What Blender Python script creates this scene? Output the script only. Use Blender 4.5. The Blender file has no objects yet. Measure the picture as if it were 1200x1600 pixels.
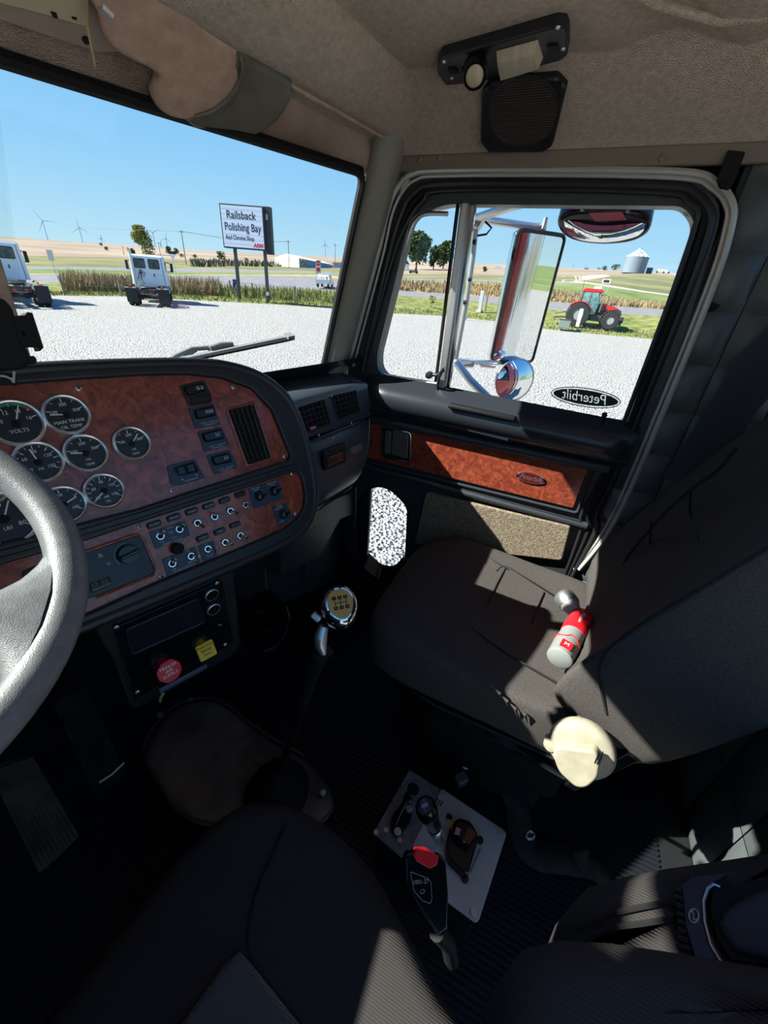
import bpy, bmesh, math, random
from math import sin, cos, pi, radians, atan2, hypot
from mathutils import Vector as V, Matrix
random.seed(7)
S = bpy.context.scene
COL = S.collection
# ---------------------------------------------------------------- camera, sky, sun, exposure
F_PX, YAW, HOR, SLOPE = 620.0, 67.0, 443.0, 0.08       # focal length in px of the 1200x1600 frame, heading, horizon row, roll
_r = math.atan(SLOPE); _p = math.atan((800-HOR)*cos(_r)/F_PX); _y = radians(YAW)
CF = V((sin(_y)*cos(_p), cos(_y)*cos(_p), -sin(_p)))
_R = V((cos(_y), -sin(_y), 0)); _U = _R.cross(CF)
CX = cos(_r)*_R + sin(_r)*_U
CD = sin(_r)*_R - cos(_r)*_U
cam_d = bpy.data.cameras.new('camera'); cam = bpy.data.objects.new('camera', cam_d); COL.objects.link(cam)
cam_d.sensor_fit = 'HORIZONTAL'; cam_d.sensor_width = 36.0; cam_d.lens = 36.0*F_PX/1200.0
cam_d.clip_start = 0.02; cam_d.clip_end = 6000
m3 = Matrix((CX, -CD, -CF)).transposed()
cam.matrix_world = m3.to_4x4(); S.camera = cam
S.view_settings.view_transform = 'Standard'; S.view_settings.look = 'None'
S.view_settings.exposure = 0.25; S.view_settings.gamma = 1.0; S.view_settings.use_curve_mapping = False
S.cycles.diffuse_bounces = 6; S.cycles.max_bounces = 14; S.cycles.transparent_max_bounces = 16
S.cycles.sample_clamp_indirect = 6.0; S.cycles.caustics_reflective = False; S.cycles.caustics_refractive = False
W = bpy.data.worlds.new('sky'); S.world = W; W.use_nodes = True
nt = W.node_tree; nt.nodes.clear()
tc = nt.nodes.new('ShaderNodeTexCoord'); sp = nt.nodes.new('ShaderNodeSeparateXYZ'); rp = nt.nodes.new('ShaderNodeValToRGB')
bg = nt.nodes.new('ShaderNodeBackground'); wo = nt.nodes.new('ShaderNodeOutputWorld')
nt.links.new(tc.outputs['Generated'], sp.inputs[0]); nt.links.new(sp.outputs['Z'], rp.inputs[0])
nt.links.new(rp.outputs[0], bg.inputs[0]); nt.links.new(bg.outputs[0], wo.inputs[0])
def lin(c):
    f = lambda v: v/12.92 if v <= 0.04045 else ((v+0.055)/1.055)**2.4
    return (f(c[0]/255), f(c[1]/255), f(c[2]/255), 1)
els = rp.color_ramp.elements
els[0].position = 0.0; els[0].color = lin((206, 236, 246)); els[1].position = 0.06; els[1].color = lin((184, 226, 250))
for p_, c_ in ((0.16, (154, 211, 251)), (0.30, (124, 190, 246)), (0.45, (98, 168, 236)), (1.0, (52, 112, 200))):
    e_ = els.new(p_); e_.color = lin(c_)
bg.inputs[1].default_value = 0.88
SUN_AZ, SUN_EL = -27.0, 38.9       # degrees left of the truck's nose, degrees up
sd = V((sin(radians(SUN_AZ))*cos(radians(SUN_EL)), cos(radians(SUN_AZ))*cos(radians(SUN_EL)), sin(radians(SUN_EL))))
sl = bpy.data.lights.new('sun', 'SUN'); sl.energy = 12.5; sl.angle = 0.009; sl.color = (1.0, 0.95, 0.87)
so = bpy.data.objects.new('sun', sl); COL.objects.link(so); so.location = (-20, 30, 25)
so.rotation_euler = sd.to_track_quat('Z', 'Y').to_euler()

# ---------------------------------------------------------------- pixel rays, planes
def ray(x, y): return CF + CX*((x-600)/F_PX) + CD*((y-800)/F_PX)
def on(x, y, ax, v):
    r = ray(x, y); return r*(v/r[ax])
class Plane:
    def __init__(s, o, u, v):
        s.o = V(o); s.u = V(u).normalized(); v = V(v); s.n = s.u.cross(v).normalized(); s.v = s.n.cross(s.u)
    def pt(s, x, y, h=0.0):
        r = ray(x, y); return r*(((s.o+s.n*h).dot(s.n))/r.dot(s.n))
    def uv(s, x, y, h=0.0):
        q = s.pt(x, y, h)-s.o; return (q.dot(s.u), q.dot(s.v))
    def at(s, u, v, h=0.0): return s.o+s.u*u+s.v*v+s.n*h
    def uvs(s, pts, h=0.0): return [s.uv(x, y, h) for x, y in pts]
    def mat(s, u=0, v=0, h=0, ang=0):
        a = radians(ang); U = s.u*cos(a)+s.v*sin(a); W_ = s.v*cos(a)-s.u*sin(a); o = s.at(u, v, h)
        m = Matrix((U, W_, s.n)).transposed().to_4x4(); m.translation = o; return m
def azplane(az, tilt, px, py, d):
    """plane facing rearward: u runs to the right along compass heading az, leaning back by tilt; y of the pixel's point is d"""
    A, T = radians(az), radians(tilt)
    H = V((sin(A), cos(A), 0)); nh = V((-cos(A), sin(A), 0)); U = nh*sin(T)+V((0, 0, cos(T)))
    return Plane(on(px, py, 1, d), H, U)
Z = lambda z: Plane((0, 0, z), (1, 0, 0), (0, 1, 0))

# ---------------------------------------------------------------- mesh building
class G:
    def __init__(s): s.v = []; s.f = []
    def add(s, vs, fs):
        b = len(s.v); s.v += [tuple(a) for a in vs]; s.f += [tuple(b+i for i in f) for f in fs]; return s
    def box(s, c, d, M=None):
        x, y, z = d[0]/2, d[1]/2, d[2]/2; c = V(c)
        vs = [c+V((a*x, b*y, e*z)) for a in (-1, 1) for b in (-1, 1) for e in (-1, 1)]
        if M: vs = [M @ q for q in vs]
        return s.add(vs, [(0, 1, 3, 2), (4, 6, 7, 5), (0, 4, 5, 1), (2, 3, 7, 6), (0, 2, 6, 4), (1, 5, 7, 3)])
    def prism(s, pts, h0, h1, P=None, k=1.0):
        """2D polygon extruded h0..h1 along the plane normal; k scales the far end"""
        n = len(pts); cx = sum(p[0] for p in pts)/n; cy = sum(p[1] for p in pts)/n
        f = (lambda u, v, h: P.at(u, v, h)) if isinstance(P, Plane) else ((lambda u, v, h: P @ V((u, v, h))) if P else (lambda u, v, h: V((u, v, h))))
        a = [f(u, v, h0) for u, v in pts]; b = [f(cx+(u-cx)*k, cy+(v-cy)*k, h1) for u, v in pts]
        return s.add(a+b, [tuple(range(n))[::-1], tuple(range(n, 2*n))]+[(i, (i+1) % n, n+(i+1) % n, n+i) for i in range(n)])
    def tube(s, path, r, n=10, closed=False, flat=None):
        path = [V(p) for p in path]; m = len(path); rr = r if isinstance(r, (list, tuple)) else [r]*m
        prev = None; rings = []
        for i, p in enumerate(path):
            a = path[(i-1) % m] if (closed or i) else p; b = path[(i+1) % m] if (closed or i < m-1) else p
            t = (b-a).normalized() if (b-a).length > 1e-9 else V((0, 0, 1))
            if prev is None:
                ref = V((0, 0, 1)) if abs(t.z) < .9 else V((1, 0, 0)); nn = (ref-t*ref.dot(t)).normalized()
            else: nn = (prev-t*prev.dot(t)).normalized()
            prev = nn; bb = t.cross(nn)
            rings.append([p+(nn*cos(2*pi*j/n)+bb*sin(2*pi*j/n))*rr[i] for j in range(n)])
        vs = [q for R in rings for q in R]; fs = []
        for i in range(m if closed else m-1):
            i2 = (i+1) % m
            fs += [(i*n+j, i*n+(j+1) % n, i2*n+(j+1) % n, i2*n+j) for j in range(n)]
        if not closed: fs += [tuple(range(n))[::-1], tuple((m-1)*n+j for j in range(n))]
        return s.add(vs, fs)
    def lathe(s, prof, M=None, n=32, caps=True):
        """profile of (radius, height) about local z"""
        vs = [V((r*cos(2*pi*j/n), r*sin(2*pi*j/n), h)) for r, h in prof for j in range(n)]
        if M: vs = [M @ q for q in vs]
        m = len(prof); fs = [(i*n+j, i*n+(j+1) % n, (i+1)*n+(j+1) % n, (i+1)*n+j) for i in range(m-1) for j in range(n)]
        if caps:
            if prof[0][0] > 1e-6: fs.append(tuple(range(n))[::-1])
            if prof[-1][0] > 1e-6: fs.append(tuple((m-1)*n+j for j in range(n)))
        return s.add(vs, fs)
    def grid(s, rows, cu=False):
        m = len(rows); n = len(rows[0]); vs = [q for R in rows for q in R]; fs = []
        for i in range(m-1):
            for j in range(n if cu else n-1): fs.append((i*n+j, i*n+(j+1) % n, (i+1)*n+(j+1) % n, (i+1)*n+j))
        return s.add(vs, fs)
    def beam(s, a, b, w, t, up=(0, 0, 1)):
        a, b = V(a), V(b); d = (b-a).normalized(); u = V(up); x = d.cross(u)
        if x.length < 1e-4: x = d.cross(V((1, 0, 0)))
        x.normalize(); z = x.cross(d)
        vs = [p+x*(w/2*i)+z*(t/2*j) for p in (a, b) for i, j in ((-1, -1), (1, -1), (1, 1), (-1, 1))]
        return s.add(vs, [(0, 1, 2, 3), (7, 6, 5, 4)]+[(i, 4+i, 4+(i+1) % 4, (i+1) % 4) for i in range(4)])
def rnd(pts, r, n=5):
    """round the corners of a 2D polygon; r may be one radius or one per corner"""
    out = []; m = len(pts)
    for i, p in enumerate(pts):
        p = V((p[0], p[1])); a = V(pts[i-1][:2]); b = V(pts[(i+1) % m][:2]); ri = r[i] if isinstance(r, (list, tuple)) else r
        da, db = (a-p), (b-p); la, lb = da.length, db.length; ri = min(ri, la*.49, lb*.49)
        if ri < 1e-6: out.append((p.x, p.y)); continue
        s_, e_ = p+da/la*ri, p+db/lb*ri
        for k in range(n+1):
            t = k/n; q = s_*(1-t)**2+p*2*t*(1-t)+e_*t*t; out.append((q.x, q.y))
    return out
def rect(w, h, cx=0, cy=0): return [(cx-w/2, cy-h/2), (cx+w/2, cy-h/2), (cx+w/2, cy+h/2), (cx-w/2, cy+h/2)]
def smooth(pts, n=6, closed=False):
    """Catmull-Rom through points (any dimension)"""
    P_ = [V(p) for p in pts]; m = len(P_); out = []
    for i in range(m if closed else m-1):
        g = (lambda k: P_[k % m]) if closed else (lambda k: P_[max(0, min(m-1, k))])
        a, b, c, d = g(i-1), g(i), g(i+1), g(i+2)
        for k in range(n):
            t = k/n; out.append(.5*((2*b)+(c-a)*t+(2*a-5*b+4*c-d)*t*t+(3*b-a-3*c+d)*t**3))
    if not closed: out.append(P_[-1].copy())
    return out
def setp(o, label=None, cat=None, group=None, kind=None):
    if label: o['label'] = label
    if cat: o['category'] = cat
    if group: o['group'] = group
    if kind: o['kind'] = kind
    return o
def world_of(o):
    m = o.matrix_basis.copy()
    return (world_of(o.parent) @ o.matrix_parent_inverse @ m) if o.parent else m
def link(o, parent=None):
    COL.objects.link(o)
    if parent is not None:
        o.parent = parent; o.matrix_parent_inverse = world_of(parent).inverted()
    return o
def obj(name, g, mat, parent=None, sm=True, bev=0.0, seg=2, sub=0, label=None, cat=None, group=None, kind=None, ang=40):
    me = bpy.data.meshes.new(name); me.from_pydata(g.v, [], g.f); me.update()
    bm = bmesh.new(); bm.from_mesh(me); bmesh.ops.recalc_face_normals(bm, faces=bm.faces[:]); bm.to_mesh(me); bm.free()
    if mat: me.materials.append(mat)
    if sm: me.shade_smooth(); me.set_sharp_from_angle(angle=radians(ang))
    o = bpy.data.objects.new(name, me); link(o, parent)
    if bev:
        b = o.modifiers.new('bevel', 'BEVEL'); b.width = bev; b.segments = seg; b.limit_method = 'ANGLE'; b.angle_limit = radians(35)
        me.shade_smooth(); me.set_sharp_from_angle(angle=radians(60))
    if sub:
        b = o.modifiers.new('sub', 'SUBSURF'); b.levels = sub; b.render_levels = sub; me.shade_smooth()
    return setp(o, label, cat, group, kind)
def plate(name, P, outer, holes, h0, h1, mat, parent=None, bev=0.0, **k):
    """flat plate with holes, on plane P from height h0 to h1"""
    cu = bpy.data.curves.new(name, 'CURVE'); cu.dimensions = '2D'; cu.fill_mode = 'BOTH'; cu.extrude = abs(h1-h0)/2; cu.bevel_depth = bev
    cu.resolution_u = 1
    for poly in [outer]+list(holes):
        s_ = cu.splines.new('POLY'); s_.points.add(len(poly)-1)
        for i, p in enumerate(poly): s_.points[i].co = (p[0], p[1], 0, 1)
        s_.use_cyclic_u = True
    t = bpy.data.objects.new(name, cu); COL.objects.link(t)
    dg = bpy.context.evaluated_depsgraph_get(); me = bpy.data.meshes.new_from_object(t.evaluated_get(dg))
    bpy.data.objects.remove(t); me.transform(P.mat(0, 0, (h0+h1)/2)); me.name = name
    me.materials.clear(); me.materials.append(mat); me.shade_smooth(); me.set_sharp_from_angle(angle=radians(35))
    o = bpy.data.objects.new(name, me); link(o, parent)
    return setp(o, k.get('label'), k.get('cat'), k.get('group'), k.get('kind'))
def empty(name, loc, label, cat, group=None, rz=0):
    o = bpy.data.objects.new(name, None); COL.objects.link(o); o.location = loc; o.rotation_euler = (0, 0, rz); o.empty_display_size = .05
    return setp(o, label, cat, group)
def text(name, s, size, M, mat, parent=None, ext=0.0003, align='CENTER', label=None, sx=1.0, shear=0.0, bold=0.0):
    cu = bpy.data.curves.new(name, 'FONT'); cu.body = s; cu.size = size; cu.extrude = ext; cu.align_x = align; cu.align_y = 'CENTER'; cu.shear = shear
    cu.resolution_u = 2; cu.offset = bold
    t = bpy.data.objects.new(name, cu); COL.objects.link(t)
    dg = bpy.context.evaluated_depsgraph_get(); me = bpy.data.meshes.new_from_object(t.evaluated_get(dg))
    bpy.data.objects.remove(t); me.transform(M @ Matrix.Diagonal((sx, 1, 1, 1))); me.materials.clear(); me.materials.append(mat)
    o = bpy.data.objects.new(name, me); link(o, parent)
    return setp(o, label)
def glyph_loops(s, size, M4, sx=1.0, shear=0.0):
    """outline loops of flat text, mapped by a 2D function"""
    cu = bpy.data.curves.new('glyphs', 'FONT'); cu.body = s; cu.size = size; cu.align_x = 'CENTER'; cu.align_y = 'CENTER'; cu.shear = shear; cu.resolution_u = 3
    t = bpy.data.objects.new('glyphs', cu); COL.objects.link(t); me = bpy.data.meshes.new_from_object(t.evaluated_get(bpy.context.evaluated_depsgraph_get())); bpy.data.objects.remove(t)
    cnt = {}
    for p in me.polygons:
        for e in p.edge_keys: cnt[e] = cnt.get(e, 0)+1
    nb = {}
    for (a, b), c in cnt.items():
        if c == 1: nb.setdefault(a, []).append(b); nb.setdefault(b, []).append(a)
    seen = set(); out = []
    for s0 in nb:
        if s0 in seen: continue
        loop = [s0]; seen.add(s0); cur = s0
        while True:
            nx = [q for q in nb[cur] if q not in seen]
            if not nx: break
            cur = nx[0]; seen.add(cur); loop.append(cur)
        if len(loop) > 2: out.append([M4(me.vertices[i].co.x*sx, me.vertices[i].co.y) for i in loop])
    return out
def dup(root, loc=None, rz=None, label=None, group=None, scale=None):
    def cp(o, par):
        c = o.copy(); COL.objects.link(c)
        if par is not None: c.parent = par
        for ch in list(o.children): cp(ch, c)
        return c
    r = cp(root, None)
    if loc is not None: r.location = loc
    if rz is not None: r.rotation_euler = (0, 0, rz)
    if scale is not None: r.scale = (scale,)*3
    if label: r['label'] = label
    if group: r['group'] = group
    return r

# ---------------------------------------------------------------- materials
def mat(name, c, rough=.5, metal=0.0, spec=.5, c2=None, scale=20, detail=4, bump=0.0, bscale=None, coat=0.0, kind='noise', dist=.002, mixr=(.35, .65), sheen=0.0, coords='Object', emit=0.0, stretch=None, crough=.1):
    m = bpy.data.materials.new(name); m.use_nodes = True; n = m.node_tree.nodes; l = m.node_tree.links
    b = n['Principled BSDF']; b.inputs['Roughness'].default_value = rough; b.inputs['Metallic'].default_value = metal
    b.inputs['Specular IOR Level'].default_value = spec; b.inputs['Coat Weight'].default_value = coat; b.inputs['Coat Roughness'].default_value = crough
    b.inputs['Sheen Weight'].default_value = sheen; b.inputs['Base Color'].default_value = lin(c)
    tc = n.new('ShaderNodeTexCoord'); co = tc.outputs[coords]
    if stretch:
        mp = n.new('ShaderNodeMapping'); mp.inputs['Scale'].default_value = stretch; l.new(co, mp.inputs[0]); co = mp.outputs[0]
    def tex(kind, sc):
        if kind == 'noise':
            t = n.new('ShaderNodeTexNoise'); t.inputs['Scale'].default_value = sc; t.inputs['Detail'].default_value = detail; o = t.outputs['Fac']
        elif kind == 'vor':
            t = n.new('ShaderNodeTexVoronoi'); t.inputs['Scale'].default_value = sc; o = t.outputs['Distance']
        elif kind == 'wave':
            t = n.new('ShaderNodeTexWave'); t.inputs['Scale'].default_value = sc; t.inputs['Distortion'].default_value = .6; o = t.outputs['Fac']
        l.new(co, t.inputs['Vector']); return o
    if c2:
        r = n.new('ShaderNodeValToRGB'); r.color_ramp.elements[0].position = mixr[0]; r.color_ramp.elements[1].position = mixr[1]
        r.color_ramp.elements[0].color = lin(c); r.color_ramp.elements[1].color = lin(c2); l.new(tex('noise', scale), r.inputs[0]); l.new(r.outputs[0], b.inputs['Base Color'])
    if bump:
        bm_ = n.new('ShaderNodeBump'); bm_.inputs['Strength'].default_value = bump; bm_.inputs['Distance'].default_value = dist
        l.new(tex(kind, bscale or scale), bm_.inputs['Height']); l.new(bm_.outputs[0], b.inputs['Normal'])
    if emit:
        b.inputs['Emission Color'].default_value = lin(c); b.inputs['Emission Strength'].default_value = emit
    return m
M = {}
M['plastic'] = mat('black_plastic', (29, 30, 34), .42, bump=.25, bscale=900, dist=.0006)
M['plastic_d'] = mat('matt_black_plastic', (20, 21, 24), .6)
M['gloss'] = mat('glossy_black', (16, 17, 20), .18)
M['pad'] = mat('dash_pad_vinyl', (66, 72, 78), .34, bump=.4, bscale=500, kind='vor', dist=.001)
M['vinyl'] = mat('black_vinyl', (50, 54, 59), .42, bump=.35, bscale=260, kind='vor', dist=.0012)
M['tuft'] = mat('dark_tufted_vinyl', (86, 92, 93), .42, bump=.5, bscale=140, kind='noise', dist=.002)
M['sill'] = mat('black_door_ledge', (44, 48, 54), .28, bump=.15, bscale=300, dist=.0008)
M['rubber'] = mat('black_rubber', (22, 22, 24), .7, spec=.25)
M['seal'] = mat('rubber_seal', (34, 35, 38), .4)
M['knit'] = mat('beige_headliner_knit', (238, 224, 204), .95, c2=(222, 205, 184), scale=90, bump=1.0, bscale=520, kind='vor', dist=.0035, spec=.1)
M['knit_tan'] = mat('tan_visor_cloth', (214, 184, 164), .95, c2=(194, 164, 144), scale=40, bump=.8, bscale=400, kind='noise', dist=.0015, spec=.1)
M['knit_dirty'] = mat('soiled_header_cloth', (222, 198, 180), .95, c2=(176, 152, 136), scale=5, bump=.9, bscale=520, kind='vor', dist=.0035, spec=.1)
M['olive'] = mat('olive_vinyl', (112, 108, 92), .35, c2=(92, 90, 78), scale=20, bump=.2, bscale=60, dist=.002)
M['pillar'] = mat('grey_beige_vinyl', (150, 146, 134), .6, bump=.5, bscale=420, kind='vor', dist=.0012)
M['trimtan'] = mat('tan_roof_trim', (128, 116, 102), .55, bump=.2, bscale=300, dist=.0006)
M['seat'] = mat('charcoal_seat_cloth', (84, 80, 77), .95, c2=(70, 67, 64), scale=300, bump=.6, bscale=700, dist=.001, spec=.1)
M['seat_rib'] = mat('ribbed_seat_cloth', (62, 59, 58), .95, bump=.5, bscale=90, kind='wave', dist=.0008, spec=.1)
M['insert'] = mat('grey_ribbed_insert', (98, 96, 95), .95, bump=.8, bscale=90, kind='wave', dist=.0015, spec=.15, sheen=.3)
M['piping'] = mat('dark_seam', (26, 25, 26), .9)
M['belt'] = mat('seat_belt_webbing', (48, 54, 62), .7, bump=.4, bscale=300, kind='wave', dist=.0006)
M['chrome'] = mat('chrome', (232, 235, 238), .12, 1.0)
M['bezel'] = mat('bezel_chrome', (236, 238, 242), .28, .9)
M['smoke'] = mat('smoky_plastic', (92, 88, 88), .2)
M['steel'] = mat('brushed_steel', (206, 206, 206), .38, .9)
M['alu'] = mat('aluminium_plate', (206, 208, 214), .42, .4, c2=(186, 188, 194), scale=8)
M['alu_d'] = mat('grey_plate', (134, 136, 140), .5, .3, c2=(106, 108, 112), scale=60)
M['strip'] = mat('pale_jamb_strip', (190, 188, 182), .35, .3)
M['mat'] = mat('ribbed_rubber_mat', (28, 32, 42), .6, bump=.9, bscale=38, kind='wave', dist=.004, spec=.3)
M['hump'] = mat('worn_tunnel_cover', (150, 130, 114), .8, c2=(84, 74, 68), scale=5, bump=.4, bscale=40, dist=.003)
M['carpetd'] = mat('beige_door_carpet', (152, 140, 120), 1.0, c2=(120, 108, 92), scale=120, bump=1.0, bscale=240, dist=.004, spec=.05)
M['wheel'] = mat('steering_wheel_skin', (112, 114, 115), .38, c2=(102, 104, 105), scale=80, bump=.4, bscale=900, kind='vor', dist=.0005, mixr=(.4, .6))
M['cream'] = mat('cream_plastic', (168, 162, 142), .4, c2=(154, 147, 126), scale=30, bump=.1, bscale=80, dist=.001)
M['red'] = mat('red_plastic', (226, 30, 40), .35)
M['redtag'] = mat('red_valve_knob', (214, 24, 40), .35)
M['yellow'] = mat('yellow_valve_knob', (236, 190, 20), .4)
M['white'] = mat('white_marking', (232, 232, 230), .6)
M['offwhite'] = mat('grey_white_marking', (170, 176, 182), .6)
M['greyp'] = mat('grey_plastic', (132, 136, 134), .5, bump=.2, bscale=200, dist=.0005)
M['blueplate'] = mat('dark_blue_label_plate', (40, 56, 78), .4)
M['hvac'] = mat('blue_black_panel', (26, 34, 48), .4)
M['teal'] = mat('teal_marking', (30, 130, 140), .5)
M['green'] = mat('green_marking', (40, 150, 90), .5)
M['gold'] = mat('gold_label', (196, 176, 120), .3, .5)
M['navy'] = mat('blue_label', (40, 64, 110), .4)
M['pink'] = mat('pink_label', (214, 130, 140), .4)
M['darkred'] = mat('dark_red_enamel', (96, 24, 28), .2, coat=.6)
M['dial'] = mat('dial_face', (22, 24, 28), .35)
M['paper'] = mat('cream_lamp_lens', (214, 204, 178), .4, c2=(196, 184, 154), scale=14, stretch=(1, 8, 1))
M['visorplate'] = mat('bare_header_metal', (190, 172, 158), .4, .35, c2=(170, 146, 132), scale=6)
def burl():
    m = bpy.data.materials.new('burl_wood'); m.use_nodes = True; n = m.node_tree.nodes; l = m.node_tree.links; b = n['Principled BSDF']
    tc = n.new('ShaderNodeTexCoord'); a = n.new('ShaderNodeTexNoise'); a.inputs['Scale'].default_value = 38; a.inputs['Detail'].default_value = 8; a.inputs['Distortion'].default_value = 1.6; a.inputs['Roughness'].default_value = .62
    r = n.new('ShaderNodeValToRGB'); r.color_ramp.elements[0].position = .3; r.color_ramp.elements[0].color = lin((92, 40, 28)); r.color_ramp.elements[1].position = .72; r.color_ramp.elements[1].color = lin((178, 92, 62))
    e = r.color_ramp.elements.new(.5); e.color = lin((138, 62, 44))
    v = n.new('ShaderNodeTexVoronoi'); v.inputs['Scale'].default_value = 90; v.feature = 'F1'
    r2 = n.new('ShaderNodeValToRGB'); r2.color_ramp.elements[0].position = .05; r2.color_ramp.elements[0].color = (.35, .3, .3, 1); r2.color_ramp.elements[1].position = .25; r2.color_ramp.elements[1].color = (1, 1, 1, 1)
    mx = n.new('ShaderNodeMix'); mx.data_type = 'RGBA'; mx.blend_type = 'MULTIPLY'; mx.inputs[0].default_value = .8
    l.new(tc.outputs['Object'], a.inputs['Vector']); l.new(a.outputs['Fac'], r.inputs[0]); l.new(a.outputs['Color'], v.inputs['Vector'])
    l.new(tc.outputs['Object'], v.inputs['Vector']); l.new(v.outputs['Distance'], r2.inputs[0])
    l.new(r.outputs[0], mx.inputs[6]); l.new(r2.outputs[0], mx.inputs[7]); l.new(mx.outputs[2], b.inputs['Base Color'])
    b.inputs['Roughness'].default_value = .3; b.inputs['Coat Weight'].default_value = .5; b.inputs['Coat Roughness'].default_value = .12
    return m
M['burl'] = burl()
def glass(name, tint=(235, 245, 245), refl=.035):
    m = bpy.data.materials.new(name); m.use_nodes = True; n = m.node_tree.nodes; l = m.node_tree.links; n.clear()
    o = n.new('ShaderNodeOutputMaterial'); t = n.new('ShaderNodeBsdfTransparent'); g = n.new('ShaderNodeBsdfGlossy'); x = n.new('ShaderNodeMixShader')
    f = n.new('ShaderNodeFresnel'); f.inputs[0].default_value = 1.25
    t.inputs[0].default_value = lin(tint); g.inputs['Roughness'].default_value = .01
    l.new(f.outputs[0], x.inputs[0])
    l.new(t.outputs[0], x.inputs[1]); l.new(g.outputs[0], x.inputs[2]); l.new(x.outputs[0], o.inputs[0]); return m
M['glass'] = glass('window_glass', (250, 253, 253))
M['cabglass'] = mat('vehicle_window_glass', (70, 96, 100), .08, c2=(36, 48, 54), scale=3)
M['mirror'] = mat('mirror_glass', (238, 240, 240), .015, 1.0)
# ================================================================= THE CAB SHELL
DOOR = Plane((1.30, 0, 0), (0, -1, 0), (0, 0, 1))          # u = -y, v = z, n points into the cab
SIDE = Plane((1.28, 0, 0), (0, -1, 0), (0, 0, 1))
FLOOR_Z = -1.33
fl = obj('floor', G().box((.48, .16, FLOOR_Z-.02), (1.75, 1.84, .04)), M['plastic_d'], kind='structure')
# ribbed rubber mat: every rib raised; the ribs run fore and aft
g = G()
for i in range(120):
    x = -.33+i*.0133
    if x > 1.26: break
    g.box((x, .18, FLOOR_Z+.004), (.0065, 1.5, .006))
obj('mat_rib', g, mat('mat_rubber', (22, 26, 36), .5, spec=.4), fl, sm=False, kind='stuff')
# windshield plane and its V with the driver's pane
wb = on(507, 560, 0, 1.2); wt = on(572, 275, 0, 1.2); AZW = radians(108)
WH = V((sin(AZW), cos(AZW), 0)); WS = Plane(wb, WH, wt-wb)
NOSE_U = WS.uv(2, 480)[0]                                   # where the centre post stands
nose_b = WS.at(NOSE_U, -.06); nose_t = WS.at(NOSE_U, .56)
CXX = nose_b.x                                              # the cab's centre line
mir = lambda p: V((2*CXX-p[0], p[1], p[2]))
wpoly = rnd([(NOSE_U, -.06), (.0, -.06), (.0, .487), (NOSE_U, .487)], [0, .03, .035, 0])
tl = WS.uvs([(0, 102), (500, 255)]); 
def wedge(u):  # header line height at u
    (a, b), (c, d) = tl; return b+(d-b)*(u-a)/(c-a)
wpoly = rnd([(NOSE_U, -.05), (WS.uv(504, 570)[0], -.03), WS.uv(566, 270), (NOSE_U, wedge(NOSE_U))], [0, .02, .03, 0])
wsr = obj('window_1', G().prism(wpoly, -.003, .003, WS), M['glass'], sm=False, kind='structure')
WL = Plane(mir(WS.o), V((WS.u.x, -WS.u.y, 0)), V((-WS.v.x, WS.v.y, WS.v.z)))
wl2 = [(-u, v) for u, v in wpoly][::-1]
obj('window_2', G().prism(wl2, -.003, .003, WL), M['glass'], sm=False, kind='structure')
g = G().tube([WS.at(u, v, .006) for u, v in wpoly[:-1]], .011, 8)
obj('rubber_seal', g, M['seal'], wsr)
obj('centre_post', G().beam(nose_b, nose_t, .03, .04, (0, 1, 0)), M['knit_tan'], wsr, bev=.006)
# A pillar
g = G(); rows = []
for t in [i/8 for i in range(11)]:
    a = WS.at(*[WS.uv(504, 570)[k]*(1-t)+WS.uv(570, 268)[k]*t for k in (0, 1)], .012)
    b = DOOR.pt(548, 556)*(1-t)+DOOR.pt(622, 285)*t
    mid = (a+b)/2+V((-.035, -.03, 0)); rows.append([a+V((.02, .02, 0)), a, (a+mid)/2+V((-.008, .0, 0)), mid, (mid+b)/2+V((-.012, -.01, 0)), b, b+V((.03, 0, 0))])
rows = [[p+(rows[0][0]-rows[1][0])*2.2 for p in rows[0]]]+rows
obj('wall_front_pillar', g.grid(rows), M['pillar'], kind='structure', ang=80)
obj('wall_left_pillar', G().grid([[mir(p) for p in r] for r in rows]), M['pillar'], kind='structure', ang=80)

# ---- the door
wopen = [(-.62, -.29), (.175, -.30), (.165, .12), (.12, .203), (-.45, .203), (-.53, .178)]
wo_px = [(697, 613), (979, 664), (1088, 350), (1068, 322), (700, 319), (655, 331), (640, 345), (589, 555), (590, 578), (604, 592)]
wopen = rnd(DOOR.uvs(wo_px), .02, 4)
peep_o = rnd(DOOR.uvs([(559, 787), (573, 767), (592, 759), (612, 766), (637, 792), (632, 888), (613, 908), (590, 905), (563, 880)]), .03, 4)
outer = rnd([(-.735, -.24), (-.735, -1.05), (-.60, -1.28), (.14, -1.28), (.17, -.9), (.255, -.42), (.20, .20), (.12, .258), (-.50, .268), (-.615, .21)], [.02, .1, .1, .08, .1, .03, .09, .07, .07, .08])
door = plate('door_1', DOOR, outer, [wopen, peep_o], -.05, 0, M['vinyl'], kind='structure')
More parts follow.
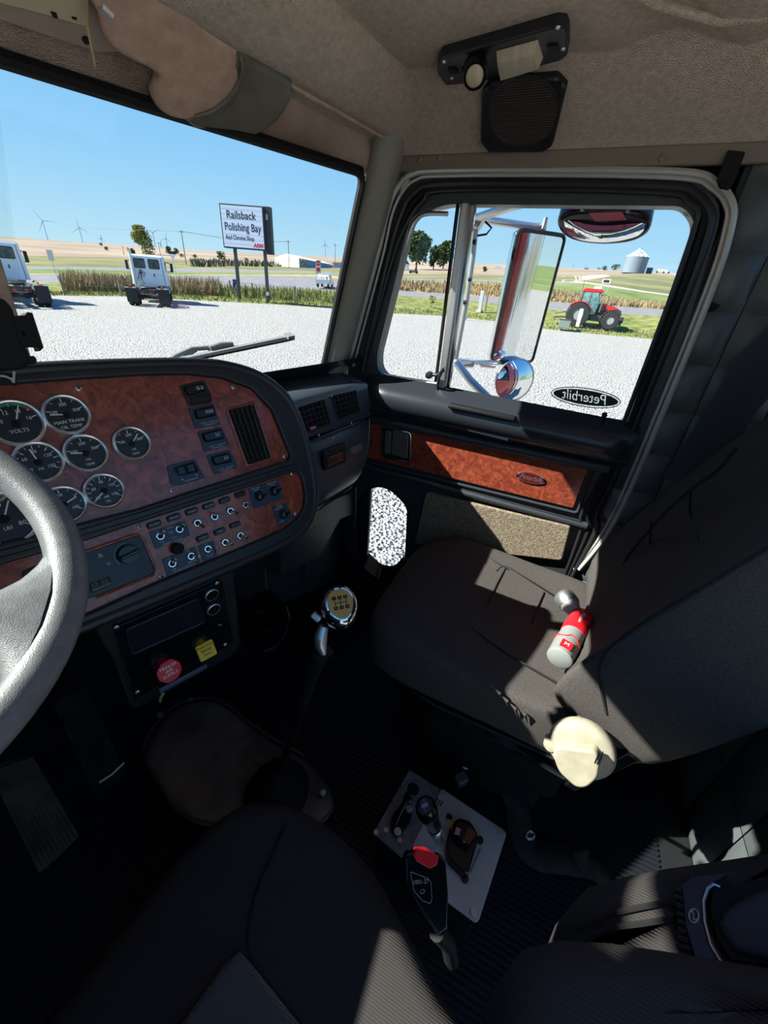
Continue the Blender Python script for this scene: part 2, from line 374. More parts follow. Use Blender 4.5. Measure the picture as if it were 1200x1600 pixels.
# seals and jamb strip following the door's outline
def ring_path(pxs, P, h, n=8): return [P.pt(x, y, h) for x, y in [tuple(q) for q in smooth([V((a, b, 0)) for a, b in pxs], n)] for _ in (0,)] if False else [P.pt(q.x, q.y, h) for q in smooth([V((a, b, 0)) for a, b in pxs], n)]
jamb = [(546, 566), (590, 400), (606, 330), (622, 292), (645, 272), (690, 266), (880, 265), (1070, 269), (1118, 285), (1143, 315), (1143, 355), (1110, 460), (1000, 730), (950, 832), (905, 890)]
obj('trim_1', G().tube(ring_path(jamb, DOOR, .014), .0075, 8), M['strip'], kind='structure')
jamb2 = [(552, 572), (597, 405), (613, 335), (629, 300), (650, 281), (690, 275), (880, 274), (1066, 279), (1110, 294), (1133, 320), (1133, 355), (1100, 460), (990, 730), (941, 832), (897, 890)]
obj('trim_2', G().tube(ring_path(jamb2, DOOR, .010), .0045, 8), M['strip'], kind='structure')
for k, (dx, r, hh, mm) in enumerate([(12, .009, .008, 'seal'), (24, .008, .006, 'rubber'), (36, .006, .008, 'seal')]):
    pp = [(566, 580), (604+dx*.3, 400), (622+dx*.5, 330+dx*.3), (640+dx*.6, 296+dx*.5), (690, 282+dx*.45), (880, 282+dx*.4), (1056-dx*.3, 286+dx*.45), (1096-dx*.6, 300+dx*.4), (1119-dx*.8, 330), (1120-dx, 360), (1086-dx, 460), (976-dx*.8, 730), (946-dx, 800), (943-dx, 830), (900-dx*.5, 900)]
    obj('rubber_seal', G().tube(ring_path(pp, DOOR, hh), r, 8), M[mm], door)
# window panes
wz = DOOR.uvs(wo_px, -.03)
obj('window_3', G().prism(rnd([( -.395, -.33), (.20, -.33), (.20, .10), (.13, .215), (-.395, .215)], .01), -.034, -.030, DOOR), M['glass'], sm=False, kind='structure')
obj('window_4', G().prism(rnd([(-.66, -.3), (-.42, -.3), (-.42, .19), (-.56, .19)], .01), -.028, -.024, DOOR), M['glass'], sm=False, kind='structure')
g = G()
r1 = [DOOR.at(u, v, 0.004) for u, v in peep_o]; r0 = [DOOR.at(u*1.0, v, -.045) for u, v in [((a-sum(p[0] for p in peep_o)/len(peep_o))*.86+sum(p[0] for p in peep_o)/len(peep_o)-.004, (b-sum(p[1] for p in peep_o)/len(peep_o))*.86+sum(p[1] for p in peep_o)/len(peep_o)+.014) for a, b in peep_o]]
cc = [sum(p[k] for p in peep_o)/len(peep_o) for k in (0, 1)]
r2_ = [DOOR.at((a-cc[0])*1.06+cc[0], (b-cc[1])*1.04+cc[1], .002) for a, b in peep_o]
obj('peep_window_surround', G().grid([r2_, r1, r0], cu=True), M['gloss'], door)
obj('window_5', G().prism([((a-cc[0])*.9+cc[0], (b-cc[1])*.9+cc[1]) for a, b in peep_o], -.048, -.045, DOOR), M['glass'], sm=False, kind='structure')
# vent window post (two bright bars) and pale pane edges
post = obj('vent_window_post', G().beam(DOOR.pt(729, 316, -.012), DOOR.pt(689, 620, -.012), .026, .03, (1, 0, 0)), M['steel'], door, bev=.006)
obj('rubber_seal', G().beam(DOOR.pt(716, 318, -.01), DOOR.pt(681, 596, -.01), .005, .02, (1, 0, 0)), M['rubber'], post)
obj('glass_run', G().beam(DOOR.pt(741, 318, -.02), DOOR.pt(699, 612, -.02), .014, .02, (1, 0, 0)), M['chrome'], post, bev=.003)
obj('pane_edge', G().tube(ring_path([(700, 334), (668, 334), (652, 342), (640, 365), (612, 460), (592, 560), (595, 578), (612, 588), (686, 600)], DOOR, -.022), .006, 8), M['steel'], door)
obj('pane_edge', G().tube(ring_path([(742, 320), (900, 320), (1050, 322), (1074, 335), (1083, 362), (1030, 515), (978, 660)], DOOR, -.024), .005, 8), M['steel'], door)
obj('glass_wiper', G().beam(DOOR.pt(697, 616, -.005), DOOR.pt(976, 665, -.005), .012, .018, (1, 0, 0)), M['rubber'], door)
# vent window latch
g = G().tube([DOOR.pt(672, 585, .015), DOOR.pt(684, 586, .02), DOOR.pt(693, 578, .03)], .006, 8).tube([DOOR.pt(693, 574, .02), DOOR.pt(686, 590, .03), DOOR.pt(683, 606, .012)], .0045, 8)
g.lathe([(.0, -.012), (.011, -.01), (.012, 0), (.011, .01), (0, .012)], DOOR.mat(*DOOR.uv(671, 586, .018), .018), 16)
obj('vent_latch', g, M['plastic'], door)
# window ledge of the door
rows = []
for i in range(31):
    t = i/30; y = .66-.87*t; b = min(1, (t*12)**.5, ((1-t)*14)**.5+.15)
    rows.append([V((1.305, y, -.272-.02*t)), V((1.30-.02*b, y, -.288-.018*t)), V((1.29-.038*b, y, -.300-.016*t)), V((1.29-.058*b, y, -.318-.014*t)), V((1.29-.064*b, y, -.345-.014*t)), V((1.29-.052*b, y, -.378-.01*t)), V((1.295-.02*b, y, -.402-.01*t)), V((1.305, y, -.41-.01*t))])
obj('door_ledge', G().grid(rows), M['sill'], door, ang=80)
obj('pull_grip', G().beam((1.235, .33, -.318), (1.235, .12, -.323), .035, .014, (0, 0, 1)), M['rubber'], door, bev=.005)
obj('ledge_strip', G().beam((1.245, .26, -.385), (1.248, .13, -.392), .006, .012, (0, 0, 1)), M['steel'], door, bev=.002)
obj('lock_pin', G().tube([DOOR.pt(941, 664, .03), DOOR.pt(944, 650, .03)], .004, 10).tube([DOOR.pt(944, 651, .03), DOOR.pt(945, 645, .03)], .007, 10), M['gloss'], door)
# upper padding roll over the wood strip
obj('padding_roll', G().tube([(1.29, .66, -.432), (1.285, .3, -.432), (1.285, 0, -.432), (1.29, -.17, -.432)], .016, 10), M['vinyl'], door)
wp = rnd(DOOR.uvs([(577, 658), (921, 727), (896, 793), (575, 714)]), .008)
wood = obj('wood_strip', G().prism(wp, 0, .010, DOOR), M['burl'], door, bev=.003)
fr_ = [DOOR.at(u, v, .008) for u, v in rnd(DOOR.uvs([(572, 653), (929, 726), (902, 800), (570, 719)]), .012)]
obj('strip_surround', G().tube(fr_, .005, 8, closed=True), M['vinyl'], door)
hp = rnd(DOOR.uvs([(600, 667), (644, 675), (642, 720), (598, 713)]), .014, 5)
hd = obj('door_handle', G().prism(hp, .002, .011, DOOR), M['rubber'], door)
obj('chrome_rim', G().tube([DOOR.at(u, v, .012) for u, v in hp], .0032, 8, closed=True), M['chrome'], hd)
obj('paddle', G().prism(rnd(DOOR.uvs([(616, 671), (641, 676), (639, 715), (614, 708)]), .006), .01, .018, DOOR), M['smoke'], hd, bev=.003, label='smoky black pull paddle')
obj('latch_tab', G().prism(rnd(DOOR.uvs([(605, 670), (614, 672), (612, 708), (603, 706)]), .003), .01, .016, DOOR), M['smoke'], hd, bev=.002)
# badge on the strip
bu, bv = DOOR.uv(830, 745); ell = [(bu+.044*cos(a*pi/16), bv+.017*sin(a*pi/16)) for a in range(32)]
bd = obj('badge', G().prism(ell, .009, .014, DOOR, .94), M['darkred'], door, label='dark red oval badge with a bright rim')
obj('badge_rim', G().tube([DOOR.at(u, v, .0125) for u, v in ell], .0022, 6, closed=True), M['chrome'], bd)
text('lettering', 'Peterbilt', .022, DOOR.mat(bu, bv, .0145), M['steel'], bd, shear=.3, sx=.9)
cp = rnd(DOOR.uvs([(668, 766), (893, 818), (879, 872), (650, 846)]), .012)
obj('carpet_panel', G().prism(cp, 0, .022, DOOR), M['carpetd'], door, bev=.009, seg=3, label='tan carpet kick pad')
obj('lower_rail', G().tube([(1.292, .66, -.625), (1.288, .3, -.628), (1.288, 0, -.632), (1.292, -.17, -.636)], .013, 10), M['vinyl'], door)
obj('stitching', G().tube([(1.2835, .6, -.612), (1.2815, .1, -.618), (1.2825, -.15, -.622)], .001, 5), M['rubber'], door)
obj('lower_pocket_ridge', G().tube([(1.30, .40, -.95), (1.29, .2, -.99), (1.30, -.16, -1.0)], .012, 8), M['vinyl'], door)
# outside skin of the passenger side (seen in the mirrors)
M['redpaint'] = mat('red_body_paint', (176, 22, 34), .18, coat=.8)
M['redfade'] = mat('faded_red_paint', (200, 70, 76), .3, coat=.3)
sko = [(-.60, .34), (-.66, -.34), (-.84, -.44), (-.84, -1.45), (.62, -1.45), (.62, .34)]
hole = rnd(DOOR.uvs([(692, 616), (985, 670), (1092, 345), (1072, 316), (700, 313), (650, 325), (634, 345), (584, 560), (584, 580), (600, 596)]), .02)
skin = plate('wall_right_outer', DOOR, sko, [[(u, v) for u, v in hole], [((a-cc[0])*1.02+cc[0], (b-cc[1])*1.02+cc[1]) for a, b in peep_o]], -.064, -.058, M['redpaint'], kind='structure')
plate('wall_right_liner', DOOR, sko, [[(u, v) for u, v in hole], [((a-cc[0])*1.02+cc[0], (b-cc[1])*1.02+cc[1]) for a, b in peep_o]], -.057, -.0505, M['rubber'], kind='structure')
obj('wall_right_sleeper', G().box((1.36, -1.5, -.4), (.02, 1.75, 2.1)), M['redpaint'], kind='structure')

# ---- walls
# rear side wall: tufted cells, each its own piece
rw = obj('wall_right', G().box((1.315, -.46, -.5), (.02, .50, 1.75)), M['plastic_d'], sm=False, kind='structure')
cell = []
def tuft(y0, y1, z0, z1, par, bulge=.02, P=None):
    g = G(); rows = []; n = 5
    for i in range(n+1):
        r = []
        for j in range(n+1):
            a, b = i/n, j/n; k = (sin(pi*a)*sin(pi*b))**.45
            if P: r.append(P.at(y0+(y1-y0)*a, z0+(z1-z0)*b, .003+bulge*k))
            else: r.append(V((1.302-bulge*k, y0+(y1-y0)*a, z0+(z1-z0)*b)))
        rows.append(r)
    return obj('panel', g.grid(rows), M['tuft'], par, ang=180)
zs = [.31, .238, .116, -.004, -.125, -.247, -.368, -.49, -.61, -.73, -.85, -.97, -1.1, -1.22, -1.33]
for i in range(len(zs)-1):
    tuft(-.222 if zs[i] > -.45 else -.2, -.316, zs[i], zs[i+1], rw); tuft(-.318, -.46, zs[i], zs[i+1], rw); tuft(-.462, -.66, zs[i], zs[i+1], rw)
# jamb behind the door seal
obj('wall_right_jamb', G().prism(DOOR.uvs([(1150, 300), (1178, 330), (1010, 760), (960, 900), (935, 880), (1000, 730), (1143, 350)]), -.03, -.002, DOOR), M['rubber'], sm=False, kind='structure')
# below / ahead of the door
obj('wall_right_kick', G().box((1.325, .85, -.9), (.03, .45, .9)).box((1.325, .2, -1.31), (.05, 1.6, .08)), M['plastic'], kind='structure', bev=.008)
BACK = Plane((0, -.66, 0), (-1, 0, 0), (0, 0, 1))
bw = obj('wall_back', G().box((.80, -.68, -.84), (1.05, .03, 1.0)), M['plastic_d'], sm=False, kind='structure')
xs = [-1.3, -1.13, -.96, -.79, -.62, -.45, -.30]
for i in range(6):
    for j in range(4):
        z1 = -.345-j*.245; tuft(xs[i]+.002, xs[i+1]-.002, z1-.242, z1, bw, .016, BACK)
obj('wall_front', G().box((.48, 1.06, -.86), (1.75, .03, .98)), M['plastic_d'], sm=False, kind='structure')
# cowl shelf between dash and windshield
g = G()
co = [WS.at(0.06, -.055, .004), WS.at(NOSE_U, -.055, .004), mir(WS.at(0.06, -.055, .004))]
top = [V((1.31, .60, -.225)), V((CXX+.2, .60, -.235)), V((CXX, .70, -.23)), V((-.35, .75, -.22))]
rows = [[co[0], co[1], co[2]], [V((1.31, .66, -.222)), V((CXX, .80, -.225)), V((-.36, .72, -.22))]]
obj('trim_cowl', g.grid(rows), M['vinyl'], sm=False, kind='structure')
obj('wall_front_cowl', G().grid([[co[0], co[1], co[2]], [p+V((0, .02, -.35)) for p in co]]), M['plastic_d'], sm=False, kind='structure')
# driver's side: door with its window, same as the passenger's
DL = Plane((2*CXX-1.30, 0, 0), (0, 1, 0), (0, 0, 1))
dmir = lambda pts: [(-u, v) for u, v in pts][::-1]
plate('door_2', DL, dmir(outer), [dmir(wopen)], -.05, 0, M['vinyl'], kind='structure')
obj('window_6', G().prism(rnd([(-.20, -.33), (.66, -.33), (.56, .215), (-.12, .215)], .01), -.034, -.030, DL), M['glass'], sm=False, kind='structure')
obj('wall_left_header', G().box((2*CXX-1.32, .22, .40), (.03, 1.75, .30)), M['knit'], kind='structure')
obj('wall_left', G().box((2*CXX-1.33, .85, -.8), (.03, .45, 1.1)), M['plastic'], kind='structure')
obj('wall_left_post', G().beam(mir(DOOR.pt(729, 316, -.012)), mir(DOOR.pt(689, 620, -.012)), .026, .03, (1, 0, 0)), M['steel'], kind='structure')

# ---- roof
ZC = .400
CEIL = Z(ZC)
rows = []
for j in range(25):
    y = .64-1.29*j/24; r = []
    for i in range(33):
        x = -.34+1.49*i/32; h = ZC-.003*sin(x*7+y*3)
        # folds of the loose cloth at the rear
        if y < .16: h += .010*sin((y-.16)*26+x*5)*min(1, (.16-y)*6)
        r.append(V((x, y, h)))
    rows.append(r)
ceil = obj('ceiling', G().grid(rows), M['knit'], kind='structure', ang=180)
obj('ceiling_roof_skin', G().box((.48, .1, .52), (1.75, 1.5, .02)), M['redpaint'], kind='structure')
obj('seam', G().tube([ceil_p for ceil_p in [V((.90, .10, ZC-.004)), V((.98, .04, ZC-.006)), V((1.05, -.06, ZC-.008)), V((1.06, -.3, ZC-.01))]], .006, 8), M['knit'], ceil)
# side panel above the door: leans in a little at the top
rows = []; SPN = Plane((1.28, 0, .30), (0, -1, 0), (-.866, 0, .5))
for j in range(21):
    y = .72-1.37*j/20
    rows.append([V((1.292, y, .290)), V((1.284, y, .298)), SPN.at(-y, .02), SPN.at(-y, .06, .003), SPN.at(-y, .11, .004), SPN.at(-y, .16, .003), SPN.at(-y, .19, .002), SPN.at(-y, .22, .004)])
obj('wall_right_header', G().grid(rows), M['knit'], kind='structure', ang=180)
obj('wall_right_header_rear', G().box((1.288, -.43, .284), (.02, .38, .04)), M['trimtan'], kind='structure')
tr = obj('trim_3', G().box((1.288, .24, .284), (.02, .98, .036)), M['trimtan'], kind='structure', bev=.005)
for px in (688, 1034):
    obj('button', G().lathe([(.0075, 0), (.007, .003), (.004, .005), (0, .0055)], SIDE.mat(*SIDE.uv(px, 247, 0), .002), 16), M['trimtan'], tr)
obj('button', G().lathe([(.0075, 0), (.007, .003), (.004, .005), (0, .0055)], SIDE.mat(-.52, .290, .002), 16), M['trimtan'], tr)
# header box over the windshield; profile (y offset, z) from the lip up to the roof
def lip(x): return .582+(1.28-x)*.155
prof = [(0.05, .318), (.012, .318), (0, .322), (-.012, .318), (-.03, .322), (-.06, .338), (-.085, .358), (-.10, .385), (-.103, .410), (-.09, .46)]
rows = []
for i in range(29):
    x = 1.282-(1.282+.34)*i/28; xx = x if x > CXX else 2*CXX-x; L = lip(xx); f = (xx-CXX)/(1.28-CXX)
    rows.append([V((x, L+dy*(1.0+.55*(1-f)), z-(.006 if k and i == 0 else 0))) for k, (dy, z) in enumerate(prof)])
hb = obj('wall_front_header', G().grid(rows), M['knit'], kind='structure', ang=180)
# soffit between lip and windshield top
rows = []
for i in range(29):
    x = 1.282-(1.282+.34)*i/28; xx = x if x > CXX else 2*CXX-x
    t = (xx-CXX)/(1.2-CXX); u = NOSE_U+(0.0-NOSE_U)*t
    a = WS.at(u, wedge(u)+.012, .012); a.x = x
    b = V((x, lip(xx)+.04, .322)); rows.append([a+V((0, .01, -.002)), a, (a*.6+b*.4)+V((0, -.008, .008)), (a*.25+b*.75)+V((0, 0, .006)), b])
obj('wall_front_soffit', G().grid(rows), M['knit_dirty'], kind='structure', ang=180)
g = G().tube([WS.at(NOSE_U+(WS.uv(560, 268)[0]-NOSE_U)*i/10, wedge(NOSE_U+(WS.uv(560, 268)[0]-NOSE_U)*i/10)+.008, .010) for i in range(11)], .012, 8)
obj('rubber_seal', g, M['rubber'], hb)
obj('edge_welt', G().tube([V((1.27-.6*i/10, lip(1.27-.6*i/10)-.004, .318)) for i in range(11)], .0045, 8), M['knit_tan'], hb)
# visor plane through the lip and the top of the windshield
pa = V((1.28, .622, .318)); pb = V((.75, .704, .318)); pc = WS.at(NOSE_U, wedge(NOSE_U), .01)
nn = (pb-pa).cross(pc-pa).normalized(); nn = nn if nn.z < 0 else -nn
VU = (pa-pb).normalized(); VV = nn.cross(VU); VIS = Plane(pa, VU, VV)
vis = empty('sun_visor', VIS.pt(310, 110), 'tan cloth sun visor with an olive vinyl end band, under the windshield header', 'sun visor')
vp = [(150, -30), (163, 12), (170, 45), (190, 66), (225, 84), (243, 97), (252, 112), (248, 128), (243, 142), (252, 158), (275, 170), (330, 178), (374, 150), (382, 110), (366, 80), (300, 30), (270, -30)]
vpp = [tuple(q)[:2] for q in smooth([V((a, b, 0)) for a, b in vp], 3, True)]
def pad(poly_px, P, h0, h1, edge, mt, name, parent, nr=4, **k):
    """a padded shape: outline on plane P, rounded over its edge by 'edge', from height h0 to h1"""
    uv = P.uvs(poly_px, (h0+h1)/2) if not k.pop('isuv', False) else poly_px
    n = len(uv); c = V((sum(p[0] for p in uv)/n, sum(p[1] for p in uv)/n)); dome = k.pop('dome', 0.0)
    rings = []
    def ring(off, h):
        r = []
        for i in range(n):
            a = V(uv[i-1]); b = V(uv[i]); d = V(uv[(i+1) % n]); t = (d-a).normalized(); nrm = V((t.y, -t.x)); 
            if (b-c).dot(nrm) < 0 and False: nrm = -nrm
            q = b-nrm*off*sg; r.append(P.at(q.x, q.y, h))
        return r
    area = sum(uv[i-1][0]*uv[i][1]-uv[i][0]*uv[i-1][1] for i in range(n)); sg = 1 if area > 0 else -1
    for j in range(nr+1):
        a = pi/2*j/nr; rings.append(ring(edge*(1-sin(a)), h0+(edge*(1-cos(a)) if h1 > h0 else -edge*(1-cos(a)))))
    s_ = 1 if h1 > h0 else -1
    rings.append(ring(0, h1-s_*edge))
    for j in range(1, nr+1):
        a = pi/2*j/nr; rings.append(ring(edge*(1-cos(a)), h1-s_*edge*(1-sin(a))))
    last = rings[-1]; cc_ = sum(last, V((0, 0, 0)))/n
    for f in (.75, .5, .25):
        rings.append([cc_+(p-cc_)*f+P.n*dome*(1-f*f) for p in last])
    g = G().grid(rings, cu=True); b = len(g.v); g.v.append(tuple(cc_+P.n*dome)); m_ = len(rings)-1
    g.f += [(m_*n+i, m_*n+(i+1) % n, b) for i in range(n)]; g.f.append(tuple(range(n))[::-1])
    return obj(name, g, mt, parent, ang=180, **k)
plate('cloth_cover', VIS, VIS.uvs(vpp, .02), [], .020, .024, M['knit_tan'], vis, bev=.010)
obj('edge_binding', G().tube([VIS.pt(q.x, q.y, .016) for q in smooth([V((a, b, 0)) for a, b in vp[:12]], 4)], .005, 8), M['olive'], vis)
bandp = [(372, 84), (400, 96), (430, 112), (444, 122), (442, 145), (432, 165), (412, 184), (388, 197), (360, 199), (325, 188), (298, 178), (335, 168), (362, 142), (374, 112)]
plate('vinyl_band', VIS, VIS.uvs([tuple(q)[:2] for q in smooth([V((a, b, 0)) for a, b in bandp], 3, True)], .022), [], .020, .026, M['olive'], vis, bev=.012, label='shiny olive vinyl end band')
obj('seam', G().tube([VIS.pt(q.x, q.y, .041) for q in smooth([V((375, 86, 0)), V((378, 112, 0)), V((364, 145, 0)), V((335, 172, 0)), V((305, 182, 0))], 5)], .003, 6), M['olive'], vis)
obj('hinge_clip', G().tube([VIS.pt(155, 6, .03), VIS.pt(172, 22, .03)], .007, 8), M['steel'], vis)
dv = empty('sun_visor', mir(VIS.pt(310, 60)), "tan padded sun visor on the driver's side of the header, folded down a little", 'sun visor')
obj('cloth_cover', G().box((-.14, .735, .195), (.30, .03, .125)), M['knit_tan'], dv, bev=.012, seg=3)  # unseen slab, added to keep sun off the driver's armrest
obj('vinyl_band', G().box((.00, .745, .195), (.04, .034, .128)), M['olive'], dv, bev=.012, seg=3)
# bare metal header plate with latch and pull cord at top left
hpl = empty('header_plate', VIS.pt(80, 20), 'pale metal plate screwed to the header beside the visor', 'plate')
obj('plate', G().prism(rnd(VIS.uvs([(-60, -60), (150, -60), (158, 10), (165, 40), (192, 72), (150, 73), (0, 22), (-60, 5)]), .006), .002, .008, VIS), M['visorplate'], hpl, bev=.002)
obj('latch', G().prism(rnd(VIS.uvs([(-10, -40), (130, -40), (131, 12), (128, 27), (60, 6), (-10, -12)]), .002), .008, .013, VIS), mat('pale_latch', (205, 196, 160), .4), hpl, bev=.001)
obj('slot', G().prism(rnd(VIS.uvs([(70, 0), (80, 3), (82, 11), (74, 9)]), .0008), .0125, .0145, VIS), M['rubber'], hpl)
obj('slot', G().prism(rnd(VIS.uvs([(104, 9), (112, 11), (112, 14), (104, 12)]), .0008), .0125, .0145, VIS), M['rubber'], hpl)
obj('screw_hole', G().lathe([(.005, 0), (.005, .002), (0, .002)], VIS.mat(*VIS.uv(134, 62, .008), .008), 12), M['rubber'], hpl)
setp(obj('pull_rod', G().tube([VIS.pt(131, 2, .02), VIS.pt(139, 55, .045), VIS.pt(149, 104, .06)], .0016, 6), mat('brass_wire', (190, 168, 130), .4, .5)), 'thin brass coloured wire hanging down from the header plate', 'wire')
# trim screws near the end of the header box
obj('hook', G().tube([VIS.pt(620, 216, .01), VIS.pt(632, 226, .014)], .003, 6), M['rubber'], hb)

# ---- dome lamp, speaker, coat strap
LP = Plane((0, 0, .388), (0, -1, 0), (-1, 0, 0))    # n points down
lamp = empty('dome_lamp', LP.pt(790, 80), 'black overhead lamp console with a round reading lamp and pale lens', 'lamp')
cpx = [(684, 94), (692, 82), (870, 32), (884, 34), (888, 45), (888, 78), (878, 86), (714, 132), (700, 130), (684, 108)]
obj('housing', G().prism(rnd(LP.uvs(cpx), .004), -.012, .008, LP), M['plastic'], lamp, bev=.003)
lens = obj('lens', G().prism(rnd(LP.uvs([(775, 82), (840, 64), (849, 92), (781, 114)], .01), .002), .008, .024, LP, .88), M['paper'], lamp, bev=.003, label='cream lens block')
bs = LP.pt(743, 96, .008); d_ = (ray(741, 134)*(bs.length/ray(741, 134).length)*.93-bs).normalized()
q = d_.to_track_quat('Z', 'Y').to_matrix().to_4x4(); q.translation = bs
rl = obj('reading_lamp', G().lathe([(.013, 0), (.013, .010), (.020, .016), (.0225, .024), (.0225, .050), (.020, .055), (.0165, .055), (.0165, .052), (0, .052)], q, 28), M['gloss'], lamp)
obj('bulb_lens', G().lathe([(.0163, .0525), (.011, .0555), (0, .057)], q, 24), M['paper'], rl)
obj('socket_ring', G().lathe([(.025, .006), (.026, .010), (.022, .013), (.016, .013)], LP.mat(*LP.uv(741, 100, .0), .0), 28), M['gloss'], lamp)
for a, b in ((708, 108), (864, 72)):
    obj('switch', G().prism(rnd([(u_, v_) for u_, v_ in rect(.018, .018, *LP.uv(a, b, .008))], .002), .006, .012, LP), M['rubber'], lamp, bev=.001)
for a, b in ((694, 96), (706, 122), (872, 42), (880, 76)):
    obj('screw', G().lathe([(.004, 0), (.0035, .002), (0, .0025)], LP.mat(*LP.uv(a, b, .008), .008), 10), M['steel'], lamp)
spk = empty('speaker', SIDE.pt(818, 175, .012), 'round black grille speaker screwed on the beige panel above the door', 'speaker')
SP = Plane(SPN.at(0, 0, .006), SPN.u, SPN.v)
obj('housing', G().prism(rnd(SP.uvs([(754, 137), (768, 121), (872, 112), (888, 128), (865, 223), (850, 232), (764, 232), (752, 216)]), .005), -.006, .012, SP, .985), M['plastic'], spk, bev=.004)
su, sv = SP.uv(817, 176, .012); RS = (SP.uv(875, 178, .012)[0]-su)*.97
obj('rim', G().lathe([(RS+.003, .010), (RS+.003, .015), (RS-.002, .017), (RS-.004, .013)], SP.mat(su, sv, 0), 40, caps=False), M['plastic'], spk)
obj('cone', G().lathe([(RS, .0122), (.03, .0124), (.02, .0126), (0, .0126)], SP.mat(su, sv, 0), 40), mat('speaker_cone', (30, 22, 20), .8), spk)
g = G(); st = .0052; k = int(RS/st)+1
for i in range(-k, k+1):
    w = (RS*RS-(i*st)**2)
    if w > 0:
        w = w**.5; g.beam(SP.at(su-w, sv+i*st, .0148), SP.at(su+w, sv+i*st, .0148), .0022, .0015, (1, 0, 0)); g.beam(SP.at(su+i*st, sv-w, .0142), SP.at(su+i*st, sv+w, .0142), .0022, .0015, (1, 0, 0))
obj('grille', g, mat('grille_wire', (58, 48, 44), .6), spk, sm=False, kind='stuff')
for a, b in ((766, 136), (874, 130), (764, 219), (852, 219)):
    obj('screw', G().lathe([(.005, .0), (.0045, .003), (0, .0035)], SP.mat(*SP.uv(a, b, .012), .012), 12), M['rubber'], spk)
cs = empty('door_strap', SIDE.pt(1138, 270, .01), 'short black strap end screwed above the rear corner of the door', 'strap')
obj('strap', G().prism(rnd(SIDE.uvs([(1134, 238), (1161, 241), (1144, 288), (1135, 300), (1121, 297), (1117, 285)]), .003), .012, .018, SIDE), M['rubber'], cs, bev=.001)
obj('screw', G().lathe([(.006, 0), (.005, .004), (0, .005)], SIDE.mat(*SIDE.uv(1129, 288, .018), .018), 14), M['rubber'], cs)
# ================================================================= DASHBOARD
DP = azplane(105, 24, 104, 648, .65)
dash = empty('dashboard', DP.pt(300, 740, -.1), 'black dashboard with burl wood gauge and switch panels', 'dashboard')
opx = [(-70, 588), (60, 578), (200, 571), (300, 569), (355, 574), (405, 590), (445, 622), (468, 668), (483, 725), (489, 775), (482, 812), (455, 840), (410, 863), (340, 893), (245, 932), (133, 977), (0, 1030), (-70, 1058)]
ouv = [tuple(q)[:2] for q in smooth([V((u, v, 0)) for u, v in DP.uvs(opx)], 4)]
upx = [(-60, 603), (120, 590), (220, 584), (290, 583), (345, 589), (392, 606), (424, 640), (442, 684), (453, 712), (449, 722), (300, 770), (220, 797), (130, 820), (0, 853), (-60, 868)]
lpx = [(-60, 893), (0, 877), (140, 838), (220, 811), (300, 786), (400, 753), (460, 733), (470, 742), (476, 772), (474, 794), (464, 812), (442, 829), (395, 850), (340, 873), (245, 912), (140, 960), (0, 1012), (-60, 1034)]
uuv = rnd(DP.uvs(upx), .006, 3); luv = rnd(DP.uvs(lpx), .008, 3)
body = obj('body', G().prism(ouv, -.16, -.012, DP), M['plastic'], dash, bev=.01)
frm = plate('frame', DP, ouv, [uuv, luv], -.012, .006, M['plastic'], dash, bev=.004)
obj('rim', G().tube([DP.at(u, v, .004) for u, v in ouv], .010, 10), M['plastic'], dash)
obj('divider', G().tube([DP.pt(x, y, .004) for x, y in ((-60, 881), (0, 865), (135, 829), (220, 804), (300, 778), (462, 727))], .0085, 8), M['plastic'], dash)
wu = obj('wood_panel', G().prism(rnd(DP.uvs(upx), .006, 3), -.012, .001, DP), M['burl'], dash, sm=False, label='upper burl wood panel holding the gauges')
wl_ = obj('wood_panel', G().prism(luv, -.012, .001, DP), M['burl'], dash, sm=False, label='lower burl wood panel with toggle switches')
def screw(P, x, y, par, r=.0045, m='steel', h=.001):
    u, v = P.uv(x, y, h); a = random.random()*90
    o = obj('screw', G().lathe([(r, 0), (r*.95, .0015), (r*.55, .003), (0, .0033)], P.mat(u, v, h), 14), M[m], par)
    obj('slot', G().box((0, 0, .0033), (r*1.2, r*.28, .0008), P.mat(u, v, h, 0) @ Matrix.Rotation(radians(a), 4, 'Z')).box((0, 0, .0033), (r*.28, r*1.2, .0008), P.mat(u, v, h, 0) @ Matrix.Rotation(radians(a), 4, 'Z')), M['rubber'], o, sm=False)
for x, y in ((122.5, 607), (364, 605), (268.8, 766), (444, 713)): screw(DP, x, y, wu)
for x, y in ((268-50, 823), (456, 740), (461.5, 802.5), (251.5, 900)): screw(DP, x, y, wl_)
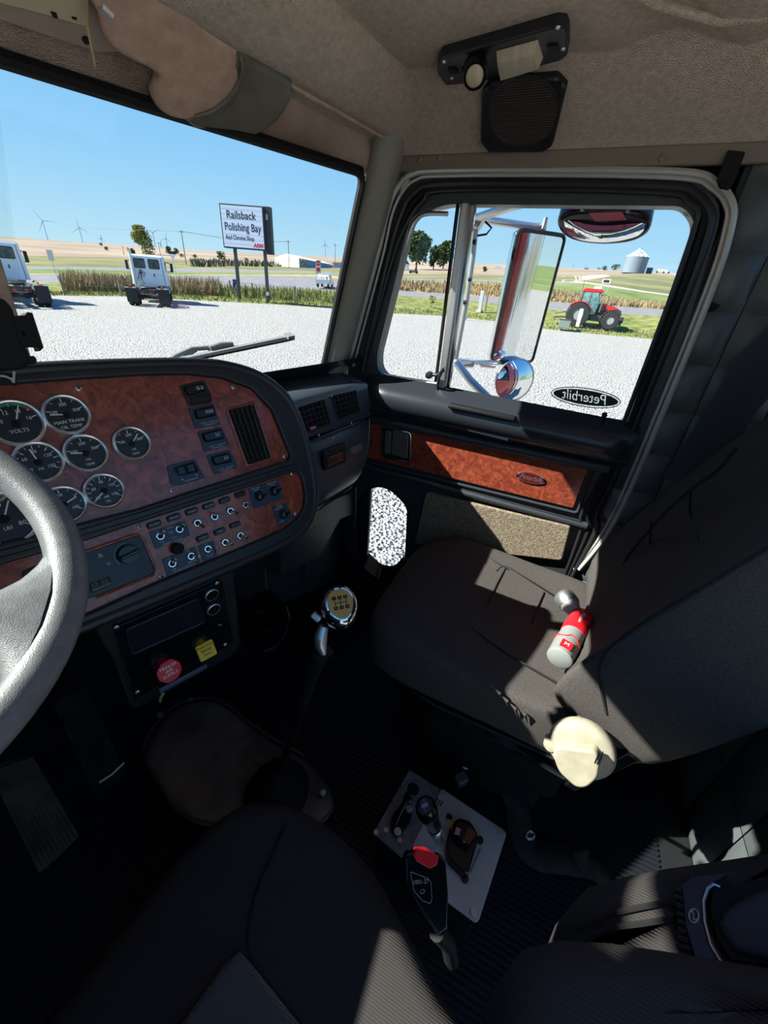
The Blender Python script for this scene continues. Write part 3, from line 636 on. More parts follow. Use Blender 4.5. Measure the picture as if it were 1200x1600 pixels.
def gauge(x, y, r, nums, a0=200, a1=-20, needle=190, words=(), nd=13, rs=None, band=None):
    u, v = DP.uv(x, y, .004); m = DP.mat(u, v, .001)
    gp = obj('gauge', G().lathe([(r*.99, 0), (r*.99, .004), (r*.84, .0055), (r*.84, .003), (0, .003)], m, 40), M['dial'], dash)
    obj('bezel', G().lathe([(r, 0), (r*1.02, .004), (r*.98, .0075), (r*.92, .0088), (r*.86, .0080), (r*.82, .0055), (r*.81, .003)], m, 44, caps=False), M['bezel'], gp)
    g = G()
    for i in range(nd):
        a = radians(a0+(a1-a0)*i/(nd-1)); L = .18 if i % 2 == 0 else .10
        g.box(((.80-L/2)*r*cos(a), (.80-L/2)*r*sin(a), .0033), (.001, .001, .0003), m)
        c_, s__ = cos(a), sin(a)
        R = Matrix(((c_, -s__, 0, (.79-L/2)*r*c_), (s__, c_, 0, (.79-L/2)*r*s__), (0, 0, 1, .0034), (0, 0, 0, 1)))
        g.box((0, 0, 0), (L*r, .0007 if i % 2 else .0011, .0003), m @ R)
    obj('dial_marks', g, M['white'], gp, sm=False)
    if band:
        g = G()
        for b0, b1, _m in band:
            rows = [[m @ V((rr*r*cos(radians(b0+(b1-b0)*k/8)), rr*r*sin(radians(b0+(b1-b0)*k/8)), .0033)) for k in range(9)] for rr in (.74, .80)]
            obj('colour_band', G().grid(rows), M[_m], gp, sm=False)
    for i, s_ in enumerate(nums):
        a = radians(a0+(a1-a0)*i/max(1, len(nums)-1)); text('numeral', s_, r*.22, m @ Matrix.Translation((r*.50*cos(a), r*.50*sin(a), .0034)), M['white'], gp)
    for i, s_ in enumerate(words): text('lettering', s_, r*(.22 if len(s_) > 4 else .17), m @ Matrix.Translation((0, -r*(.34+.26*i), .0034)), M['white'], gp)
    a = radians(needle); n_ = G().beam(m @ V((-.12*r*cos(a), -.12*r*sin(a), .0048)), m @ V((.66*r*cos(a), .66*r*sin(a), .0048)), .0018, .0006, DP.n)
    obj('needle', n_, M['white'], gp, sm=False)
    obj('needle_hub', G().lathe([(r*.16, .003), (r*.15, .0058), (0, .006)], m, 20), M['rubber'], gp)
    return gp
T4 = ['100', '200', '300']
R0 = .0282
gauge(104, 648, R0*1.03, T4, 160, 20, 172, ('MAIN TRANS', 'OIL TEMP'), 5)
gauge(134, 708, R0, T4, 160, 20, 168, ('OIL', 'TEMP'), 5)
gauge(206, 693, R0*.97, T4, 160, 20, 45, ('OIL', 'TEMP'), 5)
gauge(163, 767, R0*.97, ['30', '60', '90', '120', '150'], 215, -35, 212, ('AIR', 'PSI'), 13)
gauge(60, 722, R0*1.03, ['30', '60', '90', '120', '150'], 215, -35, 100, ('PSI',), 13)
gauge(25, 661, R0*1.12, ['10', '12', '14', '16'], 165, 15, 65, ('VOLTS',), 7, band=((140, 50, 'green'), (50, 34, 'red')))
gauge(100, 788, R0*.97, ['0', '50', '100'], 215, -35, 20, (), 9)
gauge(6, 811, R0*1.35, ['30', '60', '80'], 215, -35, 60, ('LBS',), 13, band=((120, 60, 'green'),))
gauge(-22, 755, R0*.97, ['0', '50', '100'], 215, -35, 20, (), 9)
# rocker switches on blue-black plates
def zq(pts, sc, ox, oy): return [(ox+x/sc, oy+y/sc) for x, y in pts]
def rocker(plq, rkq, icon, dirs=True, empty_=False):
    p = obj('switch_plate', G().prism(rnd(DP.uvs(zq(plq, 6.667, 270, 580), .003), .003), .001, .0035, DP), M['blueplate'] if dirs else M['plastic'], dash, bev=.0008)
    uv = rnd(DP.uvs(zq(rkq, 6.667, 270, 580), .006), .0035)
    cu = sum(a for a, b in uv)/len(uv); cv = sum(b for a, b in uv)/len(uv)
    obj('surround', G().tube([DP.at(a, b, .0045) for a, b in uv], .0013, 6, closed=True), M['plastic_d'], p)
    if empty_:
        obj('socket', G().prism(uv, .0034, .004, DP), M['rubber'], p)
        for k in (-.0085, .0085): obj('contact_hole', G().prism(rnd(rect(.011, .012, cu+k, cv), .002), .004, .0044, DP), M['gloss'], p)
    else:
        rk = obj('rocker', G().prism([((a-cu)*.92+cu, (b-cv)*.88+cv) for a, b in uv], .0034, .0085, DP, .93), M['gloss'], p, bev=.001)
        text('icon', icon, .0085, DP.mat(cu+.007, cv+.0005, .0087), M['offwhite'], rk, bold=.0003)
    return p, cu, cv
p, a, b = rocker([(70, 150), (320, 92), (345, 130), (400, 235), (400, 330), (165, 365)], [(108, 165), (330, 118), (345, 205), (155, 260)], 'G-3', False)
obj('rocker_lower', G().prism(rnd(DP.uvs(zq([(165, 280), (385, 235), (400, 320), (185, 352)], 6.667, 270, 580)), .002), .003, .006, DP), M['gloss'], p, bev=.001)
for plq, rkq, ic in (([(165, 388), (425, 332), (497, 555), (240, 598)], [(215, 410), (420, 360), (450, 460), (250, 500)], 'H:H'),
                     ([(260, 632), (510, 578), (592, 770), (335, 840)], [(300, 655), (505, 600), (535, 700), (335, 740)], 'I-I'),
                     ([(353, 880), (600, 820), (682, 1000), (435, 1078)], [(400, 895), (590, 850), (620, 940), (430, 980)], 'I-I')):
    p, a, b = rocker(plq, rkq, ic)
    text('lettering', 'LOCK   UNLOCK', .0042, DP.mat(a+.003, b-.0175, .0037), M['offwhite'], p)
    text('lettering', 'DIFFERENTIAL', .0036, DP.mat(a+.003, b-.0215, .0037), M['offwhite'], p)
p, a, b = rocker([(-62, 985), (235, 912), (335, 1110), (60, 1192), (-20, 1180)], [(15, 1010), (225, 945), (270, 1045), (65, 1090)], '', True, True)
text('lettering', 'SUSPENSION', .004, DP.mat(a+.002, b-.019, .0037), M['offwhite'], p)
g = G()
for k, s_ in ((-.012, 1), (.014, -1)): g.prism([(a+k-.002, b-.0145-.0015*s_), (a+k+.002, b-.0145-.0015*s_), (a+k, b-.0145+.002*s_)][::s_], .0035, .004, DP)
obj('arrow_marks', g, M['offwhite'], p, sm=False)
# louvred vent in the wood
vq = rnd(DP.uvs(zq([(555, 400), (845, 330), (1030, 910), (768, 990)], 6.667, 270, 580)), .006)
vt = obj('air_vent', G().prism([(u*1, v) for u, v in vq], .0008, .0016, DP), M['rubber'], dash, sm=False)
obj('vent_lip', G().tube([DP.at(u, v, .002) for u, v in vq], .0028, 8, closed=True), M['burl'], vt)
q4 = DP.uvs(zq([(575, 415), (835, 350), (1005, 905), (770, 965)], 6.667, 270, 580))
L2 = lambda a, b, t: (a[0]+(b[0]-a[0])*t, a[1]+(b[1]-a[1])*t)
for t in (.12, .31, .5, .69, .88):
    obj('louvre', G().beam(DP.at(*L2(q4[0], q4[1], t), .004), DP.at(*L2(q4[3], q4[2], t), .004), .0075, .0016, DP.n+DP.u*.8), mat('louvre_black', (44, 42, 42), .4) if t == .12 else bpy.data.materials['louvre_black'], vt, sm=False)
obj('cross_bar', G().beam(DP.at(*L2(q4[0], q4[3], .3), .007), DP.at(*L2(q4[1], q4[2], .3), .007), .0022, .002, DP.n), M['plastic_d'], vt, sm=False)
# lower panel
zl = lambda pts: zq(pts, 4.615, 220, 730)
def cent(P, pts, h=0):
    u = P.uvs(pts, h); return sum(a for a, b in u)/len(u), sum(b for a, b in u)/len(u)
PLA = -1.5
def lamp_pill(x, y, s_):
    u, v = DP.uv(*zl([(x, y)])[0], .003); pil = obj('indicator_light', G().prism(rnd(rect(.0235, .0105, u, v), .004), .001, .0045, DP, .9), M['plastic_d'], dash, bev=.0008)
    obj('lens', G().prism(rnd(rect(.0175, .0058, u, v), .0015), .0044, .0052, DP), M['gloss'], pil)
    if s_: text('lettering', s_, .0038, DP.mat(u, v, .0053), M['offwhite'], pil)
for x, y, s_ in ((97, 412, 'TRL BRK'), (238, 362, 'PRK BRK'), (368, 318, 'HI-BEAM'), (490, 278, '5TH WHL'), (605, 238, ''), (718, 195, ''), (447, 508, 'SLIDE'), (570, 462, 'PTO'), (681, 415, '')): lamp_pill(x, y, s_)
def lplate(q, words, h=.0028):
    pl = obj('label_plate', G().prism(rnd(DP.uvs(zl(q), .002), .0015), .001, h, DP), M['blueplate'], dash, bev=.0004)
    for s_, x, y, sz in words: text('lettering', s_, sz, DP.mat(*DP.uv(*zl([(x, y)])[0], h), h+.0002, PLA), M['offwhite'], pl)
    return pl
lplate([(62, 468), (322, 385), (355, 492), (105, 592)], (('ON', 122, 463, .0042), ('OFF', 155, 540, .0042), ('HIGH', 208, 435, .0042), ('MED', 222, 470, .0042), ('LOW', 240, 508, .0042), ('ENGINE BRAKE', 228, 536, .0048)))
lplate([(152, 665), (390, 575), (432, 688), (190, 788)], (('ON', 205, 658, .0042), ('OFF', 240, 738, .0042), ('SET', 342, 605, .0042), ('RESUME', 370, 680, .0042), ('CRUISE CONTROL', 316, 726, .0048)))
lplate([(412, 566), (525, 528), (552, 636), (455, 682)], (('SET', 468, 552, .0042), ('IGNTN', 495, 632, .0042), ('PANEL', 502, 645, .0038)))
lplate([(773, 155), (880, 122), (925, 265), (818, 300)], (('LEFT SIDE', 828, 152, .0045), ('TANK', 832, 166, .0042)))
lplate([(888, 122), (992, 85), (1028, 225), (930, 262)], (('RIGHT SIDE', 942, 115, .0045), ('TANK', 948, 129, .0042)))
lplate([(948, 292), (1050, 256), (1096, 380), (994, 432)], (('DOOR', 998, 282, .0045), ('UNLOCK', 992, 300, .0045), ('LOCK', 1015, 392, .0045)))
def toggle(x, y, a, pill=False):
    u, v = DP.uv(*zl([(x, y)])[0], .003); m = DP.mat(u, v, .001)
    tg = obj('toggle_switch', G().lathe([(.0072, 0), (.0072, .003), (.0060, .0042), (.0045, .0042), (.0045, .0025), (0, .0025)], m, 24), M['chrome'], dash)
    c, s_ = cos(radians(a)), sin(radians(a))
    obj('socket', G().lathe([(.0044, .0026), (.003, .0034), (0, .0036)], m, 16), M['rubber'], tg)
    obj('bat', G().tube([m @ V((0, 0, .002)), m @ V((.004*c, .004*s_, .009)), m @ V((.0085*c, .0085*s_, .016))], [.0018, .0024, .003], 8), M['chrome'] if not pill else M['rubber'], tg)
for x, y, a in ((140, 497, 60), (277, 447, 50), (407, 403, -70), (530, 357, 75), (645, 316, -55), (757, 273, -45), (225, 695, 60), (362, 642, -20), (483, 590, -40), (607, 543, -45), (717, 494, -45)): toggle(x, y, a)
for x, y in ((855, 207), (962, 172), (1027, 338)):
    u, v = DP.uv(*zl([(x, y)])[0], .004); m = DP.mat(u, v, .0028)
    k = obj('selector_knob', G().lathe([(.0098, 0), (.0098, .003), (.0082, .0045), (.0078, .010), (.005, .0115), (0, .0115)], m, 24), M['gloss'], dash)
    obj('pointer', G().box((.007, 0, .0085), (.010, .0035, .005), m), M['gloss'], k, bev=.0008)
u, v = DP.uv(*zl([(262, 585)])[0], .006)
obj('lighter_cap', G().lathe([(.0095, 0), (.0095, .012), (.008, .014), (0, .0145)], DP.mat(u, v, .001), 24), M['rubber'], dash)
# heater and air conditioning control
hv = obj('climate_panel', G().prism(rnd(DP.uvs([(120, 869), (150, 858), (214, 837), (220, 841), (240, 889), (238, 896), (152, 930), (120, 942)]), .004), .001, .0035, DP), M['hvac'], dash, bev=.0008)
obj('panel_lip', G().tube([DP.pt(x, y, .003) for x, y in ((125, 865), (214, 834), (222, 839), (243, 888), (240, 898), (150, 934))], .0022, 6), M['burl'], hv)
u, v = DP.uv(200, 866, .006); m = DP.mat(u, v, .0035); rr = .0155
kb = obj('knob', G().lathe([(rr, 0), (rr*.97, .008), (rr*.9, .010), (0, .0105)], m, 32), M['gloss'], hv)
obj('grip', G().box((0, 0, .0125), (rr*1.8, .006, .006), m @ Matrix.Rotation(radians(5), 4, 'Z')), M['gloss'], kb, bev=.0015)
g = G().grid([[m @ V((q*cos(radians(a)), q*sin(radians(a)), .0006)) for a in range(75, 216, 10)] for q in (rr*1.1, rr*1.22)])
obj('colour_band', g, M['teal'], hv, sm=False)
for s_, x, y, z_ in (('&', 157, 868, .010), ('=', 170, 881, .010)): text('icon', s_, z_, DP.mat(*DP.uv(x, y, .004), .0038), M['offwhite'], hv)
bp = obj('button_block', G().prism(rnd(DP.uvs([(140, 912), (170, 901), (175, 912), (148, 924), (140, 926)]), .002), .0035, .0055, DP), M['plastic_d'], hv, bev=.0006)
for s_, x, y in (('FRESH', 152, 920), ('RECIRC', 166, 914)): text('lettering', s_, .0042, DP.mat(*DP.uv(x, y, .0055), .0057), M['offwhite'], bp)
obj('button', G().prism(rnd(DP.uvs([(33, 893), (64, 880), (75, 895), (75, 918), (43, 934)]), .003), .001, .003, DP), M['plastic_d'], hv, bev=.001)  # no button: a dark recess in the wood, painted as a dark plate
for x, y in ((148, 914), (163, 908)): obj('icon', G().tube([DP.at(a_, b_, .0058) for a_, b_ in rect(.006, .0045, *DP.uv(x, y, .0055))], .0004, 4, closed=True), M['offwhite'], bp)

# ---- passenger side of the dashboard: top pad, vents, glovebox
RP = azplane(94, 12, 461, 637, .635)
def ru(x, y, h=0): return RP.pt(x, y, h)
pd = []
for i in range(23):
    x = .62+(1.292-.62)*i/22; f = RP.o.y+(-.07)*(x-RP.o.x); e = max(0, (x-1.20)/.09)
    pd.append([V((x, f+.14, -.225)), V((x, f+.10, -.218)), V((x, f+.06, -.212-.01*e*e)), V((x, f+.025, -.218-.012*e*e)), V((x, f+.006, -.236-.004*e*e)), V((x, f-.001, -.26)), V((x, f-.004, -.275))])
# outline measured against the top front edge and the lower edge of the fascia
te = [ru(441, 633), ru(573, 598)]; be = [ru(455, 690), ru(576, 650)]
rows = []
for i in range(25):
    t = -.25+1.25*i/24; A = te[0]*(1-t)+te[1]*t; B = be[0]*(1-t)+be[1]*t; e = max(0, (t-.8)/.2)
    back = V((A.x+.03, A.y+.17+.02*(1-t), A.z+.006))
    rows.append([back, back*.6+A*.4+V((0, 0, .012)), back*.25+A*.75+V((0, 0, .012-.008*e)), A+V((0, .006, .004-.004*e)), A+V((0, -.004, -.006)), A*.5+B*.5+V((0, .0, 0)), B])
obj('top_pad', G().grid(rows), M['pad'], dash, ang=60)
obj('fascia', G().prism(rnd(RP.uvs([(440, 642), (573, 606), (577, 650), (560, 657), (474, 686), (455, 690)]), .004), 0, .005, RP), mat('blue_black_fascia', (48, 58, 72), .4), dash, bev=.002)
DEFR = rows
obj('defrost_outlet', G().prism(rnd(RP.uvs([(536, 566), (556, 572), (562, 586), (548, 588)]), .002), -.06, .012, RP), M['plastic_d'], dash, bev=.003) if False else None
for k in range(3):
    a = rows[22][2]*(1-.3*k)+rows[22][3]*(.3*k)+V((-.03, 0, .004)); b = rows[24][2]*(1-.3*k)+rows[24][3]*.3*k+V((-.01, 0, .004))
    obj('defrost_slat', G().beam(a, b, .006, .004), M['gloss'], dash, bev=.001)
def cvent(q):
    uv = RP.uvs(q, .006); v_ = obj('air_vent', G().prism(uv, .003, .0055, RP), M['rubber'], dash, sm=False)
    obj('vent_lip', G().tube([RP.at(a, b, .007) for a, b in rnd(uv, .004)], .0028, 8, closed=True), M['plastic_d'], v_)
    for t in (.2, .4, .6, .8): obj('slat', G().beam(RP.at(*L2(uv[0], uv[3], t), .008), RP.at(*L2(uv[1], uv[2], t), .008), .0022, .007, RP.n), M['plastic'], v_, sm=False)
    for t in (.17, .34, .5, .67, .83): obj('vane', G().beam(RP.at(*L2(uv[0], uv[1], t), .0065), RP.at(*L2(uv[3], uv[2], t), .0065), .0022, .006, RP.n), M['plastic'], v_, sm=False)
    return v_
v1 = cvent([(462, 637.5), (505, 624), (516, 662), (475, 677)]); cvent([(518, 618.5), (555, 610), (561, 643), (529, 656)])
obj('thumb_tab', G().prism(rnd(RP.uvs([(484, 668), (492, 665), (494, 668), (486, 672)], .01), .001), .008, .012, RP), M['pink'], v1, label='small pinkish tab')
GP = azplane(94, 6, 520, 700, .60)
rows = []
gl = [(470, 694), (476, 716), (484, 750), (490, 778), (494, 793)]; gr = [(574, 652), (575, 680), (572, 712), (563, 738), (548, 760)]
for i in range(5):
    t_ = i/4; bl = .028*sin(pi*min(1, t_*1.0))**.7
    r = []
    for j in range(13):
        s_ = j/12; A = GP.pt(*gl[i]); B = GP.pt(*gr[i]); e = sin(pi*min(max(s_, 0), 1))**.35
        r.append(A*(1-s_)+B*s_+GP.n*(.006+bl*e))
    rows.append(r)
gb = obj('glovebox_door', G().grid([[p-GP.n*.05 for p in rows[0]]]+rows+[[p-GP.n*.05 for p in rows[-1]]]), M['pad'], dash, sub=1)
obj('glovebox_edge', G().tube([GP.pt(*q_, .008) for q_ in ((496, 797), (520, 781), (546, 765), (562, 742), (573, 712), (577, 680), (577, 655))], .0035, 6), M['gloss'], gb)
obj('glovebox_edge', G().tube([GP.pt(*q_, .008) for q_ in ((472, 696), (500, 684), (530, 672), (574, 655))], .003, 6), M['gloss'], gb)
lt = obj('latch', G().prism(rnd(GP.uvs([(504, 704), (537, 691), (539, 722), (506, 735)], .035), .002), .030, .041, GP), M['plastic_d'], gb, bev=.0015)
obj('paddle', G().prism(rnd(GP.uvs([(509, 716), (534, 706), (535, 717), (510, 729)], .041), .002), .041, .045, GP), M['gloss'], lt, bev=.001)
obj('badge', G().prism(rnd(GP.uvs([(546, 700), (563, 692), (564, 703), (552, 709), (547, 707)], .03), .002), .026, .036, GP), mat('grey_badge', (96, 98, 102), .4), gb, bev=.001)
for x, y in ((498, 680), (521, 685), (549, 661)): screw(GP, x, y, gb, .004, 'steel', .03 if y == 685 else .012)
obj('lower_dash', G().prism(rnd(azplane(94, 2, 500, 800, .70).uvs([(440, 815), (496, 790), (560, 765), (560, 800), (532, 812), (500, 870), (440, 900)]), .01), -.12, .0, azplane(94, 2, 500, 800, .70)), M['vinyl'], dash, bev=.015, seg=3)
KP = azplane(96, 0, 450, 870, .78)
kk = obj('heater_box', G().prism(rnd(KP.uvs([(360, 850), (470, 800), (533, 780), (533, 850), (528, 905), (470, 935), (400, 960), (362, 930)]), .02), -.2, 0, KP), M['vinyl'], dash, bev=.02, seg=3)
obj('access_cover', G().prism(rnd(KP.uvs([(474, 855), (522, 825), (520, 885), (474, 908)]), .02), 0, .012, KP), M['vinyl'], kk, bev=.006)
obj('bright_edge', G().tube([KP.pt(411, 852, .004), KP.pt(414, 880, .004), KP.pt(417, 922, .004)], .0014, 6), M['steel'], kk)
obj('rod', G().tube([DOOR.pt(556, 762, .02), DOOR.pt(556, 800, .02), DOOR.pt(553, 824, .02)], .003, 8), M['steel'], kk, label='thin bright rod by the door hinge')

# ---- centre console below: parking brake valves
VP = azplane(110, -2, 177, 980, .575)
con = empty('brake_valve_console', VP.pt(280, 1010, -.05), 'black lower console with brake valve knobs under the switch panel', 'console')
obj('housing', G().prism(rnd(VP.uvs([(148, 985), (160, 968), (250, 925), (350, 885), (366, 882), (372, 940), (377, 1010), (362, 1028), (216, 1110), (206, 1110), (180, 1040)]), .01), -.22, -.003, VP), M['plastic'], con, bev=.008)
obj('panel', G().prism(rnd(VP.uvs([(177, 980), (346, 906), (364, 1003), (209, 1092)]), .006), -.004, .003, VP), M['gloss'], con, bev=.001)
obj('cubby', G().prism(rnd(VP.uvs([(196, 982), (307, 934), (318, 970), (206, 1020)]), .005), .0031, .0036, VP), mat('cubby_dark', (26, 30, 38), .25), con)  # recessed pocket painted as a flat dark sheet on the panel
obj('cubby_rim', G().tube([VP.at(u, v, .004) for u, v in rnd(VP.uvs([(196, 982), (307, 934), (318, 970), (206, 1020)]), .005)], .0022, 6, closed=True), M['plastic'], con)
for x, y in ((331, 929.5), (334, 952)):
    obj('socket_ring', G().lathe([(.0135, 0), (.0135, .003), (.0118, .004), (.0112, .0005), (0, .0005)], VP.mat(*VP.uv(x, y, .004), .003), 28), M['steel'], con)
    obj('socket', G().lathe([(.0112, .0016), (0, .0016)], VP.mat(*VP.uv(x, y, .004), .003), 24), M['rubber'], con)
obj('ignition_lock', G().lathe([(.010, 0), (.010, .004), (.006, .006), (0, .006)], VP.mat(*VP.uv(345, 977, .004), .003), 20), M['gloss'], con)
for x, y in ((182, 980), (339, 911), (352, 1007), (215, 1081)): screw(VP, x, y, con, .0045, 'steel', .003)
def vknob(px, py, bx, by, n, r, a0, mt, words, lab):
    b0 = VP.pt(bx, by, .003); c = VP.pt(px, py, .05); ax = (c-b0).normalized(); ax = (ax*.4+VP.n*.3-V((0, 0, -.5))*.5).normalized()
    k = bpy.data.objects.new('brake_valve_knob', None); link(k, con); k.matrix_world = Matrix.Translation(b0); k.matrix_basis = world_of(con).inverted() @ Matrix.Identity(4); k.matrix_parent_inverse = Matrix.Identity(4); k['label'] = lab
    obj('collar', G().lathe([(.017, 0), (.016, .006), (.012, .008), (0, .008)], VP.mat(*VP.uv(bx, by, .003), .003), 24), M['plastic'], k)
    obj('stem', G().tube([b0, b0*.4+c*.6, c], [.008, .008, .010], 12), mt, k)
    q = ax.to_track_quat('Z', 'Y').to_matrix().to_4x4(); q.translation = c
    # let the face's up follow the panel's up
    P2 = Plane(c, ax.cross(VP.u.cross(ax)).cross(ax).normalized() if False else (VP.u-ax*VP.u.dot(ax)).normalized(), ax.cross((VP.u-ax*VP.u.dot(ax)).normalized()))
    poly = [(r*cos(2*pi*i/n+radians(a0)), r*sin(2*pi*i/n+radians(a0))) for i in range(n)]
    obj('face', G().prism(rnd(poly, .003), -.003, .004, P2), mt, k, bev=.0012)
    for i, (s_, sz) in enumerate(words): text('lettering', s_, sz, P2.mat(0, r*(.42-.36*i), .0042), M['white'] if n == 8 else M['rubber'], k)
    return k
vknob(264, 1048, 248, 1030, 8, .0215, 22.5, M['redtag'], (('TRAILER', .008), ('AIR', .008), ('SUPPLY', .008)), 'red octagonal trailer air supply knob on the lower console')
vknob(322, 1016, 310, 1001, 4, .0225, 45, M['yellow'], (('PARKING', .0068), ('BRAKE', .0068), ('PULL', .006)), 'yellow square parking brake knob on the lower console')
obj('pull_bar', G().beam(VP.pt(249, 1080, .01), VP.pt(323, 1040, .01), .004, .011, (0, 0, 1)), mat('blue_grey_bar', (110, 122, 142), .4, .5), con, bev=.001)
obj('tab', G().tube([VP.pt(256, 1082, .012), VP.pt(251, 1090, .014), VP.pt(250, 1096, .01)], .003, 6), M['gold'], con)
obj('cable_loop', G().tube([VP.pt(x, y, .0) for x, y in ((326, 1042), (334, 1055), (334, 1070), (326, 1080))], .0012, 6), M['rubber'], con)
# cup holder beside it
ch = on(410, 955, 1, .62); HP = Z(ch.z)
cup = empty('cup_holder', ch+V((0, 0, -.06)), 'black moulded cup holder between the lower console and the footwell', 'cup holder')
hp_ = HP.uvs([(372, 968), (384, 945), (404, 928), (420, 922), (446, 945), (452, 965), (447, 990), (434, 1010), (412, 1020), (396, 1008), (378, 1002)])
cu_, cv_ = HP.uv(414, 972)
circ = [(cu_+.040*cos(2*pi*i/32), cv_+.040*sin(2*pi*i/32)) for i in range(32)]
plate('tray', HP, rnd(hp_, .01), [circ], -.012, .003, M['gloss'], cup, bev=.002)
obj('well', G().lathe([(.040, 0), (.038, -.03), (.036, -.075), (0, -.075)], HP.mat(cu_, cv_, 0), 32, caps=False), M['plastic'], cup)
obj('rim', G().lathe([(.044, .002), (.043, .007), (.039, .006), (.038, 0)], HP.mat(cu_, cv_, 0), 32, caps=False), M['gloss'], cup)
obj('bracket', G().box(HP.at(cu_+.0, cv_+.10, -.06), (.12, .12, .10)), M['plastic'], cup, bev=.01)

# ---- steering wheel
WC = V((-.017, .50, -.219)); TAU = radians(30)
wm = Matrix(((1, 0, 0, WC.x), (0, cos(TAU), -sin(TAU), WC.y), (0, sin(TAU), cos(TAU), WC.z), (0, 0, 0, 1)))
sw = empty('steering_wheel', wm @ V((0, 0, -.1)), 'grey steering wheel with one thick spoke in view, in front of the gauges', 'steering wheel')
RW = .205
obj('rim', G().tube([wm @ V((RW*cos(2*pi*i/96), RW*sin(2*pi*i/96), 0)) for i in range(96)], .0172, 20, closed=True), M['wheel'], sw)
def spoke(a, name='spoke'):
    # spoke with flared root, lying between hub and rim in the wheel's plane
    rows = []
    for i in range(13):
        t = i/12; rad = .05+(RW-.012-.05)*t; w = .017+.012*(1-t)**2+.060*max(0, (t-.6)/.4)**2.2; th = .012+.003*t
        r = []
        for j in range(14):
            b = 2*pi*j/14; yy = w*cos(b); zz = th*sin(b)-.028*(1-t)**1.5
            rr_ = rad if t < 1 else rad; r.append(wm @ (Matrix.Rotation(a, 4, 'Z') @ V((math.sqrt(max(rr_**2-(yy*.9)**2*t, 1e-5)), yy, zz))))
        rows.append(r)
    return obj(name, G().grid(rows, cu=True), M['wheel'], sw, ang=180)
spoke(radians(-45)); spoke(radians(225))
obj('hub', G().lathe([(.0, -.055), (.06, -.055), (.072, -.04), (.075, -.022), (.06, -.010), (0, -.006)], wm, 32), M['wheel'], sw)
obj('column', G().tube([wm @ V((0, 0, -.05)), wm @ V((0, 0, -.30))], .045, 20), M['plastic'], sw)
# ---- holder for a phone or radio on the dash top at the far left
pp0 = on(30, 560, 1, .66); PH = azplane(100, 10, 20, 520, .60)
ph = empty('phone_mount', PH.pt(20, 575, 0), 'black phone cradle clamped on the dash at the left edge of view', 'phone mount')
obj('back_plate', G().prism(rnd(PH.uvs([(-60, 466), (2, 466), (17, 483), (20, 495), (30, 535), (43, 552), (43, 568), (32, 578), (-60, 582)]), .008), -.02, .010, PH), M['rubber'], ph, bev=.005)
plate('side_arm', PH, PH.uvs([(16, 496), (36, 495), (40, 490), (46, 491), (63, 543), (60, 546), (58, 541), (30, 541)]), [PH.uvs([(28, 516), (34, 517), (38, 526), (32, 528), (30, 524)])], -.012, .008, M['rubber'], ph, bev=.001)
obj('foot', G().prism(rnd(PH.uvs([(38, 557), (52, 556), (56, 562), (55, 569), (38, 570)]), .003), -.015, .005, PH), M['rubber'], ph, bev=.002)
obj('ball_joint', G().tube([PH.pt(0, 582, -.004), PH.pt(2, 600, -.004)], .014, 14), M['rubber'], ph)
obj('cord', G().tube([PH.pt(x, y, .012) for x, y in ((-10, 586), (8, 588), (18, 592), (21, 598), (22, 580))], .0013, 6), M['offwhite'], ph)
# ================================================================= SEATS AND FLOOR THINGS
def loft(name, st, mt, parent, n=40, e=.42, **k):
    """st: list of (centre, x axis, front axis, half width, front depth, back depth, bolster)"""
    rows = []
    for c, X_, N_, w, tf, tb, bo in st:
        c, X_, N_ = V(c), V(X_), V(N_); r = []
        for j in range(n):
            a = 2*pi*j/n; cx, sy = cos(a), sin(a)
            x = w*math.copysign(abs(cx)**e, cx); d = (tf if sy > 0 else tb)*math.copysign(abs(sy)**e, sy)
            if sy > 0: d += bo*(abs(x)/w)**4*min(1, abs(sy)*3)
            r.append(c+X_*x+N_*d)
        rows.append(r)
    g = G().grid(rows, cu=True); m_ = len(rows)-1
    g.f.append(tuple(range(n))[::-1]); g.f.append(tuple(m_*n+i for i in range(n)))
    return obj(name, g, mt, parent, ang=70, **k)
pseat = empty('passenger_seat', (.94, 0, FLOOR_Z), 'charcoal cloth passenger seat with high side bolsters beside the door', 'seat')
CXS = .945
cst = []
for y, w, t, b, f in ((.352, .10, -.835, -.90, 0), (.345, .17, -.812, -.92, .2), (.325, .22, -.793, -.93, .5), (.29, .262, -.780, -.94, .8), (.23, .283, -.772, -.94, 1), (.12, .288, -.775, -.94, 1), (0, .288, -.79, -.94, 1), (-.12, .287, -.80, -.94, 1), (-.22, .283, -.80, -.94, 1), (-.27, .26, -.81, -.93, .6), (-.285, .2, -.84, -.92, 0)):
    m_ = (t+b)/2; cst.append(((CXS, y, m_), (1, 0, 0), (0, 0, 1), w, t-m_, m_-b, .028*f if y < .25 else .006*f))
cush = loft('cushion', cst, M['seat'], pseat, e=.36, sub=1)
def onz(x, y, z): return on(x, y, 2, z)
def seam(pts, z, par, r=.003, m_='piping', closed=False): return obj('seam', G().tube([onz(q.x, q.y, z) for q in smooth([V((a, b, 0)) for a, b in pts], 5)], r, 6), M[m_], par)
seam([(775, 893), (790, 885), (826, 905), (868, 931)], -.781, cush, .002)
seam([(762, 945), (775, 915), (790, 887)], -.781, cush, .002)
seam([(832, 973), (840, 948), (850, 925)], -.792, cush, .002)
seam([(735, 820+20), (760, 868), (792, 888)], -.776, cush, .002)
seam([(610, 970), (640, 952), (690, 960), (740, 985), (790, 1020), (845, 1052), (880, 1072)], -.782, cush, .0025)
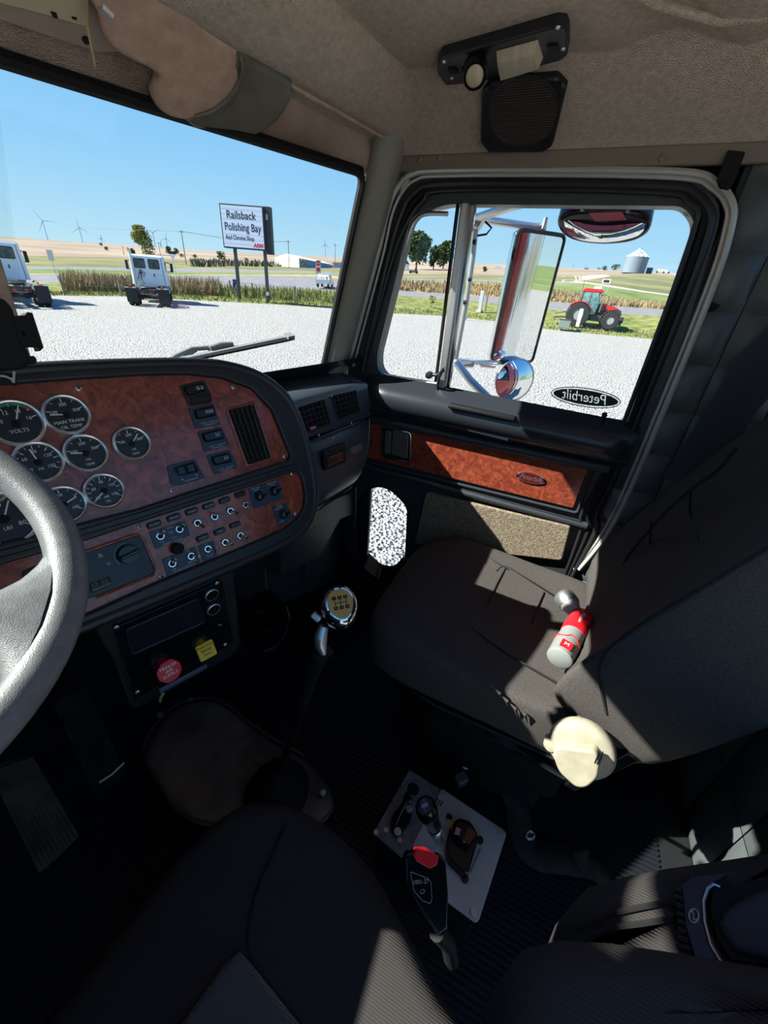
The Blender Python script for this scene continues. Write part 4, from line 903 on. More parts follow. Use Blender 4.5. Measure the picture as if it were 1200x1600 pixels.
# gathered cloth along the near rear edge
for i, (x, y) in enumerate([(765, 1070), (778, 1083), (790, 1095), (803, 1107), (818, 1116)]):
    obj('pucker', G().tube([on(x-6, y-8, 0, .652), on(x+2, y, 0, .650), on(x+6, y+14, 0, .655)], [.001, .004, .001], 8), M['seat'], cush)
T_ = V((0, -.39, .92)); N_ = V((.11, .913, .39)).normalized(); XB = V((.993, -.12, 0)); C0 = V((CXS, -.296, -.80)); bst = []
for t, w, tf, tb, bo in ((-.055, .18, .05, .06, 0), (-.045, .25, .085, .09, .03), (-.01, .285, .10, .11, .06), (.06, .298, .105, .12, .085), (.18, .302, .105, .12, .085), (.32, .302, .10, .12, .085), (.45, .298, .10, .12, .08), (.58, .285, .10, .115, .065), (.66, .262, .11, .11, .045), (.72, .225, .13, .10, .02), (.80, .205, .155, .10, .01), (.92, .20, .165, .10, .01), (1.02, .18, .15, .09, 0), (1.06, .12, .10, .06, 0)):
    bst.append((C0+T_*t, XB, N_, w, tf, tb, bo))
back = loft('backrest', bst, M['seat'], pseat, e=.34, n=48, sub=1)
BP = Plane(C0+N_*.104, -XB, T_)
def bseam(pts, r=.0035): return obj('seam', G().tube([BP.pt(q.x, q.y, 0) for q in smooth([V((a, b, 0)) for a, b in pts], 5)], r, 6), M['piping'], back)
def bseam(pts, r=.0035):
    P_ = []
    for q in smooth([V((a, b, 0)) for a, b in pts], 8):
        u, v = BP.uv(q.x, q.y, 0); h = .085*min(1, abs(u)/.3)**4; P_.append(BP.pt(q.x, q.y, h-.004))
    return obj('seam', G().tube(P_, r, 6), M['piping'], back)
bseam([(962, 930), (975, 880), (1000, 845), (1040, 800), (1085, 760), (1120, 735), (1150, 700)])
bseam([(1017, 815), (1015, 860), (1018, 908)], .0025)
bseam([(1080, 765), (1078, 800), (1095, 850)], .003)
obj('seam', G().tube([V((CXS-.288, q.y-.078, q.z)) for q in smooth([V((0, -.165, -.72)), V((0, -.115, -.60)), V((0, -.135, -.50)), V((0, -.20, -.36)), V((0, -.28, -.19))], 6)], .003, 6), M['piping'], back)
sh = obj('seat_pan', G().prism(rnd([(CXS-.27, -.27), (CXS+.27, -.27), (CXS+.27, .18), (CXS+.14, .33), (CXS-.14, .33), (CXS-.27, .18)], .06), -1.0, -.925), M['gloss'], pseat, bev=.012)
obj('pan_edge', G().tube([V((CXS-.272, -.2, -.945)), V((CXS-.275, .10, -.945)), V((CXS-.25, .22, -.945)), V((CXS-.15, .32, -.945))], .004, 6), M['plastic'], sh)
obj('pedestal', G().prism(rnd([(CXS-.2, -.24), (CXS+.2, -.24), (CXS+.2, .12), (CXS-.2, .12)], .03), FLOOR_Z, -1.0), M['plastic_d'], pseat, bev=.01)
obj('suspension_cover', G().prism(rnd([(CXS-.235, -.26), (CXS+.235, -.26), (CXS+.235, .14), (CXS-.235, .14)], .03), -1.18, -1.0), M['rubber'], pseat, bev=.02)
# cream recliner cover on the near side
rc = on(908, 1176, 0, .600); qx = V((-1, .10, .30)).normalized()
RP2 = Plane(rc, (0, -1, 0), V((0, 0, 1))); RP2 = Plane(rc, V((0, -1, 0))-qx*V((0, -1, 0)).dot(qx), qx.cross(V((0, -1, 0))-qx*V((0, -1, 0)).dot(qx)))
m = RP2.mat(0, 0, 0)
rcv = obj('recliner_cover', G().lathe([(.058, -.03), (.062, -.022), (.062, -.006), (.058, 0), (.052, .003), (0, .004)], m, 36), M['cream'], pseat, label='cream plastic recliner cover')
hexp = rnd(RP2.uvs([(868, 1158), (932, 1166), (940, 1180), (936, 1210), (918, 1226), (900, 1226), (872, 1200), (862, 1172)], .012), .012)
obj('raised_cap', G().prism(hexp, .002, .026, RP2, .93), M['cream'], rcv, bev=.005, seg=3)
for k in range(3):
    a, b = RP2.uv(932+k*3.6, 1182+k*1.5, .02); obj('grip_rib', G().box((a, b, .020), (.002, .022, .014), RP2.mat()), M['rubber'], rcv, sm=False)
obj('knob', G().lathe([(.014, -.02), (.014, 0), (.010, .006), (0, .007)], RP2.mat(*RP2.uv(860, 1165, 0), .0), 20), M['cream'], rcv)
obj('hinge_bracket', G().beam(on(890, 1125, 0, .655), on(965, 1195, 0, .655), .012, .05, (0, 0, 1)), M['steel'], pseat, bev=.003)
obj('side_lever', G().beam(on(890, 1230, 0, .64), on(990, 1180, 0, .65), .008, .03, (0, 0, 1)), M['gloss'], pseat, bev=.003)
obj('slide_bar', G().tube([on(805, 1170, 0, .66), on(830, 1185, 0, .655), on(900, 1225, 0, .65)], .006, 8), M['gloss'], pseat)
# seat belt from the rear pillar behind the backrest
sb = empty('seat_belt', (1.27, -.3, -.2), 'dark blue-grey seat belt webbing running down behind the passenger seat', 'seat belt')
A_ = [on(x, y, 0, 1.262) for x, y in ((1215, 495), (1150, 560), (1090, 660), (1035, 745))]; B_ = [on(x, y, 0, 1.262) for x, y in ((1230, 590), (1185, 640), (1135, 720), (1100, 770))]
obj('webbing', G().grid([A_, [a*.5+b*.5+V((-.01, 0, 0)) for a, b in zip(A_, B_)], B_]), M['belt'], sb, ang=180)
obj('belt_anchor', G().lathe([(.016, 0), (.015, .008), (0, .01)], DOOR.mat(*DOOR.uv(1112, 476, 0), .0), 16), M['rubber'], sb)
# ---- flashlight lying on the cushion
fz = -.735
def fp(x, y, z=fz): return onz(x, y, z)
fl_ = empty('flashlight', fp(890, 1000, -.775), 'red and grey cordless flashlight lying on the passenger seat', 'flashlight')
def axm(a, b):
    d = (b-a); q = d.normalized().to_track_quat('Z', 'Y').to_matrix().to_4x4(); q.translation = a; return q, d.length
m, L = axm(fp(873, 1030), fp(909, 966))
obj('battery_grip', G().lathe([(.0, 0), (.024, 0), (.0290, .004), (.0300, L*.30), (.0285, L*.52), (.0290, L*.60)], m, 28), M['greyp'], fl_)
obj('body', G().lathe([(.0292, L*.55), (.0305, L*.60), (.0310, L*.9), (.029, L*1.02), (.018, L*1.10), (0, L*1.12)], m, 28), M['red'], fl_)
obj('red_stripe', G().tube([m @ V((.0308*cos(a), .0308*sin(a), L*.30+.009*(1 if i % 6 < 3 else 0))) for i, a in enumerate([2*pi*k/24 for k in range(24)])], .0014, 5, closed=True), M['red'], fl_)
obj('slide_switch', G().box((0, 0, 0), (.018, .010, .030), Matrix.Translation(fp(917, 968, -.705)) @ m.to_3x3().to_4x4()), M['red'], fl_, bev=.003)
m2, L2_ = axm(fp(909, 972, -.738), fp(884, 936, -.728))
obj('neck', G().lathe([(.0, 0), (.018, 0), (.0175, L2_*.35), (.020, L2_*.55), (.0265, L2_*.72), (.0275, L2_*.85), (.0, L2_*.86)], m2, 10), mat('pale_grey_plastic', (190, 194, 192), .4), fl_)
obj('head', G().lathe([(.0272, L2_*.74), (.0285, L2_*.80), (.0285, L2_*1.14), (.026, L2_*1.18), (.0255, L2_*1.12), (0, L2_*1.05)], m2, 32), M['steel'], fl_, label='silver head ring')
tp = Plane(fp(873, 1030), (m.to_3x3() @ V((1, 0, 0))), (m.to_3x3() @ V((0, 1, 0))))
cap_n = (ray(874, 1030)*-1).normalized()
def facing(p, up, n_):
    v_ = (up-n_*up.dot(n_)).normalized(); return Plane(p, v_.cross(n_), v_)
ax3 = m.to_3x3() @ V((0, 0, 1)); side_n = ((-p0_).normalized() if (p0_ := fp(915, 975)) else None); side_n = (side_n-ax3*side_n.dot(ax3)).normalized()
LG = facing(m @ V((0, 0, L*.80))+side_n*.0312, ax3.cross(side_n), side_n)
text('lettering', 'Milwaukee', .013, LG.mat(0, 0, .0005, 90-90), M['white'], fl_, shear=.3, sx=.8)
PL_ = facing(m @ V((0, 0, L*.14))+side_n*.0298, ax3, side_n)
pl = obj('battery_label', G().prism(rnd(rect(.026, .026), .003), -.003, .001, PL_), M['red'], fl_, sm=False)
text('lettering', 'M', .016, PL_.mat(0, 0, .0014), M['white'], fl_)

# ---- gear lever
kb_ = ray(530, 950)*.78; base = onz(432, 1222, -1.20)
gs = empty('gear_lever', base, 'tall gear lever with a chrome and black knob and rubber boot', 'gear lever')
bowl = base+V((0, 0, -.04))
obj('boot', G().lathe([(.11, -.06), (.105, -.03), (.085, -.015), (.088, .0), (.068, .015), (.070, .03), (.050, .045), (.052, .06), (.034, .075), (.022, .10), (.018, .11)], Matrix.Translation(bowl), 28, caps=False), M['rubber'], gs)
obj('boot_flange', G().prism(rnd(rect(.27, .24, bowl.x, bowl.y), .04), bowl.z-.07, bowl.z-.055), M['rubber'], gs, bev=.004)
lk = kb_+V((0, 0, -.07)); k1 = ray(500, 1022)*.80; k2 = ray(486, 1060)*.88
obj('rod', G().tube([bowl+V((0, 0, .05)), k2, k1], [.010, .010, .010], 12), M['gloss'], gs)
obj('sleeve', G().tube([k2*.5+(bowl)*.5*1.0, k2, k1, k1*.6+lk*.4], [.008, .014, .017, .019], 14), M['rubber'], gs)
ax = ((kb_-base).normalized()*.55+(-kb_).normalized()*.75).normalized()
q = ax.to_track_quat('Z', 'Y').to_matrix().to_4x4(); q.translation = kb_
KF = facing(kb_, -CD-CX*.12, ax)
# egg-shaped knob, wider at the top of its face
rows = []
for h, s_ in ((-.055, .25), (-.052, .55), (-.040, .78), (-.022, .93), (-.005, 1.0), (.008, .98), (.017, .90), (.022, .78), (.024, .62), (.0245, .4), (.025, .12)):
    r = []
    for j in range(36):
        a = 2*pi*j/36; ru_ = .0365*s_*(1+.12*sin(a)); r.append(KF.at(ru_*cos(a), (.043*s_)*sin(a)-.10*max(0, -.01-h), h))
    rows.append(r)
kn = obj('knob', G().grid(rows, cu=True), M['gloss'], gs, ang=180)
obj('chrome_band', G().grid([[KF.at(.0373*s_*(1+.12*sin(2*pi*j/36))*cos(2*pi*j/36), .0438*s_*sin(2*pi*j/36), h) for j in range(36)] for h, s_ in ((-.004, 1.0), (.008, .985), (.018, .89), (.0235, .74), (.0252, .66))], cu=True), M['chrome'], kn, ang=180)
obj('face_label', G().prism([(.0245*(1+.16*sin(2*pi*j/28))*cos(2*pi*j/28), .0305*sin(2*pi*j/28)) for j in range(28)], .0225, .0262, KF), M['gold'], kn, bev=.0008)
g = G()
for i, u_ in enumerate((-.011, 0, .011)):
    for v_ in (.012, -.008): g.box((u_, v_, .0264), (.0075, .0065, .0004), KF.mat())
    g.box((u_, .002, .0264), (.0012, .014, .0004), KF.mat())
g.box((0, .002, .0264), (.0234, .0012, .0004), KF.mat())
obj('shift_pattern', g, M['rubber'], kn, sm=False)
for i, s_ in enumerate('135'): text('numeral', s_, .006, KF.mat(-.011+.011*i, .012, .0267), M['gold'], kn)
for i, s_ in enumerate('R46'): text('numeral', s_, .006, KF.mat(-.011+.011*i, -.008, .0267), M['gold'], kn)
sp_ = kb_*.985+CX*(-.046)+CD*.005
obj('splitter_button', G().beam(kb_*.98+CX*(-.040)+CD*.012, kb_*.98+CX*(-.049)+CD*.022, .020, .014, CF), M['steel'], kn, bev=.003)
obj('range_lever', G().tube([kb_+CX*(-.030)+CD*.035, kb_+CX*(-.036)+CD*.055, kb_+CX*(-.036)+CD*.075, kb_+CX*(-.030)+CD*.092], [.009, .013, .012, .005], 12), M['steel'], kn)

# ---- engine tunnel cover
tp_ = [(222, 1170), (240, 1130), (270, 1100), (310, 1088), (345, 1092), (385, 1122), (425, 1150), (475, 1178), (515, 1225), (518, 1258), (470, 1285), (300, 1275), (240, 1210)]
TZ = Z(-1.25); tuv = [tuple(q)[:2] for q in smooth([V((u, v, 0)) for u, v in TZ.uvs(tp_)], 3, True)]
tun = empty('engine_tunnel_cover', (.4, .7, FLOOR_Z), 'worn brown-black cover over the engine tunnel ahead of the gear lever', 'cover')
pad(tuv, Plane((0, 0, 0), (1, 0, 0), (0, 1, 0)), FLOOR_Z+.002, -1.25, .05, M['hump'], 'cover', tun, isuv=True, dome=.02)
obj('worn_edge', G().tube([V((tuv[i][0], tuv[i][1], -1.262)) for i in range(0, 22)], .004, 6), mat('frayed_edge', (96, 78, 60), .9), tun)
for x, y in ((298, 1094), (250, 1118), (505, 1240)): obj('screw', G().lathe([(.009, 0), (.008, .005), (0, .006)], TZ.mat(*TZ.uv(x, y, 0), .002), 14), M['steel'], tun)
# ---- pedals
M['pedal'] = mat('dusty_pedal_rubber', (34, 33, 33), .9, c2=(58, 54, 50), scale=30, spec=.08)
def pedal(quad, az, tilt, px, py, d, nrib, name, lab):
    P = azplane(az, tilt, px, py, d); uv = P.uvs(quad)
    p = empty(name, P.at(*uv[2], -.05), lab, 'pedal')
    obj('pad', G().prism(rnd(uv, .006), -.014, 0, P), M['pedal'], p, bev=.003)
    for i in range(nrib):
        t = (i+.5)/nrib
        obj('rib', G().beam(P.at(*L2(L2(uv[0], uv[1], t), L2(uv[3], uv[2], t), .03), .002), P.at(*L2(L2(uv[0], uv[1], t), L2(uv[3], uv[2], t), .97), .002), .0045, .006, P.n), M['pedal'], p, sm=False)
    obj('arm', G().beam(P.at(*L2(uv[0], uv[2], .4), -.02), P.at(*L2(uv[0], uv[2], .1), -.20), .03, .02, P.n), M['rubber'], p, bev=.004)
    return p, P, uv
p_, P_a, uva = pedal([(80, 1095), (135, 1072), (196, 1212), (150, 1246)], 95, 35, 150, 1230, .72, 8, 'accelerator_pedal', 'narrow ribbed accelerator pedal beside the engine tunnel')
obj('clip_wire', G().tube([P_a.pt(155, 1223, .008), P_a.pt(175, 1210, .01), P_a.pt(194, 1192, .008)], .0035, 6), M['steel'], p_)
p_, P_b, uvb = pedal([(-20, 1200), (48, 1178), (125, 1308), (62, 1367)], 95, 35, 62, 1350, .50, 10, 'brake_pedal', 'wide ribbed pedal pad at the lower left edge of view')

# ---- air valve plates on the floor box
PZ = Z(-1.16)
vb = empty('valve_box', PZ.pt(690, 1320, -.17), 'floor box topped by two metal plates with a small shift knob', 'control box')
q1 = [(640, 1203), (688, 1233), (648, 1322), (627, 1340), (583, 1302)]; q2 = [(690, 1233), (788, 1299), (791, 1304), (748, 1439), (742, 1443), (700, 1412), (644, 1322)]
obj('box', G().prism(rnd(PZ.uvs([(640, 1206), (786, 1302), (742, 1438), (586, 1302)]), .004), FLOOR_Z-PZ.o.z, -.004, PZ), M['plastic_d'], vb, bev=.004)
pl1 = obj('cover_plate', G().prism(rnd(PZ.uvs(q1), .003), -.003, .001, PZ), M['alu_d'], vb, bev=.0008, label='dull grey metal plate')
pl2 = obj('cover_plate', G().prism(rnd(PZ.uvs(q2), .005), .0012, .004, PZ), M['alu'], vb, bev=.0008, label='bright silver metal plate')
zz5 = lambda pts: zq(pts, 4, 560, 1160)
def disc(x, y, r, h0, h1, mt, par, name='screw', n=20): return obj(name, G().lathe([(r, h0), (r*.9, h1), (0, h1)], PZ.mat(*PZ.uv(*zz5([(x, y)])[0], h0), 0), n), M[mt], par)
disc(342, 292, .016, .001, .002, 'rubber', pl1, 'cable_hole')
for x, y in ((173, 551), (257, 612), (318, 418), (110, 565)): disc(x, y, .006, .001, .005, 'steel', pl1)
obj('cable_gland', G().prism(rnd(PZ.uvs(zz5([(205, 470), (280, 380), (335, 400), (330, 500), (260, 590), (200, 580)]), .0), .012), .001, .014, PZ), M['rubber'], pl1, bev=.003)
disc(245, 558, .009, .014, .017, 'steel', pl1); disc(316, 418, .009, .014, .017, 'steel', pl1)
g = G().tube([PZ.pt(*zz5([(x, y)])[0], h) for x, y, h in ((230, 510, .015), (260, 440, .03), (300, 350, .045), (318, 330, .05))], [.005, .005, .008, .012], 10)
obj('drain_lever', g, M['gloss'], pl1)
for x, y in ((532, 318), (885, 560), (722, 1065)): disc(x, y, .0085, .004, .007, 'steel', pl2)
for k, (x, y) in enumerate(((487, 365), (502, 374), (517, 383))): obj('slot_mark', G().beam(PZ.pt(*zz5([(x-8, y+16)])[0], .0045), PZ.pt(*zz5([(x+10, y-16)])[0], .0045), .003, .0006), M['rubber'], pl2, sm=False)
obj('label_lines', G().grid([[PZ.pt(*zz5([(p, q)])[0], .0044) for p, q in ((692, 810), (702, 815))], [PZ.pt(*zz5([(p, q)])[0], .0044) for p, q in ((755, 660), (768, 668))]]), mat('faint_print', (120, 122, 128), .6), pl2, sm=False)
hs = obj('valve_housing', G().prism(rnd(PZ.uvs(zz5([(565, 540), (620, 490), (690, 500), (745, 590), (740, 650), (680, 850), (650, 850), (545, 745), (540, 640)]), .01), .012), .004, .03, PZ, .94), M['gloss'], vb, bev=.005)
obj('dome', G().prism(rnd(PZ.uvs(zz5([(575, 520), (625, 480), (700, 520), (745, 590), (700, 640), (640, 660), (580, 600)]), .03), .012), .03, .052, PZ, .88), M['gloss'], hs, bev=.006)
obj('window', G().prism(PZ.uvs(zz5([(690, 515), (738, 565), (690, 645), (655, 600)]), .052), .05, .054, PZ), M['darkred'], hs, bev=.001)
obj('label', G().prism(PZ.uvs(zz5([(610, 530), (640, 545), (630, 580), (600, 570)]), .052), .05, .054, PZ), M['pink'], hs)
obj('sticker', G().prism(PZ.uvs(zz5([(548, 488), (590, 510), (585, 555), (560, 530)]), .02), .03, .032, PZ), M['gold'], hs)
for x, y in ((665, 855), (758, 615), (565, 475), (655, 712)): disc(x, y, .0085, .004, .012, 'gloss', vb)
tk = PZ.pt(687, 1310, .02); tk2 = ray(668, 1268)*((tk.length)/ray(668, 1268).length*.86)
axk = (tk2-tk).normalized(); q, L = axm(tk, tk2)
obj('lever', G().tube([tk-axk*.02, tk2], .007, 12), M['steel'], vb)
kk_ = obj('lever_knob', G().lathe([(.014, L*.35), (.0165, L*.38), (.0165, L*.42), (.0135, L*.45), (.0155, L*.55), (.020, L*.85), (.0235, L*1.02), (.0225, L*1.12), (.017, L*1.18), (0, L*1.19)], q, 28), M['gloss'], vb)
obj('ring', G().lathe([(.0145, L*.34), (.0175, L*.36), (.0175, L*.43), (.0145, L*.45)], q, 28, caps=False), M['steel'], kk_)
KT = facing(tk2+axk*(L*.192), V((-.3, .3, .3)), axk)
obj('knob_label', G().prism(rnd(rect(.024, .018), .005), -.001, .0008, KT), M['navy'], kk_)
obj('knob_label', G().prism([(.004*cos(a), .008*sin(a)) for a in [2*pi*i/16 for i in range(16)]], .0009, .0014, KT), M['pink'], kk_)
for s_, u_, v_ in (('LO', -.008, .003), ('HI', .009, -.002)): text('lettering', s_, .005, KT.mat(u_, v_, .0011), M['offwhite'], kk_)
# ---- seat belt buckle standing by the driver's seat
bk = ray(666, 1385)*.60; BKP = facing(bk, -CD-CX*.16, (-bk.normalized()+V((-.12, -.35, 0))).normalized())
buck = empty('belt_buckle', BKP.pt(680, 1464), 'worn black seat belt buckle with a red release button', 'buckle')
bq = [(633, 1340), (637, 1332), (690, 1336), (697, 1346), (701, 1400), (700, 1452), (685, 1464), (668, 1438), (634, 1380)]
obj('case', G().prism(rnd(BKP.uvs(bq), .003), -.020, .0, BKP), M['gloss'], buck, bev=.003, seg=3)
obj('release_button', G().prism(rnd(BKP.uvs([(646, 1336), (650, 1326), (668, 1326), (686, 1338), (683, 1352), (672, 1358), (650, 1346)], .001), .002), -.013, .0015, BKP), M['red'], buck, bev=.0015, label='red plastic release button')
lb = BKP.uvs([(641, 1362), (668, 1372), (673, 1378), (675, 1405), (672, 1412), (660, 1407), (647, 1392), (643, 1372)], .0005)
obj('label_outline', G().tube([BKP.at(u, v, .0006) for u, v in rnd(lb, .002)], .0004, 4, closed=True), M['offwhite'], buck)
c_ = BKP.uv(657, 1378, .0005); text('lettering', '1001-27', .0075, BKP.mat(c_[0], c_[1], .0010, -14), M['offwhite'], buck)
c_ = BKP.uv(660, 1393, .0005); obj('emblem', G().tube([BKP.at(c_[0]+.0035*cos(a), c_[1]+.0022*sin(a), .0006) for a in [2*pi*i/16 for i in range(16)]], .0004, 4, closed=True), M['offwhite'], buck)
obj('stalk', G().tube([BKP.pt(682, 1455, -.008), BKP.pt(700, 1475, -.05), onz(705, 1500, -.92)], .012, 10), M['rubber'], buck)
# webbing lying on the floor
hn = empty('tether_strap', onz(830, 1300, FLOOR_Z), 'dirty brown webbing tether slumped on the floor by the seat base', 'strap')
def ribbon(pts, w, z, name, par, mt):
    P_ = smooth([onz(x, y, z+h) for x, y, h in pts], 5); rows = []
    for i, p in enumerate(P_):
        d = (P_[min(i+1, len(P_)-1)]-P_[max(i-1, 0)]).normalized(); s_ = d.cross(V((0, 0, 1))).normalized(); rows.append([p-s_*w/2, p+V((0, 0, .004)), p+s_*w/2])
    o = obj(name, G().grid(rows), mt, par, ang=180); md = o.modifiers.new('thick', 'SOLIDIFY'); md.thickness = .003; return o
M['dirty'] = mat('dirty_webbing', (66, 54, 46), .9, c2=(34, 30, 28), scale=30, bump=.4, bscale=200, dist=.001)
ribbon([(785, 1210, .05), (805, 1250, .03), (815, 1305, .012), (835, 1335, .01), (880, 1342, .02), (920, 1350, .01)], .07, FLOOR_Z, 'webbing', hn, M['dirty'])
ribbon([(905, 1330, .04), (915, 1350, .03), (950, 1375, .01)], .05, FLOOR_Z, 'webbing', hn, M['dirty'])
for x, y in ((729, 1195), (795, 1218), (828, 1305)): obj('buckle_ring', G().tube([onz(x+6*cos(a), y+6*sin(a), FLOOR_Z+.06) for a in [2*pi*i/14 for i in range(14)]], .0045, 6, closed=True), M['steel'], hn)
obj('spring', G().beam(onz(712, 1222, -1.28), onz(728, 1214, -1.28), .03, .03), M['alu_d'], hn, bev=.005)

# ---- driver's seat (below the camera)
dseat = empty('driver_seat', (.0, .1, FLOOR_Z), 'large charcoal cloth driver seat filling the bottom of the view', 'seat')
ZD = Z(-.86)
dcu = [tuple(q)[:2] for q in smooth([V((a, b, 0)) for a, b in [(.30, .20), (.288, .29), (.255, .352), (.19, .385), (.08, .40), (-.1, .405), (-.24, .37), (-.30, .28), (-.31, 0), (-.31, -.26), (-.05, -.29), (.16, -.28), (.185, -.1), (.235, 0), (.28, .09)]], 4, True)]
pad(dcu, Plane((0, 0, 0), (1, 0, 0), (0, 1, 0)), -1.02, -.86, .04, M['seat_rib'], 'cushion', dseat, isuv=True, dome=.004)
obj('seam', G().tube([onz(q.x, q.y, -.857) for q in smooth([V((448, 1292, 0)), V((425, 1340, 0)), V((400, 1400, 0)), V((388, 1480, 0)), V((420, 1540, 0)), V((475, 1610, 0)), V((520, 1700, 0))], 5)], .0035, 6), M['piping'], dseat)
pad([(375, 1486), (398, 1512), (470, 1602), (560, 1740), (120, 1740), (200, 1680), (290, 1592), (350, 1508)], Z(-.852), -.012, .006, .010, M['insert'], 'centre_insert', dseat, label='lighter grey ribbed centre panel')
pad([(866, 1500), (868, 1462), (880, 1430), (905, 1404), (950, 1390), (1010, 1378), (1090, 1366), (1180, 1352), (1300, 1330), (1320, 1580), (1000, 1600), (880, 1560)], Z(-.60), -.14, .0, .035, M['seat_rib'], 'armrest', dseat)
pad([(764, 1650), (766, 1590), (775, 1545), (800, 1506), (850, 1492), (920, 1496), (1000, 1508), (1100, 1525), (1300, 1560), (1320, 1800), (800, 1800)], Z(-.52), -.16, .0, .035, M['seat_rib'], 'backrest', dseat)
obj('pedestal', G().prism(rnd([(-.22, -.24), (.16, -.24), (.16, .22), (-.22, .22)], .03), FLOOR_Z, -1.02), M['plastic_d'], dseat, bev=.01)
ZA = Z(-.597)
for pts in ([(900, 1452), (950, 1430), (1000, 1418), (1055, 1408)], [(895, 1478), (950, 1452), (1000, 1444), (1050, 1436)]):
    obj('crease', G().tube([ZA.pt(q.x, q.y, 0) for q in smooth([V((a, b, 0)) for a, b in pts], 4)], .003, 6), M['piping'], dseat)
for i in range(9): obj('gather', G().tube([ZA.pt(1054+i*1.2, 1388+i*13, .001), ZA.pt(1064+i*1.2, 1392+i*13, .004), ZA.pt(1072+i, 1390+i*13, .001)], .003, 6), M['seat_rib'], dseat)
bg_ = obj('belt_guide', G().prism(rnd(ZA.uvs([(1064, 1384), (1080, 1372), (1140, 1366), (1112, 1380), (1100, 1398), (1098, 1420), (1104, 1455), (1116, 1485), (1130, 1508), (1085, 1500), (1070, 1450)], .004), .003), -.01, .008, ZA), M['plastic'], dseat, bev=.003, label='smooth black belt guide with an oval mark')
obj('bright_edge', G().tube([ZA.pt(x, y, .009) for x, y in ((1124, 1385), (1114, 1381), (1106, 1388), (1099, 1408), (1101, 1440), (1110, 1475), (1128, 1506))], .0015, 6), M['steel'], bg_)  # steel tube drawn as the highlight along the guide's edge
obj('oval_mark', G().tube([ZA.pt(1084+7.5*cos(a), 1431+10.5*sin(a), .009) for a in [2*pi*i/24 for i in range(24)]], .0008, 5, closed=True), M['offwhite'], bg_)
text('lettering', 'Z', .010, ZA.mat(*ZA.uv(1084, 1431, .009), .0085, -60), M['offwhite'], bg_)
pad([(1122, 1445), (1130, 1425), (1160, 1405), (1220, 1380), (1330, 1350), (1330, 1520), (1200, 1505), (1150, 1492), (1135, 1475)], ZA, -.01, .012, .008, M['belt'], 'belt_pad', dseat)
obj('slot', G().prism(ZA.uvs([(1112, 1392), (1135, 1388), (1300, 1340), (1320, 1520), (1140, 1500), (1118, 1465), (1108, 1425)], .0), .0, .003, ZA), M['rubber'], dseat)
# ================================================================= OUTSIDE
GZ = -2.45
def gmat(name, c, c2, sc, det=6, bump=.6, mr=(.35, .65), bs=None, kind='noise', dist=.03): return mat(name, c, .95, c2=c2, scale=sc, detail=det, bump=bump, bscale=bs or sc, kind=kind, dist=dist, mixr=mr, spec=.05)
M['gravel'] = gmat('white_gravel', (58, 57, 56), (190, 187, 181), 18, 14, 1.0, (.37, .53), 26, 'vor', .04)
M['road'] = gmat('pale_asphalt', (112, 112, 116), (134, 132, 132), 1.2, 4, .2)
M['verge'] = gmat('green_verge', (88, 100, 52), (138, 136, 86), 1.1, 8, .8)
M['dry'] = gmat('dry_grass', (150, 124, 84), (178, 158, 108), .8, 8, .8)
M['fgreen'] = gmat('green_field', (92, 108, 62), (122, 132, 84), .12, 8, .5)  # field and hill colours desaturated, distance haze put into them
M['fmix'] = gmat('scrub_field', (98, 102, 72), (134, 128, 92), .06, 8, .5)
M['fbrown'] = gmat('brown_stubble_field', (136, 120, 106), (158, 142, 124), .02, 6, .3)
# columns of the terrain: pixel x, then the rows of its boundaries, near to far
ST = [(-420, 452, 432, 418, 417, 410, 406, 372, 345), (-100, 458, 440, 426, 424, 417, 413, 386, 358), (0, 462, 442, 428, 427, 420, 416, 398, 369), (100, 462, 442, 428.5, 428, 421, 417, 401, 377), (200, 463, 444, 430, 429, 423, 418, 403, 383), (300, 469, 447, 430, 429, 425, 420, 407, 391),
      (400, 474, 450, 430, 429, 425.5, 422, 413, 396), (500, 480, 454, 432, 429, 427, 424, 418, 401), (560, 485, 458, 440, 434, 432, 428, 421, 404), (620, 490, 462, 454, 439, 438.5, 435, 428, 407), (700, 494, 467, 459, 440, 439.5, 436, 428, 410),
      (800, 505, 477, 466, 444, 442, 439, 431, 414), (860, 515, 484, 471, 452, 443, 440, 431, 417), (920, 521, 488, 476, 464, 444, 442, 430, 420), (1000, 528, 492, 481, 474, 456, 454, 428, 424), (1100, 538, 498, 488, 482, 470, 468, 434, 430), (1400, 565, 515, 505, 500, 490, 488, 455, 450)]
MUL = [1.0, 1.28, 1.9, 2.05, 2.6, 2.9, 5.2, 13.0]
def lerp_rows(px):
    for a, b in zip(ST, ST[1:]):
        if px <= b[0] or b is ST[-1]:
            t = (px-a[0])/(b[0]-a[0]); return [a[i]*(1-t)+b[i]*t for i in range(1, 9)]
def gd(px, row):
    r = ray(px, row); k = GZ/r.z; return hypot(r.x, r.y)*k
def tpt(px, k, row=None):
    """terrain point at boundary k of the column at px"""
    R = lerp_rows(px); d0 = gd(px, R[0]); r = ray(px, R[k]); return r*(d0*MUL[k]/hypot(r.x, r.y))
